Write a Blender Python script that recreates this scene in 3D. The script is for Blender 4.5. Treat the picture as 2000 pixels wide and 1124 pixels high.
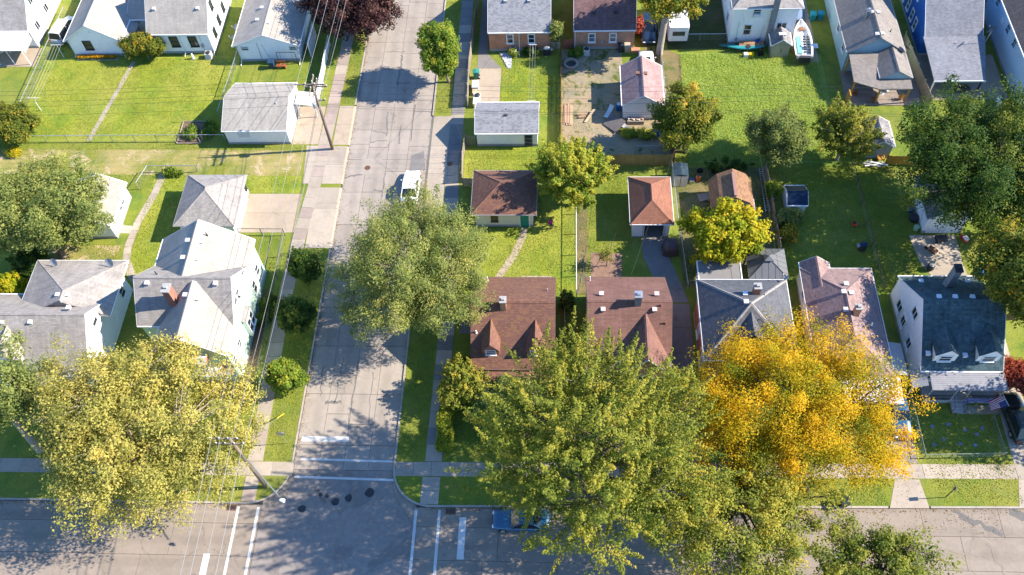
import bpy, math, random
import numpy as np
from mathutils import Vector, Matrix

for o in list(bpy.data.objects):
    bpy.data.objects.remove(o)
scene = bpy.context.scene
COL = scene.collection

# ------------------------------------------------------------------ camera
cam_d = bpy.data.cameras.new("camera")
cam_d.sensor_width = 36.0
cam_d.lens = 31.5
cam_d.clip_end = 2000.0
cam = bpy.data.objects.new("camera", cam_d)
COL.objects.link(cam)
cam.matrix_world = Matrix(((0.998545, -0.003994, 0.053769, 13.862),
                           (0.032684, 0.837967, -0.544741, -25.612),
                           (-0.042880, 0.545706, 0.836879, 73.0),
                           (0, 0, 0, 1)))
scene.camera = cam

# ------------------------------------------------------------------ sky and sun
SUN = Vector((12.5, 1.0, 9.4)).normalized()
world = bpy.data.worlds.new("World")
scene.world = world
world.use_nodes = True
wn = world.node_tree.nodes
bg = wn["Background"]
sky = wn.new("ShaderNodeTexSky")
sky.sky_type = 'NISHITA'
sky.sun_disc = False
sky.sun_elevation = math.asin(SUN.z)
sky.sun_rotation = math.atan2(SUN.x, SUN.y)
sky.air_density = 1.2
sky.dust_density = 0.0
sky.ozone_density = 10.0
world.node_tree.links.new(sky.outputs[0], bg.inputs[0])
bg.inputs[1].default_value = 0.14
sun_d = bpy.data.lights.new("sun", 'SUN')
sun_d.energy = 5.0
sun_d.angle = math.radians(0.53)
sun_d.color = (1.0, 0.90, 0.76)
sun = bpy.data.objects.new("sun", sun_d)
COL.objects.link(sun)
sun.rotation_euler = (-SUN).to_track_quat('-Z', 'Y').to_euler()
vs = scene.view_settings
vs.view_transform = 'Standard'
vs.look = 'None'
vs.exposure = 1.36
vs.gamma = 1.0
scene.cycles.max_bounces = 6
scene.cycles.diffuse_bounces = 3
scene.cycles.glossy_bounces = 2
scene.cycles.transmission_bounces = 4
scene.cycles.transparent_max_bounces = 6
scene.cycles.caustics_reflective = False
scene.cycles.caustics_refractive = False

GZ = 0.10      # level of lawns, house bases and yards above the road
rng = random.Random(7)

# ------------------------------------------------------------------ materials
MATS = {}
class NT:
    def __init__(s, name):
        s.m = bpy.data.materials.new(name); s.m.use_nodes = True
        s.n = s.m.node_tree.nodes; s.l = s.m.node_tree.links
        s.b = s.n["Principled BSDF"]; s.out = s.n["Material Output"]
        s.b.inputs["Specular IOR Level"].default_value = 0.25
    def new(s, t, **k):
        nd = s.n.new("ShaderNode" + t)
        for a, v in k.items(): setattr(nd, a, v)
        return nd
    def link(s, a, b): s.l.new(a, b)
    def coord(s, kind):
        if kind == 'POS':
            return s.new("NewGeometry").outputs["Position"]
        return s.new("TexCoord").outputs[kind]
    def noise(s, co, scale, detail=4, rough=.55, dist=0.0):
        nd = s.new("TexNoise"); s.link(co, nd.inputs["Vector"])
        nd.inputs["Scale"].default_value = scale; nd.inputs["Detail"].default_value = detail
        nd.inputs["Roughness"].default_value = rough; nd.inputs["Distortion"].default_value = dist
        return nd.outputs["Fac"]
    def ramp(s, fac, stops):
        nd = s.new("ValToRGB"); s.link(fac, nd.inputs[0]); cr = nd.color_ramp
        while len(cr.elements) < len(stops): cr.elements.new(0.5)
        for e, (p, c) in zip(cr.elements, stops):
            e.position = p
            e.color = (c, c, c, 1) if not hasattr(c, '__len__') else (*c, 1)
        return nd.outputs[0]
    def mix(s, fac, a, b, mode='MIX'):
        nd = s.new("Mix", data_type='RGBA', blend_type=mode)
        for sock, v in ((nd.inputs[0], fac), (nd.inputs[6], a), (nd.inputs[7], b)):
            if isinstance(v, (int, float)): sock.default_value = v
            elif isinstance(v, tuple): sock.default_value = (*v, 1)
            else: s.link(v, sock)
        return nd.outputs[2]
    def math(s, op, a, b=0.0):
        nd = s.new("Math", operation=op)
        for sock, v in ((nd.inputs[0], a), (nd.inputs[1], b)):
            if isinstance(v, (int, float)): sock.default_value = v
            else: s.link(v, sock)
        return nd.outputs[0]
    def bump(s, h, strength=.4, dist=.02):
        nd = s.new("Bump"); s.link(h, nd.inputs["Height"])
        nd.inputs["Strength"].default_value = strength; nd.inputs["Distance"].default_value = dist
        s.link(nd.outputs[0], s.b.inputs["Normal"])
    def col(s, c):
        if isinstance(c, tuple): s.b.inputs["Base Color"].default_value = (*c, 1)
        else: s.link(c, s.b.inputs["Base Color"])
    def rough(s, r): s.b.inputs["Roughness"].default_value = r
    def rnd(s): return s.new("ObjectInfo").outputs["Random"]

def scale_c(c, k): return tuple(min(1, v * k) for v in c)

def m_plain(name, c, rough=.6, var=.12, scale=3.0, metal=0.0, bump=0.0, spec=None, coat=0.0):
    if name in MATS: return MATS[name]
    t = NT(name); n = t.noise(t.coord('Object'), scale, 5)
    t.col(t.ramp(n, [(.3, scale_c(c, 1 - var)), (.7, scale_c(c, 1 + var))]))
    t.rough(rough); t.b.inputs["Metallic"].default_value = metal
    if spec is not None: t.b.inputs["Specular IOR Level"].default_value = spec
    if coat: t.b.inputs["Coat Weight"].default_value = coat; t.b.inputs["Coat Roughness"].default_value = .05
    if bump: t.bump(t.noise(t.coord('Object'), scale * 8, 4), bump, .02)
    MATS[name] = t.m; return t.m

def m_grass(name, c1, c2, dry, dry_amt=.5, tall=False, soil=None, soil_lo=.62):
    t = NT(name); p = t.coord('POS')
    big = t.noise(p, .16, 5, .6, .6); mid = t.noise(p, 1.1, 5, .65, .4); fine = t.noise(p, 7.0, 6, .75); tiny = t.noise(p, 28, 3, .7)
    base = t.mix(t.ramp(mid, [(.32, 0.), (.68, 1.)]), c1, c2)
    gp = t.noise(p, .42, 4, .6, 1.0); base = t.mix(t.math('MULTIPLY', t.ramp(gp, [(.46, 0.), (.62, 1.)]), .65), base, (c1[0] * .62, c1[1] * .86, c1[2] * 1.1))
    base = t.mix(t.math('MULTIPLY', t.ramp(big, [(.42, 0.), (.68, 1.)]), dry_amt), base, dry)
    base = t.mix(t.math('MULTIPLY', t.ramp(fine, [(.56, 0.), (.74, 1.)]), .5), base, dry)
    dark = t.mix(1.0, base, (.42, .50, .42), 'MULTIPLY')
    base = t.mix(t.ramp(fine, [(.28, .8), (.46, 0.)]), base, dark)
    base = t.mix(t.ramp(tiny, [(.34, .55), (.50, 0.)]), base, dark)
    if soil:
        sn = t.noise(p, .55, 6, .7, .8)
        base = t.mix(t.ramp(sn, [(soil_lo - .06, 0.), (soil_lo + .05, 1.)]), base, soil)
    t.col(base); t.rough(.9); t.b.inputs["Specular IOR Level"].default_value = .1
    h = t.math('ADD', t.math('MULTIPLY', fine, .7), t.math('MULTIPLY', tiny, .5))
    t.bump(h, .9, .16 if tall else .08)
    MATS[name] = t.m; return t.m

def m_concrete(name, c, var=.10, crack=.5, stain=(.30, .27, .24), crack_scale=.35, rnd=.10, patch=0.0, lanes=None):
    t = NT(name); p = t.coord('POS')
    big = t.noise(p, .35, 6, .65, .5); mid = t.noise(p, 2.3, 6, .7, .3); fine = t.noise(p, 24, 4, .8)
    base = t.mix(t.ramp(mid, [(.3, 0.), (.7, 1.)]), scale_c(c, 1 - var), scale_c(c, 1 + var))
    base = t.mix(t.math('MULTIPLY', t.ramp(big, [(.46, 0.), (.72, 1.)]), .5), base, scale_c(stain, 1.0))
    base = t.mix(t.math('MULTIPLY', t.ramp(fine, [(.3, 1.), (.5, 0.)]), .22), base, scale_c(c, .5))
    base = t.mix(t.math('MULTIPLY', t.ramp(fine, [(.55, 0.), (.75, 1.)]), .15), base, scale_c(c, 1.35))
    if patch:
        pn = t.noise(p, .22, 3, .5, 1.2)
        base = t.mix(t.math('MULTIPLY', t.ramp(pn, [(.56, 0.), (.60, 1.)]), patch), base, scale_c(c, .62))
    if lanes:
        sx = t.new("SeparateXYZ"); t.link(p, sx.inputs[0]); ax, x0, per = lanes
        u = t.math('ADD', t.math('MULTIPLY', t.math('SUBTRACT', sx.outputs[ax], x0), 6.2832 / per), t.math('MULTIPLY', mid, 1.2))
        lw = t.math('MULTIPLY', t.ramp(t.math('ADD', t.math('MULTIPLY', t.math('COSINE', u), .5), .5), [(.45, 0.), (.95, 1.)]), t.ramp(big, [(.3, .15), (.65, .5)]))
        base = t.mix(lw, base, scale_c(c, .68))
        oil = t.noise(p, .9, 2, .4, .5); base = t.mix(t.math('MULTIPLY', t.ramp(oil, [(.70, 0.), (.78, 1.)]), .5), base, scale_c(c, .45))
    if crack:
        w = t.new("TexNoise"); t.link(p, w.inputs["Vector"]); w.inputs["Scale"].default_value = 1.3; w.inputs["Detail"].default_value = 5
        wv = t.new("VectorMath", operation='SCALE'); t.link(w.outputs["Color"], wv.inputs[0]); wv.inputs["Scale"].default_value = .9
        ad = t.new("VectorMath", operation='ADD'); t.link(p, ad.inputs[0]); t.link(wv.outputs[0], ad.inputs[1])
        v = t.new("TexVoronoi", feature='DISTANCE_TO_EDGE'); t.link(ad.outputs[0], v.inputs["Vector"]); v.inputs["Scale"].default_value = crack_scale
        line = t.ramp(v.outputs["Distance"], [(.003, 1.), (.010, 0.)])
        msk = t.ramp(t.noise(p, .28, 3), [(.5 - .15 * crack, 0.), (.6, 1.)])
        base = t.mix(t.math('MULTIPLY', t.math('MULTIPLY', line, msk), .55), base, scale_c(c, .40))
    if rnd:
        k = t.ramp(t.rnd(), [(0., 1 - rnd), (1., 1 + rnd)])
        base = t.mix(1.0, base, k, 'MULTIPLY')
    t.col(base); t.rough(.85)
    t.bump(t.math('ADD', fine, t.math('MULTIPLY', mid, .5)), .3, .012)
    MATS[name] = t.m; return t.m

def m_shingle(name, c, var=.25, row=.15, wid=.32, mortar=.55, weather=.25, accent=None, acc_amt=.35):
    t = NT(name); uv = t.coord('UV')
    b = t.new("TexBrick"); t.link(uv, b.inputs["Vector"]); b.offset = .5; b.offset_frequency = 2
    b.inputs["Scale"].default_value = 1.0; b.inputs["Brick Width"].default_value = wid; b.inputs["Row Height"].default_value = row
    b.inputs["Mortar Size"].default_value = .010; b.inputs["Mortar Smooth"].default_value = .6; b.inputs["Bias"].default_value = 0.0
    b.inputs["Color1"].default_value = (*scale_c(c, 1 - var), 1); b.inputs["Color2"].default_value = (*scale_c(c, 1 + var), 1)
    b.inputs["Mortar"].default_value = (*scale_c(c, mortar), 1)
    base = b.outputs["Color"]
    n1 = t.noise(uv, .5, 5, .65, .4); n2 = t.noise(uv, 9, 4, .7)
    n3 = t.new("TexNoise"); mp = t.new("Mapping"); t.link(uv, mp.inputs["Vector"]); mp.inputs["Scale"].default_value = (3.2, .35, 1)
    t.link(mp.outputs[0], n3.inputs["Vector"]); n3.inputs["Scale"].default_value = 1.0; n3.inputs["Detail"].default_value = 4
    base = t.mix(1.0, base, t.ramp(n1, [(.3, 1 - weather), (.7, 1 + weather)]), 'MULTIPLY')
    base = t.mix(1.0, base, t.ramp(n3.outputs["Fac"], [(.3, 1 - weather * .7), (.7, 1 + weather * .6)]), 'MULTIPLY')
    base = t.mix(1.0, base, t.ramp(n2, [(.3, .82), (.7, 1.16)]), 'MULTIPLY')
    if accent:
        v = t.new("TexWhiteNoise"); fl = t.new("VectorMath", operation='SNAP'); t.link(uv, fl.inputs[0]); fl.inputs[1].default_value = (wid * .8, row, 1)
        t.link(fl.outputs[0], v.inputs["Vector"])
        base = t.mix(t.math('MULTIPLY', t.ramp(v.outputs["Value"], [(.62, 0.), (.75, 1.)]), acc_amt), base, accent)
    t.col(base); t.rough(.88)
    h = t.math('ADD', t.math('MULTIPLY', b.outputs["Fac"], -1.0), t.math('MULTIPLY', n2, .5))
    t.bump(h, .5, .02)
    MATS[name] = t.m; return t.m

def m_siding(name, c, row=.13, var=.05):
    t = NT(name); uv = t.coord('UV')
    sx = t.new("SeparateXYZ"); t.link(uv, sx.inputs[0])
    fr = t.math('FRACT', t.math('DIVIDE', sx.outputs["Y"], row))
    n1 = t.noise(uv, .7, 5, .6); n2 = t.noise(t.coord('Object'), 5, 4)
    base = t.mix(t.ramp(n1, [(.3, 0.), (.7, 1.)]), scale_c(c, 1 - var), scale_c(c, 1 + var))
    base = t.mix(1.0, base, t.ramp(n2, [(.3, .95), (.7, 1.04)]), 'MULTIPLY')
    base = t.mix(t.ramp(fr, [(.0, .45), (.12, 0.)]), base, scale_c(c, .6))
    t.col(base); t.rough(.55)
    t.bump(fr, .5, .02)
    MATS[name] = t.m; return t.m

def m_brick(name, c1, c2, mort):
    t = NT(name); uv = t.coord('UV')
    b = t.new("TexBrick"); t.link(uv, b.inputs["Vector"]); b.offset = .5
    b.inputs["Scale"].default_value = 1.0; b.inputs["Brick Width"].default_value = .22; b.inputs["Row Height"].default_value = .075
    b.inputs["Mortar Size"].default_value = .008; b.inputs["Mortar Smooth"].default_value = .3
    b.inputs["Color1"].default_value = (*c1, 1); b.inputs["Color2"].default_value = (*c2, 1); b.inputs["Mortar"].default_value = (*mort, 1)
    n = t.noise(uv, 1.2, 5)
    t.col(t.mix(1.0, b.outputs["Color"], t.ramp(n, [(.3, .82), (.7, 1.15)]), 'MULTIPLY')); t.rough(.85)
    t.bump(t.math('MULTIPLY', b.outputs["Fac"], -1.), .5, .01)
    MATS[name] = t.m; return t.m

def m_wood(name, c, var=.25, board=.14):
    t = NT(name); p = t.coord('Object')
    mp = t.new("Mapping"); t.link(p, mp.inputs[0]); mp.inputs["Scale"].default_value = (9, 9, .8)
    n = t.noise(mp.outputs[0], 1.0, 5, .7); n2 = t.noise(p, .6, 3)
    base = t.ramp(n, [(.25, scale_c(c, 1 - var)), (.75, scale_c(c, 1 + var))])
    base = t.mix(1.0, base, t.ramp(n2, [(.3, .8), (.7, 1.15)]), 'MULTIPLY')
    t.col(base); t.rough(.8)
    MATS[name] = t.m; return t.m

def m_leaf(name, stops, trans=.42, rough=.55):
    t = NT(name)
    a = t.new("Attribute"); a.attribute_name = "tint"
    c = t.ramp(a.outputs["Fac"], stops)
    t.col(c); t.rough(rough); t.b.inputs["Specular IOR Level"].default_value = .12
    tr = t.new("BsdfTranslucent"); t.link(t.mix(1.0, c, (1.3, 1.25, .6), 'MULTIPLY'), tr.inputs[0])
    mx = t.new("MixShader"); mx.inputs[0].default_value = trans
    t.link(t.b.outputs[0], mx.inputs[1]); t.link(tr.outputs[0], mx.inputs[2]); t.link(mx.outputs[0], t.out.inputs[0])
    MATS[name] = t.m; return t.m

def m_glass(name, c=(.02, .03, .04)):
    t = NT(name); n = t.noise(t.coord('Object'), 1.1, 2)
    t.col(t.ramp(n, [(.35, scale_c(c, .6)), (.65, scale_c(c, 1.6))])); t.rough(.06)
    t.b.inputs["Specular IOR Level"].default_value = .6
    MATS[name] = t.m; return t.m

# ------------------------------------------------------------------ mesh building
def V(*a): return Vector(a)
class MB:
    """collects faces of one mesh"""
    def __init__(s): s.v = []; s.f = []; s.mi = []; s.cur = 0
    def add(s, pts): i = len(s.v); s.v.extend([tuple(p) for p in pts]); return i
    def face(s, *pts):
        i = s.add(pts); s.f.append(tuple(range(i, i + len(pts)))); s.mi.append(s.cur)
    def idx(s, base, faces):
        for f in faces: s.f.append(tuple(base + k for k in f)); s.mi.append(s.cur)
    def box(s, x0, x1, y0, y1, z0, z1):
        b = s.add([(x0, y0, z0), (x1, y0, z0), (x1, y1, z0), (x0, y1, z0), (x0, y0, z1), (x1, y0, z1), (x1, y1, z1), (x0, y1, z1)])
        s.idx(b, [(3, 2, 1, 0), (4, 5, 6, 7), (0, 1, 5, 4), (1, 2, 6, 5), (2, 3, 7, 6), (3, 0, 4, 7)]); return s
    def obox(s, c, ax, ay, az):
        """box round c with half axes ax, ay, az"""
        c, ax, ay, az = Vector(c), Vector(ax), Vector(ay), Vector(az)
        pts = [c + ax * i + ay * j + az * k for k in (-1, 1) for (i, j) in ((-1, -1), (1, -1), (1, 1), (-1, 1))]
        b = s.add(pts); fs = [(3, 2, 1, 0), (4, 5, 6, 7), (0, 1, 5, 4), (1, 2, 6, 5), (2, 3, 7, 6), (3, 0, 4, 7)]
        if ax.cross(ay).dot(az) < 0: fs = [f[::-1] for f in fs]
        s.idx(b, fs); return s
    def prism(s, poly, z0, z1):
        n = len(poly)
        a = sum(poly[i][0] * poly[(i + 1) % n][1] - poly[(i + 1) % n][0] * poly[i][1] for i in range(n))
        if a < 0: poly = poly[::-1]
        b = s.add([(p[0], p[1], z0) for p in poly] + [(p[0], p[1], z1) for p in poly])
        s.idx(b, [tuple(range(n - 1, -1, -1)), tuple(range(n, 2 * n))] + [(i, (i + 1) % n, n + (i + 1) % n, n + i) for i in range(n)]); return s
    def tube(s, pts, rad, n=6, cap=True):
        pts = [Vector(p) for p in pts]; m = len(pts)
        if not hasattr(rad, '__len__'): rad = [rad] * m
        base = len(s.v); ref = None
        for i, p in enumerate(pts):
            d = (pts[min(i + 1, m - 1)] - pts[max(i - 1, 0)])
            d = d.normalized() if d.length > 1e-9 else Vector((0, 0, 1))
            if ref is None: ref = Vector((0, 0, 1)) if abs(d.z) < .9 else Vector((1, 0, 0))
            u = d.cross(ref).normalized(); w = u.cross(d).normalized(); ref = w
            for k in range(n):
                a = 2 * math.pi * k / n
                s.v.append(tuple(p + (u * math.cos(a) + w * math.sin(a)) * rad[i]))
        for i in range(m - 1):
            for k in range(n):
                k2 = (k + 1) % n
                s.f.append((base + i * n + k, base + (i + 1) * n + k, base + (i + 1) * n + k2, base + i * n + k2)); s.mi.append(s.cur)
        if cap:
            s.f.append(tuple(base + k for k in range(n))); s.mi.append(s.cur)
            s.f.append(tuple(base + (m - 1) * n + k for k in range(n - 1, -1, -1))); s.mi.append(s.cur)
        return s
    def lathe(s, c, prof, n=14, axis='z'):
        """prof: list of (r, h) from bottom to top round c"""
        base = len(s.v)
        for r, h in prof:
            for k in range(n):
                a = 2 * math.pi * k / n; q = (r * math.cos(a), r * math.sin(a), h)
                if axis == 'x': q = (q[2], q[0], q[1])
                elif axis == 'y': q = (q[1], q[2], q[0])
                s.v.append((c[0] + q[0], c[1] + q[1], c[2] + q[2]))
        for i in range(len(prof) - 1):
            for k in range(n):
                k2 = (k + 1) % n
                s.f.append((base + i * n + k, base + i * n + k2, base + (i + 1) * n + k2, base + (i + 1) * n + k)); s.mi.append(s.cur)
        s.f.append(tuple(base + k for k in range(n - 1, -1, -1))); s.mi.append(s.cur)
        s.f.append(tuple(base + (len(prof) - 1) * n + k for k in range(n))); s.mi.append(s.cur)
        return s
    def slabs(s, polys, th):
        """roof planes (3-D polygons) turned into one thick sheet: sides only on the outer edges"""
        key = {}; pts = []
        def gi(p):
            k = tuple(round(c, 3) for c in p)
            if k not in key: key[k] = len(pts); pts.append(k)
            return key[k]
        ip = [[gi(p) for p in poly] for poly in polys]
        out = []
        for f in ip:
            n = Vector((0, 0, 0))
            for i in range(len(f)):
                a, b = Vector(pts[f[i]]), Vector(pts[f[(i + 1) % len(f)]]); n += a.cross(b)
            out.append(f if n.z > 0 else f[::-1])
        edges = {}
        for f in out:
            for i in range(len(f)): edges[(f[i], f[(i + 1) % len(f)])] = 1
        b = s.add(pts); m = len(pts); s.add([(p[0], p[1], p[2] - th) for p in pts])
        s.idx(b, out); s.idx(b + m, [f[::-1] for f in out])
        for (a, c) in edges:
            if (c, a) not in edges: s.idx(b, [(c, a, m + a, m + c)])
        return s
    def blob(s, c, r, n=10, m=6, jit=0.0, seed=0):
        rr = random.Random(seed); prof = []
        base = len(s.v)
        for i in range(m + 1):
            ph = math.pi * i / m - math.pi / 2
            for k in range(n):
                a = 2 * math.pi * k / n; j = 1 + rr.uniform(-jit, jit)
                s.v.append((c[0] + r[0] * math.cos(ph) * math.cos(a) * j, c[1] + r[1] * math.cos(ph) * math.sin(a) * j, c[2] + r[2] * math.sin(ph) * j))
        for i in range(m):
            for k in range(n):
                k2 = (k + 1) % n
                s.f.append((base + i * n + k, base + i * n + k2, base + (i + 1) * n + k2, base + (i + 1) * n + k)); s.mi.append(s.cur)
        return s
    def mesh(s, name, mats):
        me = bpy.data.meshes.new(name)
        me.from_pydata(s.v, [], s.f)
        for m in (mats if isinstance(mats, (list, tuple)) else [mats]): me.materials.append(m)
        if any(s.mi): me.polygons.foreach_set("material_index", s.mi)
        uv = me.uv_layers.new(name="UVMap"); data = np.zeros((len(me.loops), 2), np.float32); li = 0
        vv = s.v
        for f in s.f:
            p = [Vector(vv[i]) for i in f]
            n = Vector((0, 0, 0))
            for i in range(len(p)): n += p[i].cross(p[(i + 1) % len(p)])
            if n.length < 1e-12: n = Vector((0, 0, 1))
            n.normalize()
            if abs(n.z) > .995: tx, ty = Vector((1, 0, 0)), Vector((0, 1, 0))
            else:
                tx = Vector((-n.y, n.x, 0)).normalized(); ty = n.cross(tx)
                if ty.z < 0: ty = -ty; tx = -tx
            for q in p: data[li] = (q.dot(tx), q.dot(ty)); li += 1
        uv.data.foreach_set("uv", data.ravel())
        me.update(); return me
    def build(s, name, mats, parent=None, smooth=False, loc=None):
        o = bpy.data.objects.new(name, s.mesh(name, mats)); COL.objects.link(o)
        if smooth: o.data.polygons.foreach_set("use_smooth", [True] * len(o.data.polygons))
        if parent is not None: o.parent = parent
        if loc is not None: o.location = loc
        return o

def tag(o, label=None, cat=None, group=None, kind=None):
    if label: o["label"] = label
    if cat: o["category"] = cat
    if group: o["group"] = group
    if kind: o["kind"] = kind
    return o
def thing(name, label, cat, loc=(0, 0, 0), rz=0.0, group=None):
    o = bpy.data.objects.new(name, None); COL.objects.link(o)
    o.empty_display_size = .3
    o.location = loc; o.rotation_euler = (0, 0, rz)
    return tag(o, label, cat, group)
def dup(root, loc=None, rz=None, label=None):
    r = root.copy(); COL.objects.link(r)
    if loc is not None: r.location = loc
    if rz is not None: r.rotation_euler = (0, 0, rz)
    if label: r["label"] = label
    for ch in list(root.children):
        c = ch.copy(); COL.objects.link(c); c.parent = r
        for g in list(ch.children):
            d = g.copy(); COL.objects.link(d); d.parent = c
    return r
# ------------------------------------------------------------------ material set
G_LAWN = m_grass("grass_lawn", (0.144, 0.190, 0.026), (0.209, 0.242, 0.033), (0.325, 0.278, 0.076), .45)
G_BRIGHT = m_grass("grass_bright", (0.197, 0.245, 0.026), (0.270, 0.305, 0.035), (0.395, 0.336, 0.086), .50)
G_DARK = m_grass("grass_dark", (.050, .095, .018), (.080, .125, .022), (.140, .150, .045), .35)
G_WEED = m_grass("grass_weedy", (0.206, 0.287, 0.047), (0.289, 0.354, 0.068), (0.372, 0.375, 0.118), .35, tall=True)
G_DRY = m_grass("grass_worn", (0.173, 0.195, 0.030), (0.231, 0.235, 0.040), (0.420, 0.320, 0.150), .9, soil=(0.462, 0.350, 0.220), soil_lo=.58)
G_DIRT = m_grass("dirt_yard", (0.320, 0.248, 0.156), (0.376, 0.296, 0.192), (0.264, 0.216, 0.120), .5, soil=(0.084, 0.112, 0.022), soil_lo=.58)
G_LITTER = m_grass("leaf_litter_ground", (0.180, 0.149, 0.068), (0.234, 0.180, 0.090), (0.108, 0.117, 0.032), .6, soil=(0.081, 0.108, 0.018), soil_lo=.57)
SOIL = m_plain("joint_soil", (.085, .075, .060), .95, .3, 2.0)
CONC = m_concrete("concrete_street", (0.299, 0.258, 0.218), .08, .9, (0.248, 0.213, 0.174), .30, .07, patch=.2, lanes=("X", -7.7, 1.95))
CONC_MAIN = m_concrete("concrete_main", (0.253, 0.209, 0.168), .10, .9, (0.203, 0.169, 0.134), .28, .05, patch=.25, lanes=("Y", -3.2, 1.9))
ASPH = m_concrete("asphalt_crossing", (0.239, 0.207, 0.183), .16, .6, (0.174, 0.154, 0.140), .32, .03, patch=.5)
WALK = m_concrete("concrete_walk", (0.341, 0.289, 0.232), .09, .35, (0.224, 0.189, 0.152), .5, .10)
WALK_P = m_concrete("concrete_walk_red", (0.302, 0.241, 0.206), .09, .35, (0.204, 0.168, 0.149), .5, .10)
DRIVE = m_concrete("concrete_drive", (0.351, 0.284, 0.212), .08, .5, (0.227, 0.181, 0.131), .3, .05)
DRIVE_D = m_concrete("concrete_drive_grey", (0.190, 0.177, 0.166), .10, .6, (0.119, 0.114, 0.111), .3, .06)
KERB = m_concrete("concrete_kerb", (0.357, 0.314, 0.267), .10, .2, (0.208, 0.181, 0.152), .6, .08)
PAINT = m_concrete("road_paint", (0.540, 0.532, 0.510), .10, .5, (0.338, 0.323, 0.300), .9, .03)
TAR = m_concrete("patch_dark", (.150, .140, .130), .14, 0, (.115, .108, .10), .5, .15)

# ------------------------------------------------------------------ ground, blocks, kerbs
def struct(o): return tag(o, kind="structure")
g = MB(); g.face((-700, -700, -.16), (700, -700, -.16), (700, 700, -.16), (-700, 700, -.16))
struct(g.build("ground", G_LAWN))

def ky(x): return -.24 + max(0.0, x - 4) * .0155      # front edge of the kerb along the main street
def arc(cx, cy, r, a0, a1, n=10):
    return [(cx + r * math.cos(math.radians(a0 + (a1 - a0) * i / n)), cy + r * math.sin(math.radians(a0 + (a1 - a0) * i / n))) for i in range(n + 1)]
R_EDGE = [(-.5, 140)] + arc(3.0, 3.26, 3.5, 180, 270) + [(20, ky(20)), (60, ky(60)), (140, ky(140))]
L_EDGE = [(-9.3, 140)] + arc(-12.8, 3.26, 3.5, 0, -90) + [(-150, -.24)]
def offset(path, d):
    """path moved sideways by d (to the left of its direction)"""
    out = []
    for i, p in enumerate(path):
        a = Vector(path[max(i - 1, 0)]); b = Vector(path[min(i + 1, len(path) - 1)])
        t = (b - a).normalized(); out.append((p[0] - t.y * d, p[1] + t.x * d))
    return out
rd = MB(); rd.face((-9.6, -.5, -.06), (-.2, -.5, -.06), (-.2, 140, -.06), (-9.6, 140, -.06))
side_road = struct(rd.build("side_road", SOIL))
rd = MB(); rd.face((-150, -12, -.062), (140, -12, -.062), (140, 3.2, -.062), (-150, 3.2, -.062))
main_road = struct(rd.build("main_road", SOIL))
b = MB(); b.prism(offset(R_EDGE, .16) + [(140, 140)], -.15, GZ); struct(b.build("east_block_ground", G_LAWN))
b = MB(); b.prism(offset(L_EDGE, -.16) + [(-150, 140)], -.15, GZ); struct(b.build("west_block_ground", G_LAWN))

def kerb_run(path, side, z1=.125, w=.17):
    inner = offset(path, side * w); m = MB()
    for i in range(len(path) - 1):
        m.prism([path[i], path[i + 1], inner[i + 1], inner[i]], -.06, z1)
    return m
def cut(path, y0, y1):
    """part of the long straight first leg between y0 and y1"""
    return [(path[0][0], y1), (path[0][0], y0)]
def add_kerb(path, side):
    """kerb in stones about 3 m long, each its own piece"""
    bed = MB(); inn = offset(path, side * .17)
    for i in range(len(path) - 1): bed.prism([path[i], path[i + 1], inn[i + 1], inn[i]], -.058, .09)
    o = struct(bed.build("kerb", SOIL))
    for i in range(len(path) - 1):
        a, c = Vector(path[i]), Vector(path[i + 1]); L = (c - a).length; n = max(1, round(L / 3.1))
        for k in range(n):
            p, q = a.lerp(c, k / n), a.lerp(c, (k + 1) / n); t = (q - p).normalized()
            gap = .012 if L > 2 else 0
            p = p + t * gap; q = q - t * gap; nn = Vector((-t.y, t.x)) * side * .17
            MB().prism([tuple(p), tuple(q), tuple(q + nn), tuple(p + nn)], -.06, .125 + rng.uniform(-.006, .006)).build("kerb_stone", KERB, o)
    return o
Rk = [(-.5, 30.0)] + R_EDGE[1:-1]
Rk = [p for p in Rk if p[0] < 20.1]
add_kerb(Rk, 1); add_kerb([(20, ky(20)), (40.9, ky(40.9))], 1); add_kerb([(44.3, ky(44.3)), (51.6, ky(51.6))], 1); add_kerb([(55.5, ky(55.5)), (90, ky(90))], 1)
add_kerb([(-.5, 100), (-.5, 44.7)], 1)
add_kerb([(-9.3, 26.4)] + L_EDGE[1:-1] + [(-90, -.24)], -1)
add_kerb([(-9.3, 100), (-9.3, 46.4)], -1)

# concrete panels of the side street, one piece each
def slab(parent, poly, z1, mat, name="concrete_slab", th=.06):
    return MB().prism(poly, z1 - th, z1).build(name, mat, parent)
xs = [-9.3, -7.08, -4.92, -2.72, -.5]
yv = [2.95, 5.25]
while yv[-1] < 100: yv.append(yv[-1] + rng.choice([4.3, 4.55, 4.75, 5.0]))
for i in range(4):
    for j in range(len(yv) - 1):
        y0, y1 = yv[j], yv[j + 1]
        cuts = [y0, y1] if rng.random() < .7 or j == 0 else [y0, y0 + (y1 - y0) * rng.uniform(.35, .65), y1]
        for a, c in zip(cuts[:-1], cuts[1:]):
            gx, gy = .016, .018
            slab(side_road, [(xs[i] + gx, a + gy), (xs[i + 1] - gx, a + gy), (xs[i + 1] - gx, c - gy), (xs[i] + gx, c - gy)], rng.uniform(-.006, .004), CONC)
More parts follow.
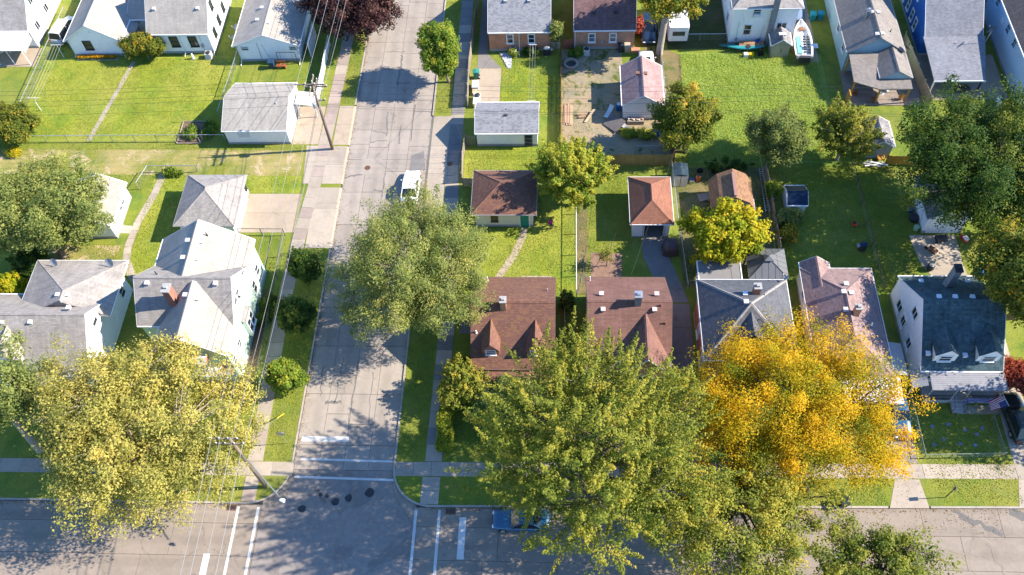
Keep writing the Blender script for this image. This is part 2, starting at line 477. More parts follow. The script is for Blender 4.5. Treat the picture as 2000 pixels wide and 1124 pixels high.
# main street panels: three long rows each way, the crossing is asphalt
for (ya, yb) in ((-1.9, None), (-4.65, -1.9), (-7.4, -4.65), (-11.4, -7.4)):
    for (xa, xb) in ((-95, -11.4), (1.75, 120)):
        x = xa
        while x < xb - .1:
            x2 = min(xb, x + rng.uniform(5.5, 8.5))
            if xb - x2 < 3: x2 = xb
            t0 = (ya, ya); t1 = (yb, yb) if yb is not None else (ky(x), ky(x2))
            slab(main_road, [(x + .014, t0[0] + .014), (x2 - .014, t0[1] + .014), (x2 - .014, t1[1] - .014), (x + .014, t1[0] - .014)], rng.uniform(-.005, .004), CONC_MAIN)
            x = x2
slab(main_road, [(-9.05, 2.93), (-.75, 2.93), (-.1, .6), (1.72, -1.88), (1.72, -11.4), (-11.37, -11.4), (-11.37, -1.88), (-9.4, .6)], .002, ASPH, "asphalt_panel")
slab(main_road, [(-.74, 2.93), (-.5, 2.93)] + arc(3.0, 3.26, 3.5, 185, 250, 6) + [(1.74, -1.86), (-.08, .6)], -.003, CONC_MAIN, "gutter_panel")
slab(main_road, [(-9.06, 2.93), (-9.3, 2.93)] + arc(-12.8, 3.26, 3.5, -5, -66, 6) + [(-11.38, -1.86), (-9.42, .6)], -.003, CONC_MAIN, "gutter_panel")

# painted lines
def paint(poly, label):
    o = MB().prism(poly, .0045, .0085).build("road_marking", PAINT)
    return struct(o)
def bar(x0, y0, x1, y1, w): 
    d = Vector((x1 - x0, y1 - y0)).normalized(); n = Vector((-d.y, d.x)) * w / 2
    return [(x0 + n.x, y0 + n.y), (x1 + n.x, y1 + n.y), (x1 - n.x, y1 - n.y), (x0 - n.x, y0 - n.y)]
paint(bar(-8.75, 3.92, -.55, 3.80, .20), "l"); paint(bar(-9.05, 2.28, -.35, 2.12, .20), "l")
paint(bar(-9.0, 5.82, -4.75, 5.82, .50), "l")
for xx in (-13.42, -11.68, 1.82, 3.80): paint(bar(xx + .01, -.45, xx - .02, -9.8, .24), "l")
paint(bar(5.82, -1.05, 5.80, -4.55, .58), "l"); paint(bar(-15.25, -4.5, -15.25, -9.6, .55), "l")
# repair strips and patches laid in the street
def patch(poly, mat=TAR, z=.0062): return MB().prism(poly, .003, z).build("road_patch", mat, side_road)
def wiggle(x0, y0, x1, y1, w, n=7, amp=.12, seed=1):
    r = random.Random(seed); d = Vector((x1 - x0, y1 - y0)); t = d.normalized(); nn = Vector((-t.y, t.x)); L, Rr = [], []
    for i in range(n + 1):
        p = Vector((x0, y0)) + d * (i / n) + nn * r.uniform(-amp, amp); ww = w * r.uniform(.5, 1.3) / 2
        L.append((p.x + nn.x * ww, p.y + nn.y * ww)); Rr.append((p.x - nn.x * ww, p.y - nn.y * ww))
    return L + Rr[::-1]
k = 0
for (x0, y0, x1, y1, w) in ((-4.9, 54.6, -4.8, 52.2, .22), (-4.9, 52.2, -5.0, 49.6, .2), (-7.0, 52.3, -4.9, 52.4, .18), (-7.0, 55.2, -4.6, 55.15, .12), (-7.0, 42.5, -5.4, 42.2, .12),
                            (-5.6, 45.4, -5.3, 41.8, .16), (-3.9, 43.4, -3.8, 40.6, .14), (-7.0, 40.9, -5.2, 41.2, .14), (-8.4, 49.9, -7.1, 49.9, .18), (-5.1, 49.9, -3.4, 49.95, .15),
                            (-7.2, 36.4, -9.2, 35.8, .2), (-4.9, 36.6, -4.8, 33.2, .12), (-5.9, 34.2, -4.9, 33.9, .16), (-7.4, 9.4, -5.9, 9.45, .28), (-4.9, 14.1, -5.0, 7.2, .10),
                            (-6.3, 14.0, -6.5, 9.4, .10), (-3.4, 12.5, -3.2, 7.0, .08), (-6.2, 30.3, -4.6, 29.9, .2), (-2.6, 46.5, -2.5, 41.0, .12), (-8.2, 13.0, -7.9, 10.0, .08)):
    k += 1; patch(wiggle(x0, y0, x1, y1, w, 8, .10, k))
patch([(-7.75, 38.5), (-5.5, 38.5), (-5.45, 36.3), (-7.7, 36.3)], CONC, .0066)
patch([(-2.3, 38.9), (-1.0, 39.6), (-.6, 36.9), (-2.3, 36.8)], DRIVE_D)
for i, (x, y, r) in enumerate(((-7.9, -.55, .36), (-5.95, .62, .2), (-5.15, .1, .36), (-4.05, .45, .34), (-2.3, .95, .42), (-6.5, .7, .18))):   # tar spots round the covers
    MB().prism([(x + r * math.cos(a * .5236) * rng.uniform(.85, 1.1), y + r * math.sin(a * .5236) * rng.uniform(.85, 1.1)) for a in range(12)], .003, .0075).build("tar_spot", m_plain("tar", (.045, .045, .048), .8, .3), main_road)
k = 60
for (x0, y0, x1, y1, w) in ((38, -.9, 40.2, -1.7, .3), (46, .1, 49.6, -1.6, .45), (46.2, -.2, 44.8, -1.1, .3), (50.6, .3, 55, -.9, .6), (48.2, -2.4, 49.4, -6.6, .35), (37, -1.0, 35.4, -.4, .35), (44.2, -3.0, 48.0, -3.3, .3),
                            (20, -1.6, 26, -2.2, .3), (-4.4, -1.7, -4.7, -4.4, .22), (-7.2, 1.2, -5.9, .2, .35), (-3.2, .8, -3.9, -.3, .3), (40.2, -3.0, 42.4, -4.6, .28), (52.1, -1.6, 52.6, -6, .2)):
    k += 1; MB().prism(wiggle(x0, y0, x1, y1, w, 9, .22, k), .003, .0066).build("road_patch", CONC_MAIN if k % 2 else TAR, main_road)

# ------------------------------------------------------------------ sidewalks, drives and paths: slabs on the raised ground
def walk(name, pts, w, step, mat, z=.122, mat2=None):
    """slabs laid along a centre line"""
    bed = MB()
    for i in range(len(pts) - 1):
        a, c = Vector(pts[i]), Vector(pts[i + 1]); t = (c - a).normalized(); nn = Vector((-t.y, t.x)) * (w / 2 - .02)
        bed.prism([tuple(a + nn), tuple(c + nn), tuple(c - nn), tuple(a - nn)], .03, GZ + .003 + .0004 * i)
    o = struct(bed.build(name, SOIL))
    for i in range(len(pts) - 1):
        a, c = Vector(pts[i]), Vector(pts[i + 1]); n = max(1, round((c - a).length / step))
        for k in range(n):
            p, q = a.lerp(c, k / n), a.lerp(c, (k + 1) / n); t = (q - p).normalized(); nn = Vector((-t.y, t.x)) * w / 2
            p = p + t * .012; q = q - t * .012
            slab(o, [tuple(p + nn), tuple(q + nn), tuple(q - nn), tuple(p - nn)], z + rng.uniform(-.006, .006), mat2 if (mat2 and rng.random() < .45) else mat, "paving_slab", .08)
    return o
walk("sidewalk_east_street", [(2.88, -.02), (2.9, 2.42)], 1.55, 1.2, WALK)
walk("sidewalk_east_street", [(2.95, 3.8), (3.15, 18.0), (2.6, 30), (2.35, 36), (2.35, 64), (2.35, 100)], 1.45, 1.5, DRIVE_D, mat2=WALK)
walk("sidewalk_west_street", [(-12.66, -.02), (-12.66, 2.26)], 1.2, 1.15, WALK, mat2=WALK_P)
walk("sidewalk_west_street", [(-12.72, 3.62), (-12.8, 8), (-13.0, 20), (-12.8, 27.6), (-12.3, 34.4), (-12.05, 40.4), (-11.7, 56), (-11.5, 100)], 1.35, 1.5, WALK_P, mat2=WALK)
walk("sidewalk_main_east", [(-.3, 3.1), (20, 3.28), (52, 3.66), (90, 4.3)], 1.28, 1.55, WALK)
walk("sidewalk_main_west", [(-9.2, 2.94), (-60, 2.9)], 1.28, 1.9, WALK, z=.124)

def drive(name, poly, mat, z=.117):
    return struct(MB().prism(poly, z - .05, z).build(name, mat))
def drive_panels(name, x0, x1, ys, mat, z=.118, cols=1):
    o = struct(MB().box(x0 + .02, x1 - .02, ys[0] + .02, ys[-1] - .02, .02, GZ + .004).build(name, SOIL)); w = (x1 - x0) / cols
    for a, c in zip(ys[:-1], ys[1:]):
        for k in range(cols):
            slab(o, [(x0 + k * w + .012, a + .012), (x0 + (k + 1) * w - .012, a + .012), (x0 + (k + 1) * w - .012, c - .012), (x0 + k * w + .012, c - .012)], z + rng.uniform(-.004, .004), mat)
    return o
drive_panels("driveway_hip_garage", -19.1, -13.45, (28.45, 31.0, 33.55), DRIVE, cols=1)
drive_panels("driveway_gable_garage", -15.7, -12.75, (40.5, 43.4, 46.25), DRIVE)
# concrete between sidewalk and street, sloping into the gutter
def apron(name, y0, y1, x_walk, x_road, mat, ysl=None):
    s = 1 if x_road > x_walk else -1; xm = x_road - s * .26
    o = struct(MB().box(min(x_walk, xm) + .02, max(x_walk, xm) - .02, y0 + .02, y1 - .02, .02, GZ + .004).build(name, SOIL))
    ys = [y0] + list(ysl or []) + [y1]
    for a, c in zip(ys[:-1], ys[1:]):
        m = MB(); m.prism([(x_walk, a + .012), (xm, a + .012), (xm, c - .012), (x_walk, c - .012)], .04, .119); m.build("concrete_slab", mat, o)
        m = MB(); m.slabs([[(xm + s * .012, a + .012, .119), (x_road, a + .012, .006), (x_road, c - .012, .006), (xm + s * .012, c - .012, .119)]], .06); m.build("apron_ramp", mat, o)
    return o
apron("apron_hip_garage", 26.5, 34.4, -12.0, -9.27, WALK, (31.6, 32.3))
apron("apron_alley", 34.9, 40.2, -11.55, -9.27, WALK, (37.6,))
apron("apron_gable_garage", 40.4, 46.3, -11.15, -9.27, DRIVE, (43.4,))
apron("apron_alley_east", 30.1, 44.6, 1.62, -.53, WALK, (33.0, 36.3, 40.2))
drive("alley_mouth", [(-13.6, 34.95), (-12.85, 34.95), (-12.6, 40.3), (-14.0, 40.3)], WALK, .114)
drive_panels("driveway_brick_house", 4.15, 6.95, (44.6, 46.6, 49.4, 52.1), DRIVE)
drive("driveway_brick_house_rear", [(4.15, 52.12), (6.95, 52.12), (5.2, 54.6), (5.2, 75), (4.15, 75)], DRIVE_D, .116)
o = drive_panels("driveway_red_garage", 22.0, 24.5, (25.6, 27.9), DRIVE_D)
for (ya, yb, xa, xb, xc, xd) in ((23.1, 25.58, 22.9, 25.3, 22.0, 24.5), (20.2, 23.08, 23.7, 26.1, 22.9, 25.3)):
    slab(o, [(xa, ya), (xb, ya), (xd, yb), (xc, yb)], .118, DRIVE_D)
for ya in (3.95, 6.6, 9.3, 12.0, 14.7, 17.4): slab(o, [(23.75, ya + .02), (26.15, ya + .02), (26.15, ya + 2.66), (23.75, ya + 2.66)], .118, DRIVE_D)
o = struct(MB().box(52.05, 54.35, 4.4, 20.1, .02, GZ + .004).build("driveway_white_house", SOIL))
for (ya, yb, xa, xb, xc, xd) in ((24.9, 28.2, 48.6, 52.6, 48.2, 52.7), (21.2, 24.88, 50.4, 52.9, 48.6, 52.6)): slab(o, [(xa, ya), (xb, ya), (xd, yb), (xc, yb)], .118, WALK)
for ya in (4.35, 6.9, 9.5, 12.1, 14.7, 17.6): slab(o, [(52.0, ya + .02), (54.4, ya + .02), (54.4, ya + 2.56), (52.0, ya + 2.56)], .118, WALK)
slab(o, [(51.4, ky(52) + .0), (55.4, ky(55)), (54.6, 3.0), (52.0, 3.0)], .116, WALK)
slab(o, [(48.4, 8.9), (51.95, 8.9), (51.95, 9.75), (48.4, 9.75)], .121, WALK)
o = struct(MB().box(41.75, 44.05, 4.3, 14.5, .02, GZ + .004).build("driveway_pink_house", SOIL))
slab(o, [(41.0, ky(41)), (44.2, ky(44)), (43.9, 2.85), (41.9, 2.85)], .117, WALK)
for ya in (4.25, 6.8, 9.4, 12.0): slab(o, [(41.7, ya + .02), (44.1, ya + .02), (44.1, ya + 2.56), (41.7, ya + 2.56)], .118, DRIVE_D)
# narrow garden paths
walk("garden_path", [(-37.1, 53.8), (-37.6, 50), (-38.2, 46), (-38.9, 41.2)], .52, 1.0, WALK, .118)
path_w = walk("garden_path", [(-29.1, 36.6), (-29.4, 33.6), (-30.2, 29.8), (-30.4, 26.6), (-30.1, 24.9), (-29.0, 23.0), (-27.6, 21.4)], .78, .95, WALK, .118)
slab(path_w, [(-31.9, 29.4), (-30.55, 29.3), (-30.55, 28.3), (-31.9, 28.4)], .116, WALK)
walk("garden_path", [(10.25, 29.1), (10.05, 27.9), (9.2, 25.6), (8.0, 23.4), (7.6, 22.4)], .72, .95, DRIVE, .118)
walk("garden_path", [(10.0, 22.95), (13.0, 22.95)], .5, 1.0, DRIVE, .118)
# yard surfaces that differ from the common lawn
def yard(name, poly, mat, z=.104): return struct(MB().prism(poly, .05, z).build(name, mat))
yard("lawn_north_west", [(-47.8, 41.2), (-24.2, 41.2), (-24.2, 54.6), (-47.8, 54.6)], G_BRIGHT)
yard("alley_ground", [(-60, 36.6), (-14.1, 36.0), (-14.1, 39.6), (-60, 40.2)], G_DRY, .105)
yard("lawn_alley_edge", [(-30, 33.9), (-13.6, 33.7), (-13.9, 36.0), (-30, 36.3)], G_BRIGHT)
yard("lawn_west_yard", [(-30, 20), (-25.0, 20), (-25.0, 33.8), (-29.6, 33.8)], G_BRIGHT)
yard("lawn_west_bare", [(-40, 20), (-31, 20), (-31, 26.8), (-40, 26.8)], G_DRY)
yard("lawn_brick_house", [(7.1, 44.6), (13.7, 44.6), (13.7, 54.6), (7.1, 52.2)], G_BRIGHT)
yard("lawn_behind_garage", [(3.6, 34.6), (13.7, 34.6), (13.7, 39.9), (3.6, 39.9)], G_BRIGHT)
yard("lawn_red_house", [(3.9, 21.2), (15.2, 21.2), (15.2, 34.4), (12, 34.4), (12, 29), (3.9, 29)], G_BRIGHT)
yard("dirt_yard", [(13.95, 37.5), (25.6, 37.5), (25.6, 44.0), (20.9, 44.0), (20.9, 55.0), (13.95, 55.0)], G_DIRT, .105)
drive_panels("driveway_boat", 40.5, 43.2, (52.6, 55.4, 58.2, 61.0, 66.0), DRIVE)
yard("shade_yard", [(26.2, 55.0), (33.2, 55.0), (33.2, 66), (26.2, 66)], m_grass("litter_shade_tone", (.055, .070, .020), (.080, .085, .030), (.13, .10, .06), .7), .106)  # dark soil and litter, colour darkened further to deepen the house's shade
yard("dirt_strip", [(25.7, 38.5), (27.6, 40.5), (27.6, 54.0), (25.5, 55.4), (23.2, 55.6), (25.4, 50)], G_LITTER, .106)
yard("weedy_lawn", [(27.4, 37.6), (43.2, 37.6), (43.6, 54.0), (27.4, 54.4)], G_WEED)
yard("leaf_strip", [(15.4, 21.0), (16.5, 21.0), (16.6, 32.5), (15.4, 33.2)], G_LITTER, .106)
yard("yard_grey_house", [(25.7, 22.0), (34.9, 22.0), (34.9, 37.0), (25.7, 37.0)], G_LITTER)
yard("shade_lawn", [(35.1, 21.6), (48.4, 21.6), (48.4, 37.4), (35.1, 37.4)], G_LAWN)
yard("garden_mat", [(16.8, 23.05), (19.85, 23.05), (19.95, 25.95), (16.85, 26.0)], m_plain("brown_mat", (.20, .125, .09), .95, .2, 2.0, bump=.3), .112)
yard("front_lawn_white_house", [(44.6, 4.4), (51.8, 4.55), (51.8, 8.85), (44.6, 10.0)], G_LAWN)
yard("bed_green_house", [(-15.2, 11.0), (-14.3, 11.0), (-14.6, 21.5), (-15.3, 21.5)], m_plain("bed_soil", (.15, .10, .065), .95, .35, 4, bump=.5), .112)
# ------------------------------------------------------------------ building kit
WHITE_T = m_plain("white_trim", (.72, .72, .70), .5, .05)
GLASS = m_glass("window_glass"); GLASS_L = m_glass("window_glass_pale", (.10, .12, .14))
DARK_T = m_plain("dark_trim", (.035, .035, .038), .5, .1)
GALV = m_plain("galvanised_metal", (.45, .46, .47), .4, .1, 5, metal=.7)
VENT = m_plain("vent_metal", (.55, .54, .53), .45, .1)
GREY_T = m_plain("grey_trim", (.30, .30, .30), .6, .1)
FND = m_concrete("foundation", (.33, .32, .31), .1, 0, (.25, .24, .23), 1, .05)
AX = {'x+': (V(1, 0, 0), V(0, 1, 0)), 'x-': (V(-1, 0, 0), V(0, -1, 0)), 'y-': (V(0, -1, 0), V(1, 0, 0)), 'y+': (V(0, 1, 0), V(-1, 0, 0))}
UP = V(0, 0, 1)

def window(parent, c, ax, w=.9, h=1.3, frame=None, kind='hung', glass=None, trim=.09, sill=True):
    n, t = AX[ax]; c = Vector(c); fm = frame or WHITE_T; m = MB(); d = .05
    for s in (-1, 1):
        m.obox(c + t * s * (w / 2 + trim / 2) + n * .02, t * trim / 2, n * d, UP * (h / 2 + trim))
        m.obox(c + UP * s * (h / 2 + trim / 2) + n * .02, t * w / 2, n * d, UP * trim / 2)
    if kind == 'hung': m.obox(c + n * .015, t * w / 2, n * .03, UP * .03)
    elif kind == 'slide': m.obox(c + n * .015, t * .03, n * .03, UP * h / 2)
    elif kind == 'quad':
        m.obox(c + n * .015, t * .025, n * .03, UP * h / 2); m.obox(c + n * .016, t * w / 2, n * .028, UP * .025)
    o = m.build("window", fm, parent)
    p = MB(); p.obox(c + n * .004, t * w / 2, n * .012, UP * h / 2); p.build("pane", glass or GLASS, o)
    if sill:
        q = MB(); q.obox(c - UP * (h / 2 + trim + .03) + n * .07, t * (w / 2 + trim + .04), n * .08, UP * .03); q.build("sill", fm, o)
    return o
def door(parent, c, ax, w=.95, h=2.05, mat=None, frame=None):
    n, t = AX[ax]; c = Vector(c); m = MB()
    for s in (-1, 1): m.obox(c + t * s * (w / 2 + .05) + n * .02, t * .05, n * .05, UP * (h / 2 + .1))
    m.obox(c + UP * (h / 2 + .05) + n * .02, t * w / 2, n * .05, UP * .05)
    o = m.build("door_frame", frame or WHITE_T, parent)
    q = MB(); q.obox(c + n * .01, t * w / 2, n * .025, UP * h / 2)
    for zz in (-.45, .35): q.obox(c + UP * zz + n * .036, t * w * .32, n * .006, UP * .28)
    q.build("door", mat or WHITE_T, o)
    q = MB(); q.lathe(c + t * w * .38 + n * .06, [(.012, -.02), (.03, 0), (.03, .03), (.012, .04)], 8); q.build("door_handle", GALV, o)
    return o

def roof_z(p, y0, z0, s): return z0 + (p - y0) * s
def gable(parent, x0, x1, y0, y1, eave, ridge, axis, wall, roof, oh=.35, og=.25, th=.13, trim=None, zb=GZ, rp=None, found=True, caps=True, gut=True, wall_name="wall"):
    """gabled block: closed wall solid, thick roof, ridge cap, fascia gutters. axis = direction of the ridge"""
    if axis == 'y': a0, a1, b0, b1 = x0, x1, y0, y1
    else: a0, a1, b0, b1 = y0, y1, x0, x1
    rp = (a0 + a1) / 2 if rp is None else rp
    P = (lambda a, b, z: (a, b, z)) if axis == 'y' else (lambda a, b, z: (b, a, z))
    s0 = (ridge - eave) / (rp - a0); s1 = (ridge - eave) / (a1 - rp)
    m = MB(); prof = [(a0, zb), (a1, zb), (a1, eave - .01), (rp, ridge - .01), (a0, eave - .01)]
    f0 = [P(a, b0, z) for a, z in prof]; f1 = [P(a, b1, z) for a, z in prof]
    flip = axis == 'x'
    m.face(*(f0 if not flip else f0[::-1])); m.face(*(f1[::-1] if not flip else f1))
    for i in range(5):
        j = (i + 1) % 5
        q = [f0[j], f0[i], f1[i], f1[j]]
        m.face(*(q if not flip else q[::-1]))
    w = m.build(wall_name, wall, parent)
    if found:
        q = MB(); q.box(min(x0, x1) - .03, max(x0, x1) + .03, y0 - .03, y1 + .03, zb - .08, zb + .32); q.build("foundation", FND, parent)
    e0 = eave - oh * s0 + th; e1 = eave - oh * s1 + th; c0, c1 = b0 - og, b1 + og
    polys = [[P(a0 - oh, c0, e0), P(rp, c0, ridge + th), P(rp, c1, ridge + th), P(a0 - oh, c1, e0)],
             [P(rp, c0, ridge + th), P(a1 + oh, c0, e1), P(a1 + oh, c1, e1), P(rp, c1, ridge + th)]]
    m = MB(); m.slabs(polys, th); r = m.build("roof", roof, parent)
    if caps: ridge_cap(r, roof, [(P(rp, c0, ridge + th), P(rp, c1, ridge + th))])
    if gut:
        tm = trim or WHITE_T
        for a, e, sg in ((a0 - oh, e0, -1), (a1 + oh, e1, 1)):
            p, q = P(a + sg * .05, c0, e - .07), P(a + sg * .05, c1, e - .07)
            MB().obox((Vector(p) + Vector(q)) / 2, (Vector(q) - Vector(p)) / 2, Vector(P(1, 0, 0)) * .05, UP * .06).build("gutter", tm, r)
        for b, sg in ((c0, -1), (c1, 1)):
            for (aa, za), (ab, zb2) in (((a0 - oh, e0), (rp, ridge + th)), ((rp, ridge + th), (a1 + oh, e1))):
                p, q = Vector(P(aa, b + sg * .021, za - .075)), Vector(P(ab, b + sg * .021, zb2 - .075))
                MB().obox((p + q) / 2, (q - p) / 2, Vector(P(0, 1, 0)) * .018, UP * .07).build("rake_board", tm, r)
    return r
def ridge_cap(roof_o, mat, edges, w=.15):
    m = MB()
    for a, b in edges:
        a, b = Vector(a), Vector(b); d = (b - a).normalized(); s = d.cross(UP).normalized() * w; u = s.cross(d).normalized()
        drop = V(0, 0, -.055)
        i = m.add([a + s + drop, a + V(0, 0, .035), a - s + drop, b + s + drop, b + V(0, 0, .035), b - s + drop])
        m.idx(i, [(0, 3, 4, 1), (1, 4, 5, 2), (0, 1, 2), (5, 4, 3)])
    return m.build("ridge_cap", mat, roof_o)
def hip(parent, x0, x1, y0, y1, eave, ridge, ra, rb, wall, roof, oh=.35, th=.12, trim=None, zb=GZ, walls=True, found=True, capmat=None):
    """hipped block: ra, rb = ends of the ridge (x, y)"""
    if walls:
        m = MB(); m.box(x0, x1, y0, y1, zb, eave); m.build("wall", wall, parent)
        if found: q = MB(); q.box(x0 - .03, x1 + .03, y0 - .03, y1 + .03, zb - .08, zb + .32); q.build("foundation", FND, parent)
    X0, X1, Y0, Y1 = x0 - oh, x1 + oh, y0 - oh, y1 + oh; e = eave + .02
    A, B = (*ra, ridge), (*rb, ridge); sw, se, ne, nw = (X0, Y0, e), (X1, Y0, e), (X1, Y1, e), (X0, Y1, e)
    if ra == rb: polys = [[sw, se, A], [se, ne, A], [ne, nw, A], [nw, sw, A]]; ed = []
    elif abs(ra[0] - rb[0]) < abs(ra[1] - rb[1]):     # ridge along y, A south, B north
        polys = [[sw, se, A], [se, ne, B, A], [ne, nw, B], [nw, sw, A, B]]; ed = [(A, B)]
    else:                                             # ridge along x, A west, B east
        polys = [[sw, se, B, A], [se, ne, B], [ne, nw, A, B], [nw, sw, A]]; ed = [(A, B)]
    m = MB(); m.slabs(polys, th); r = m.build("roof", roof, parent)
    w_end = A; 
    if ra == rb: hips = [(c, A) for c in (sw, se, ne, nw)]
    elif len(polys[0]) == 3: hips = [(sw, A), (se, A), (ne, B), (nw, B)]
    else: hips = [(sw, A), (nw, A), (se, B), (ne, B)]
    ridge_cap(r, capmat or roof, ed + hips, .13)
    m = MB(); t = trim or WHITE_T
    m.box(X0 - .06, X1 + .06, Y0 - .06, Y0 + .02, e - .13, e - .02); m.box(X0 - .06, X1 + .06, Y1 - .02, Y1 + .06, e - .13, e - .02)
    m.box(X0 - .06, X0 + .02, Y0 + .021, Y1 - .021, e - .13, e - .02); m.box(X1 - .02, X1 + .06, Y0 + .021, Y1 - .021, e - .13, e - .02)
    m.build("gutter", t, r)
    return r
def vents(roof_o, pts, mat=None):
    for (x, y, z) in pts:
        m = MB(); m.box(x - .16, x + .16, y - .16, y + .16, z - .12, z + .10); m.box(x - .20, x + .20, y - .20, y + .20, z + .101, z + .14)
        m.build("roof_vent", mat or VENT, roof_o)
def pipe(roof_o, x, y, z, h=.35, r=.05, mat=None):
    MB().tube([(x, y, z - .15), (x, y, z + h)], r, 8).lathe((x, y, z), [(r * 2.2, -.12), (r * 1.2, .06)], 8).build("vent_pipe", mat or GREY_T, roof_o)
def chimney(roof_o, x, y, z0, z1, w=.55, d=.55, mat=None, cap=None):
    m = MB(); m.box(x - w / 2, x + w / 2, y - d / 2, y + d / 2, z0, z1); c = m.build("chimney", mat, roof_o)
    m = MB(); m.box(x - w / 2 - .06, x + w / 2 + .06, y - d / 2 - .06, y + d / 2 + .06, z1 + .002, z1 + .10); m.box(x - .14, x + .14, y - .14, y + .14, z1 + .1, z1 + .3)
    m.build("chimney_cap", cap or FND, c); return c
def downspout(parent, x, y, z1, ax='y-', out=.6, mat=None):
    n, t = AX[ax]
    p = V(x, y, z1) + n * .3; q = V(x, y, z1 - .35) + n * .06; r_ = V(x, y, .35) + n * .06; e = V(x, y, .16) + n * out
    return MB().tube([p, q, r_, e], .045, 6).build("downspout", mat or WHITE_T, parent)
def dish(parent, c, d=.35, az=-1.0, mat=None):
    """satellite dish on a bent mast at c"""
    c = Vector(c); m = MB(); m.tube([c, c + V(.0, 0, .35), c + V(-.12, -.06, .5)], .025, 6)
    o = m.build("satellite_mast", GALV, parent)
    nrm = V(math.cos(az) * .75, math.sin(az) * .75, .55).normalized(); u = nrm.cross(UP).normalized(); w = u.cross(nrm)
    cc = c + V(-.14, -.07, .55); m = MB(); rings = [(0, -.07), (.5, -.045), (.85, -.012), (1, 0)]; base = len(m.v); n = 14
    for r, h in rings:
        for k in range(n): a = 2 * math.pi * k / n; m.v.append(tuple(cc + (u * math.cos(a) + w * math.sin(a) * .9) * d * r + nrm * h))
    for i in range(3):
        for k in range(n): k2 = (k + 1) % n; m.f.append((i * n + k, i * n + k2, (i + 1) * n + k2, (i + 1) * n + k)); m.mi.append(0)
    m.tube([cc - w * d * .8, cc + nrm * .42], .015, 5); m.obox(cc + nrm * .44, u * .06, w * .04, nrm * .05)
    m.build("satellite_dish", mat or GREY_T, o); return o
def dormer(roof_o, xc, w, yf, yb, z0, ze, zr, wall, roof, frame=None, slope=None, ww=.7, wh=.75, oh=.12, win=True):
    """gabled dormer on a slope that faces -y: face at yf from z0 to ze, ridge zr, running back to yb where it meets the roof"""
    x0, x1 = xc - w / 2, xc + w / 2
    m = MB(); m.face((x0, yf, z0), (x1, yf, z0), (x1, yf, ze), (xc, yf, zr), (x0, yf, ze))
    m.face((x1, yf, z0), (x1, yb, z0), (x1, yb, ze), (x1, yf, ze)); m.face((x0, yb, z0), (x0, yf, z0), (x0, yf, ze), (x0, yb, ze))
    d = m.build("dormer", wall, roof_o)
    s = (zr - ze) / (w / 2)
    q = MB(); q.slabs([[(x0 - oh, yf - .15, ze - oh * s + .08), (xc, yf - .15, zr + .08), (xc, yb, zr + .08), (x0 - oh, yb, ze - oh * s + .08)],
                       [(xc, yf - .15, zr + .08), (x1 + oh, yf - .15, ze - oh * s + .08), (x1 + oh, yb, ze - oh * s + .08), (xc, yb, zr + .08)]], .08)
    q.build("dormer_roof", roof, d)
    if win:
        o = window(d, (xc, yf, z0 + wh / 2 + .22), 'y-', ww, wh, frame, 'hung', sill=True)
    return d
def ac_unit(label, x, y, w=.75, mat=None, z=GZ):
    t = thing("air_conditioner", label, "air conditioner", (x, y, z))
    m = MB(); m.box(-w / 2, w / 2, -w / 2, w / 2, .05, .75); 
    for k in range(5): m.box(-w / 2 - .012, w / 2 + .012, -w / 2 - .012, w / 2 + .012, .12 + k * .13, .15 + k * .13)
    m.build("casing", mat or m_plain("ac_casing", (.50, .50, .47), .5, .08), t)
    MB().lathe((0, 0, .752), [(w * .42, 0), (w * .42, .03), (w * .1, .05)], 14).build("fan_grille", DARK_T, t)
    MB().box(-w / 2 - .08, w / 2 + .08, -w / 2 - .08, w / 2 + .08, 0, .049).build("pad", FND, t)
    return t
# ------------------------------------------------------------------ roof and wall finishes
R_GREY = m_shingle("shingle_pale_grey", (0.312, 0.284, 0.249), .07, mortar=.80, weather=.14)
R_GREY2 = m_shingle("shingle_grey", (0.277, 0.254, 0.235), .12, mortar=.70, weather=.18)
R_SLATE = m_shingle("shingle_blue_grey", (0.184, 0.190, 0.214), .16, mortar=.62, weather=.12)
R_SPECK = m_shingle("shingle_speckled_grey", (0.238, 0.241, 0.255), .06, row=.15, wid=.36, mortar=.85, weather=.08, accent=(0.102, 0.109, 0.131), acc_amt=.45)
R_BROWN = m_shingle("shingle_red_brown", (.150, .074, .058), .08, row=.15, wid=.34, mortar=.55, weather=.10, accent=(.225, .115, .055), acc_amt=.5)
R_BROWN2 = m_shingle("shingle_brown", (.175, .092, .074), .12, row=.17, wid=.60, mortar=.62, weather=.16)
R_RUST = m_shingle("shingle_rust", (0.228, 0.102, 0.066), .10, row=.16, wid=.35, mortar=.65, weather=.10)
R_PLUM = m_shingle("shingle_plum", (0.147, 0.086, 0.084), .18, mortar=.6, weather=.2)
R_PINK = m_shingle("shingle_dusty_pink", (0.240, 0.164, 0.156), .15, row=.16, mortar=.60, weather=.15, accent=(0.304, 0.232, 0.216), acc_amt=.4)
R_PINKP = m_shingle("shingle_pink", (0.292, 0.194, 0.186), .14, row=.17, mortar=.52, weather=.18)
R_CHAR = m_shingle("shingle_charcoal", (0.094, 0.098, 0.110), .16, row=.19, mortar=.42, weather=.1)
R_TEAL = m_shingle("shingle_dark_teal", (.050, .085, .098), .22, row=.20, mortar=.6, weather=.35, accent=(.09, .13, .14), acc_amt=.25)
R_TAN = m_shingle("shingle_tan_grey", (0.201, 0.180, 0.162), .12, row=.18, mortar=.60, weather=.12)
R_BARN = m_shingle("shingle_barn", (0.216, 0.120, 0.070), .18, row=.15, mortar=.6, weather=.14, accent=(0.288, 0.176, 0.104), acc_amt=.4)
R_CEDAR = m_shingle("shingle_weathered", (.20, .19, .19), .25, row=.26, wid=.24, mortar=.4, weather=.3)
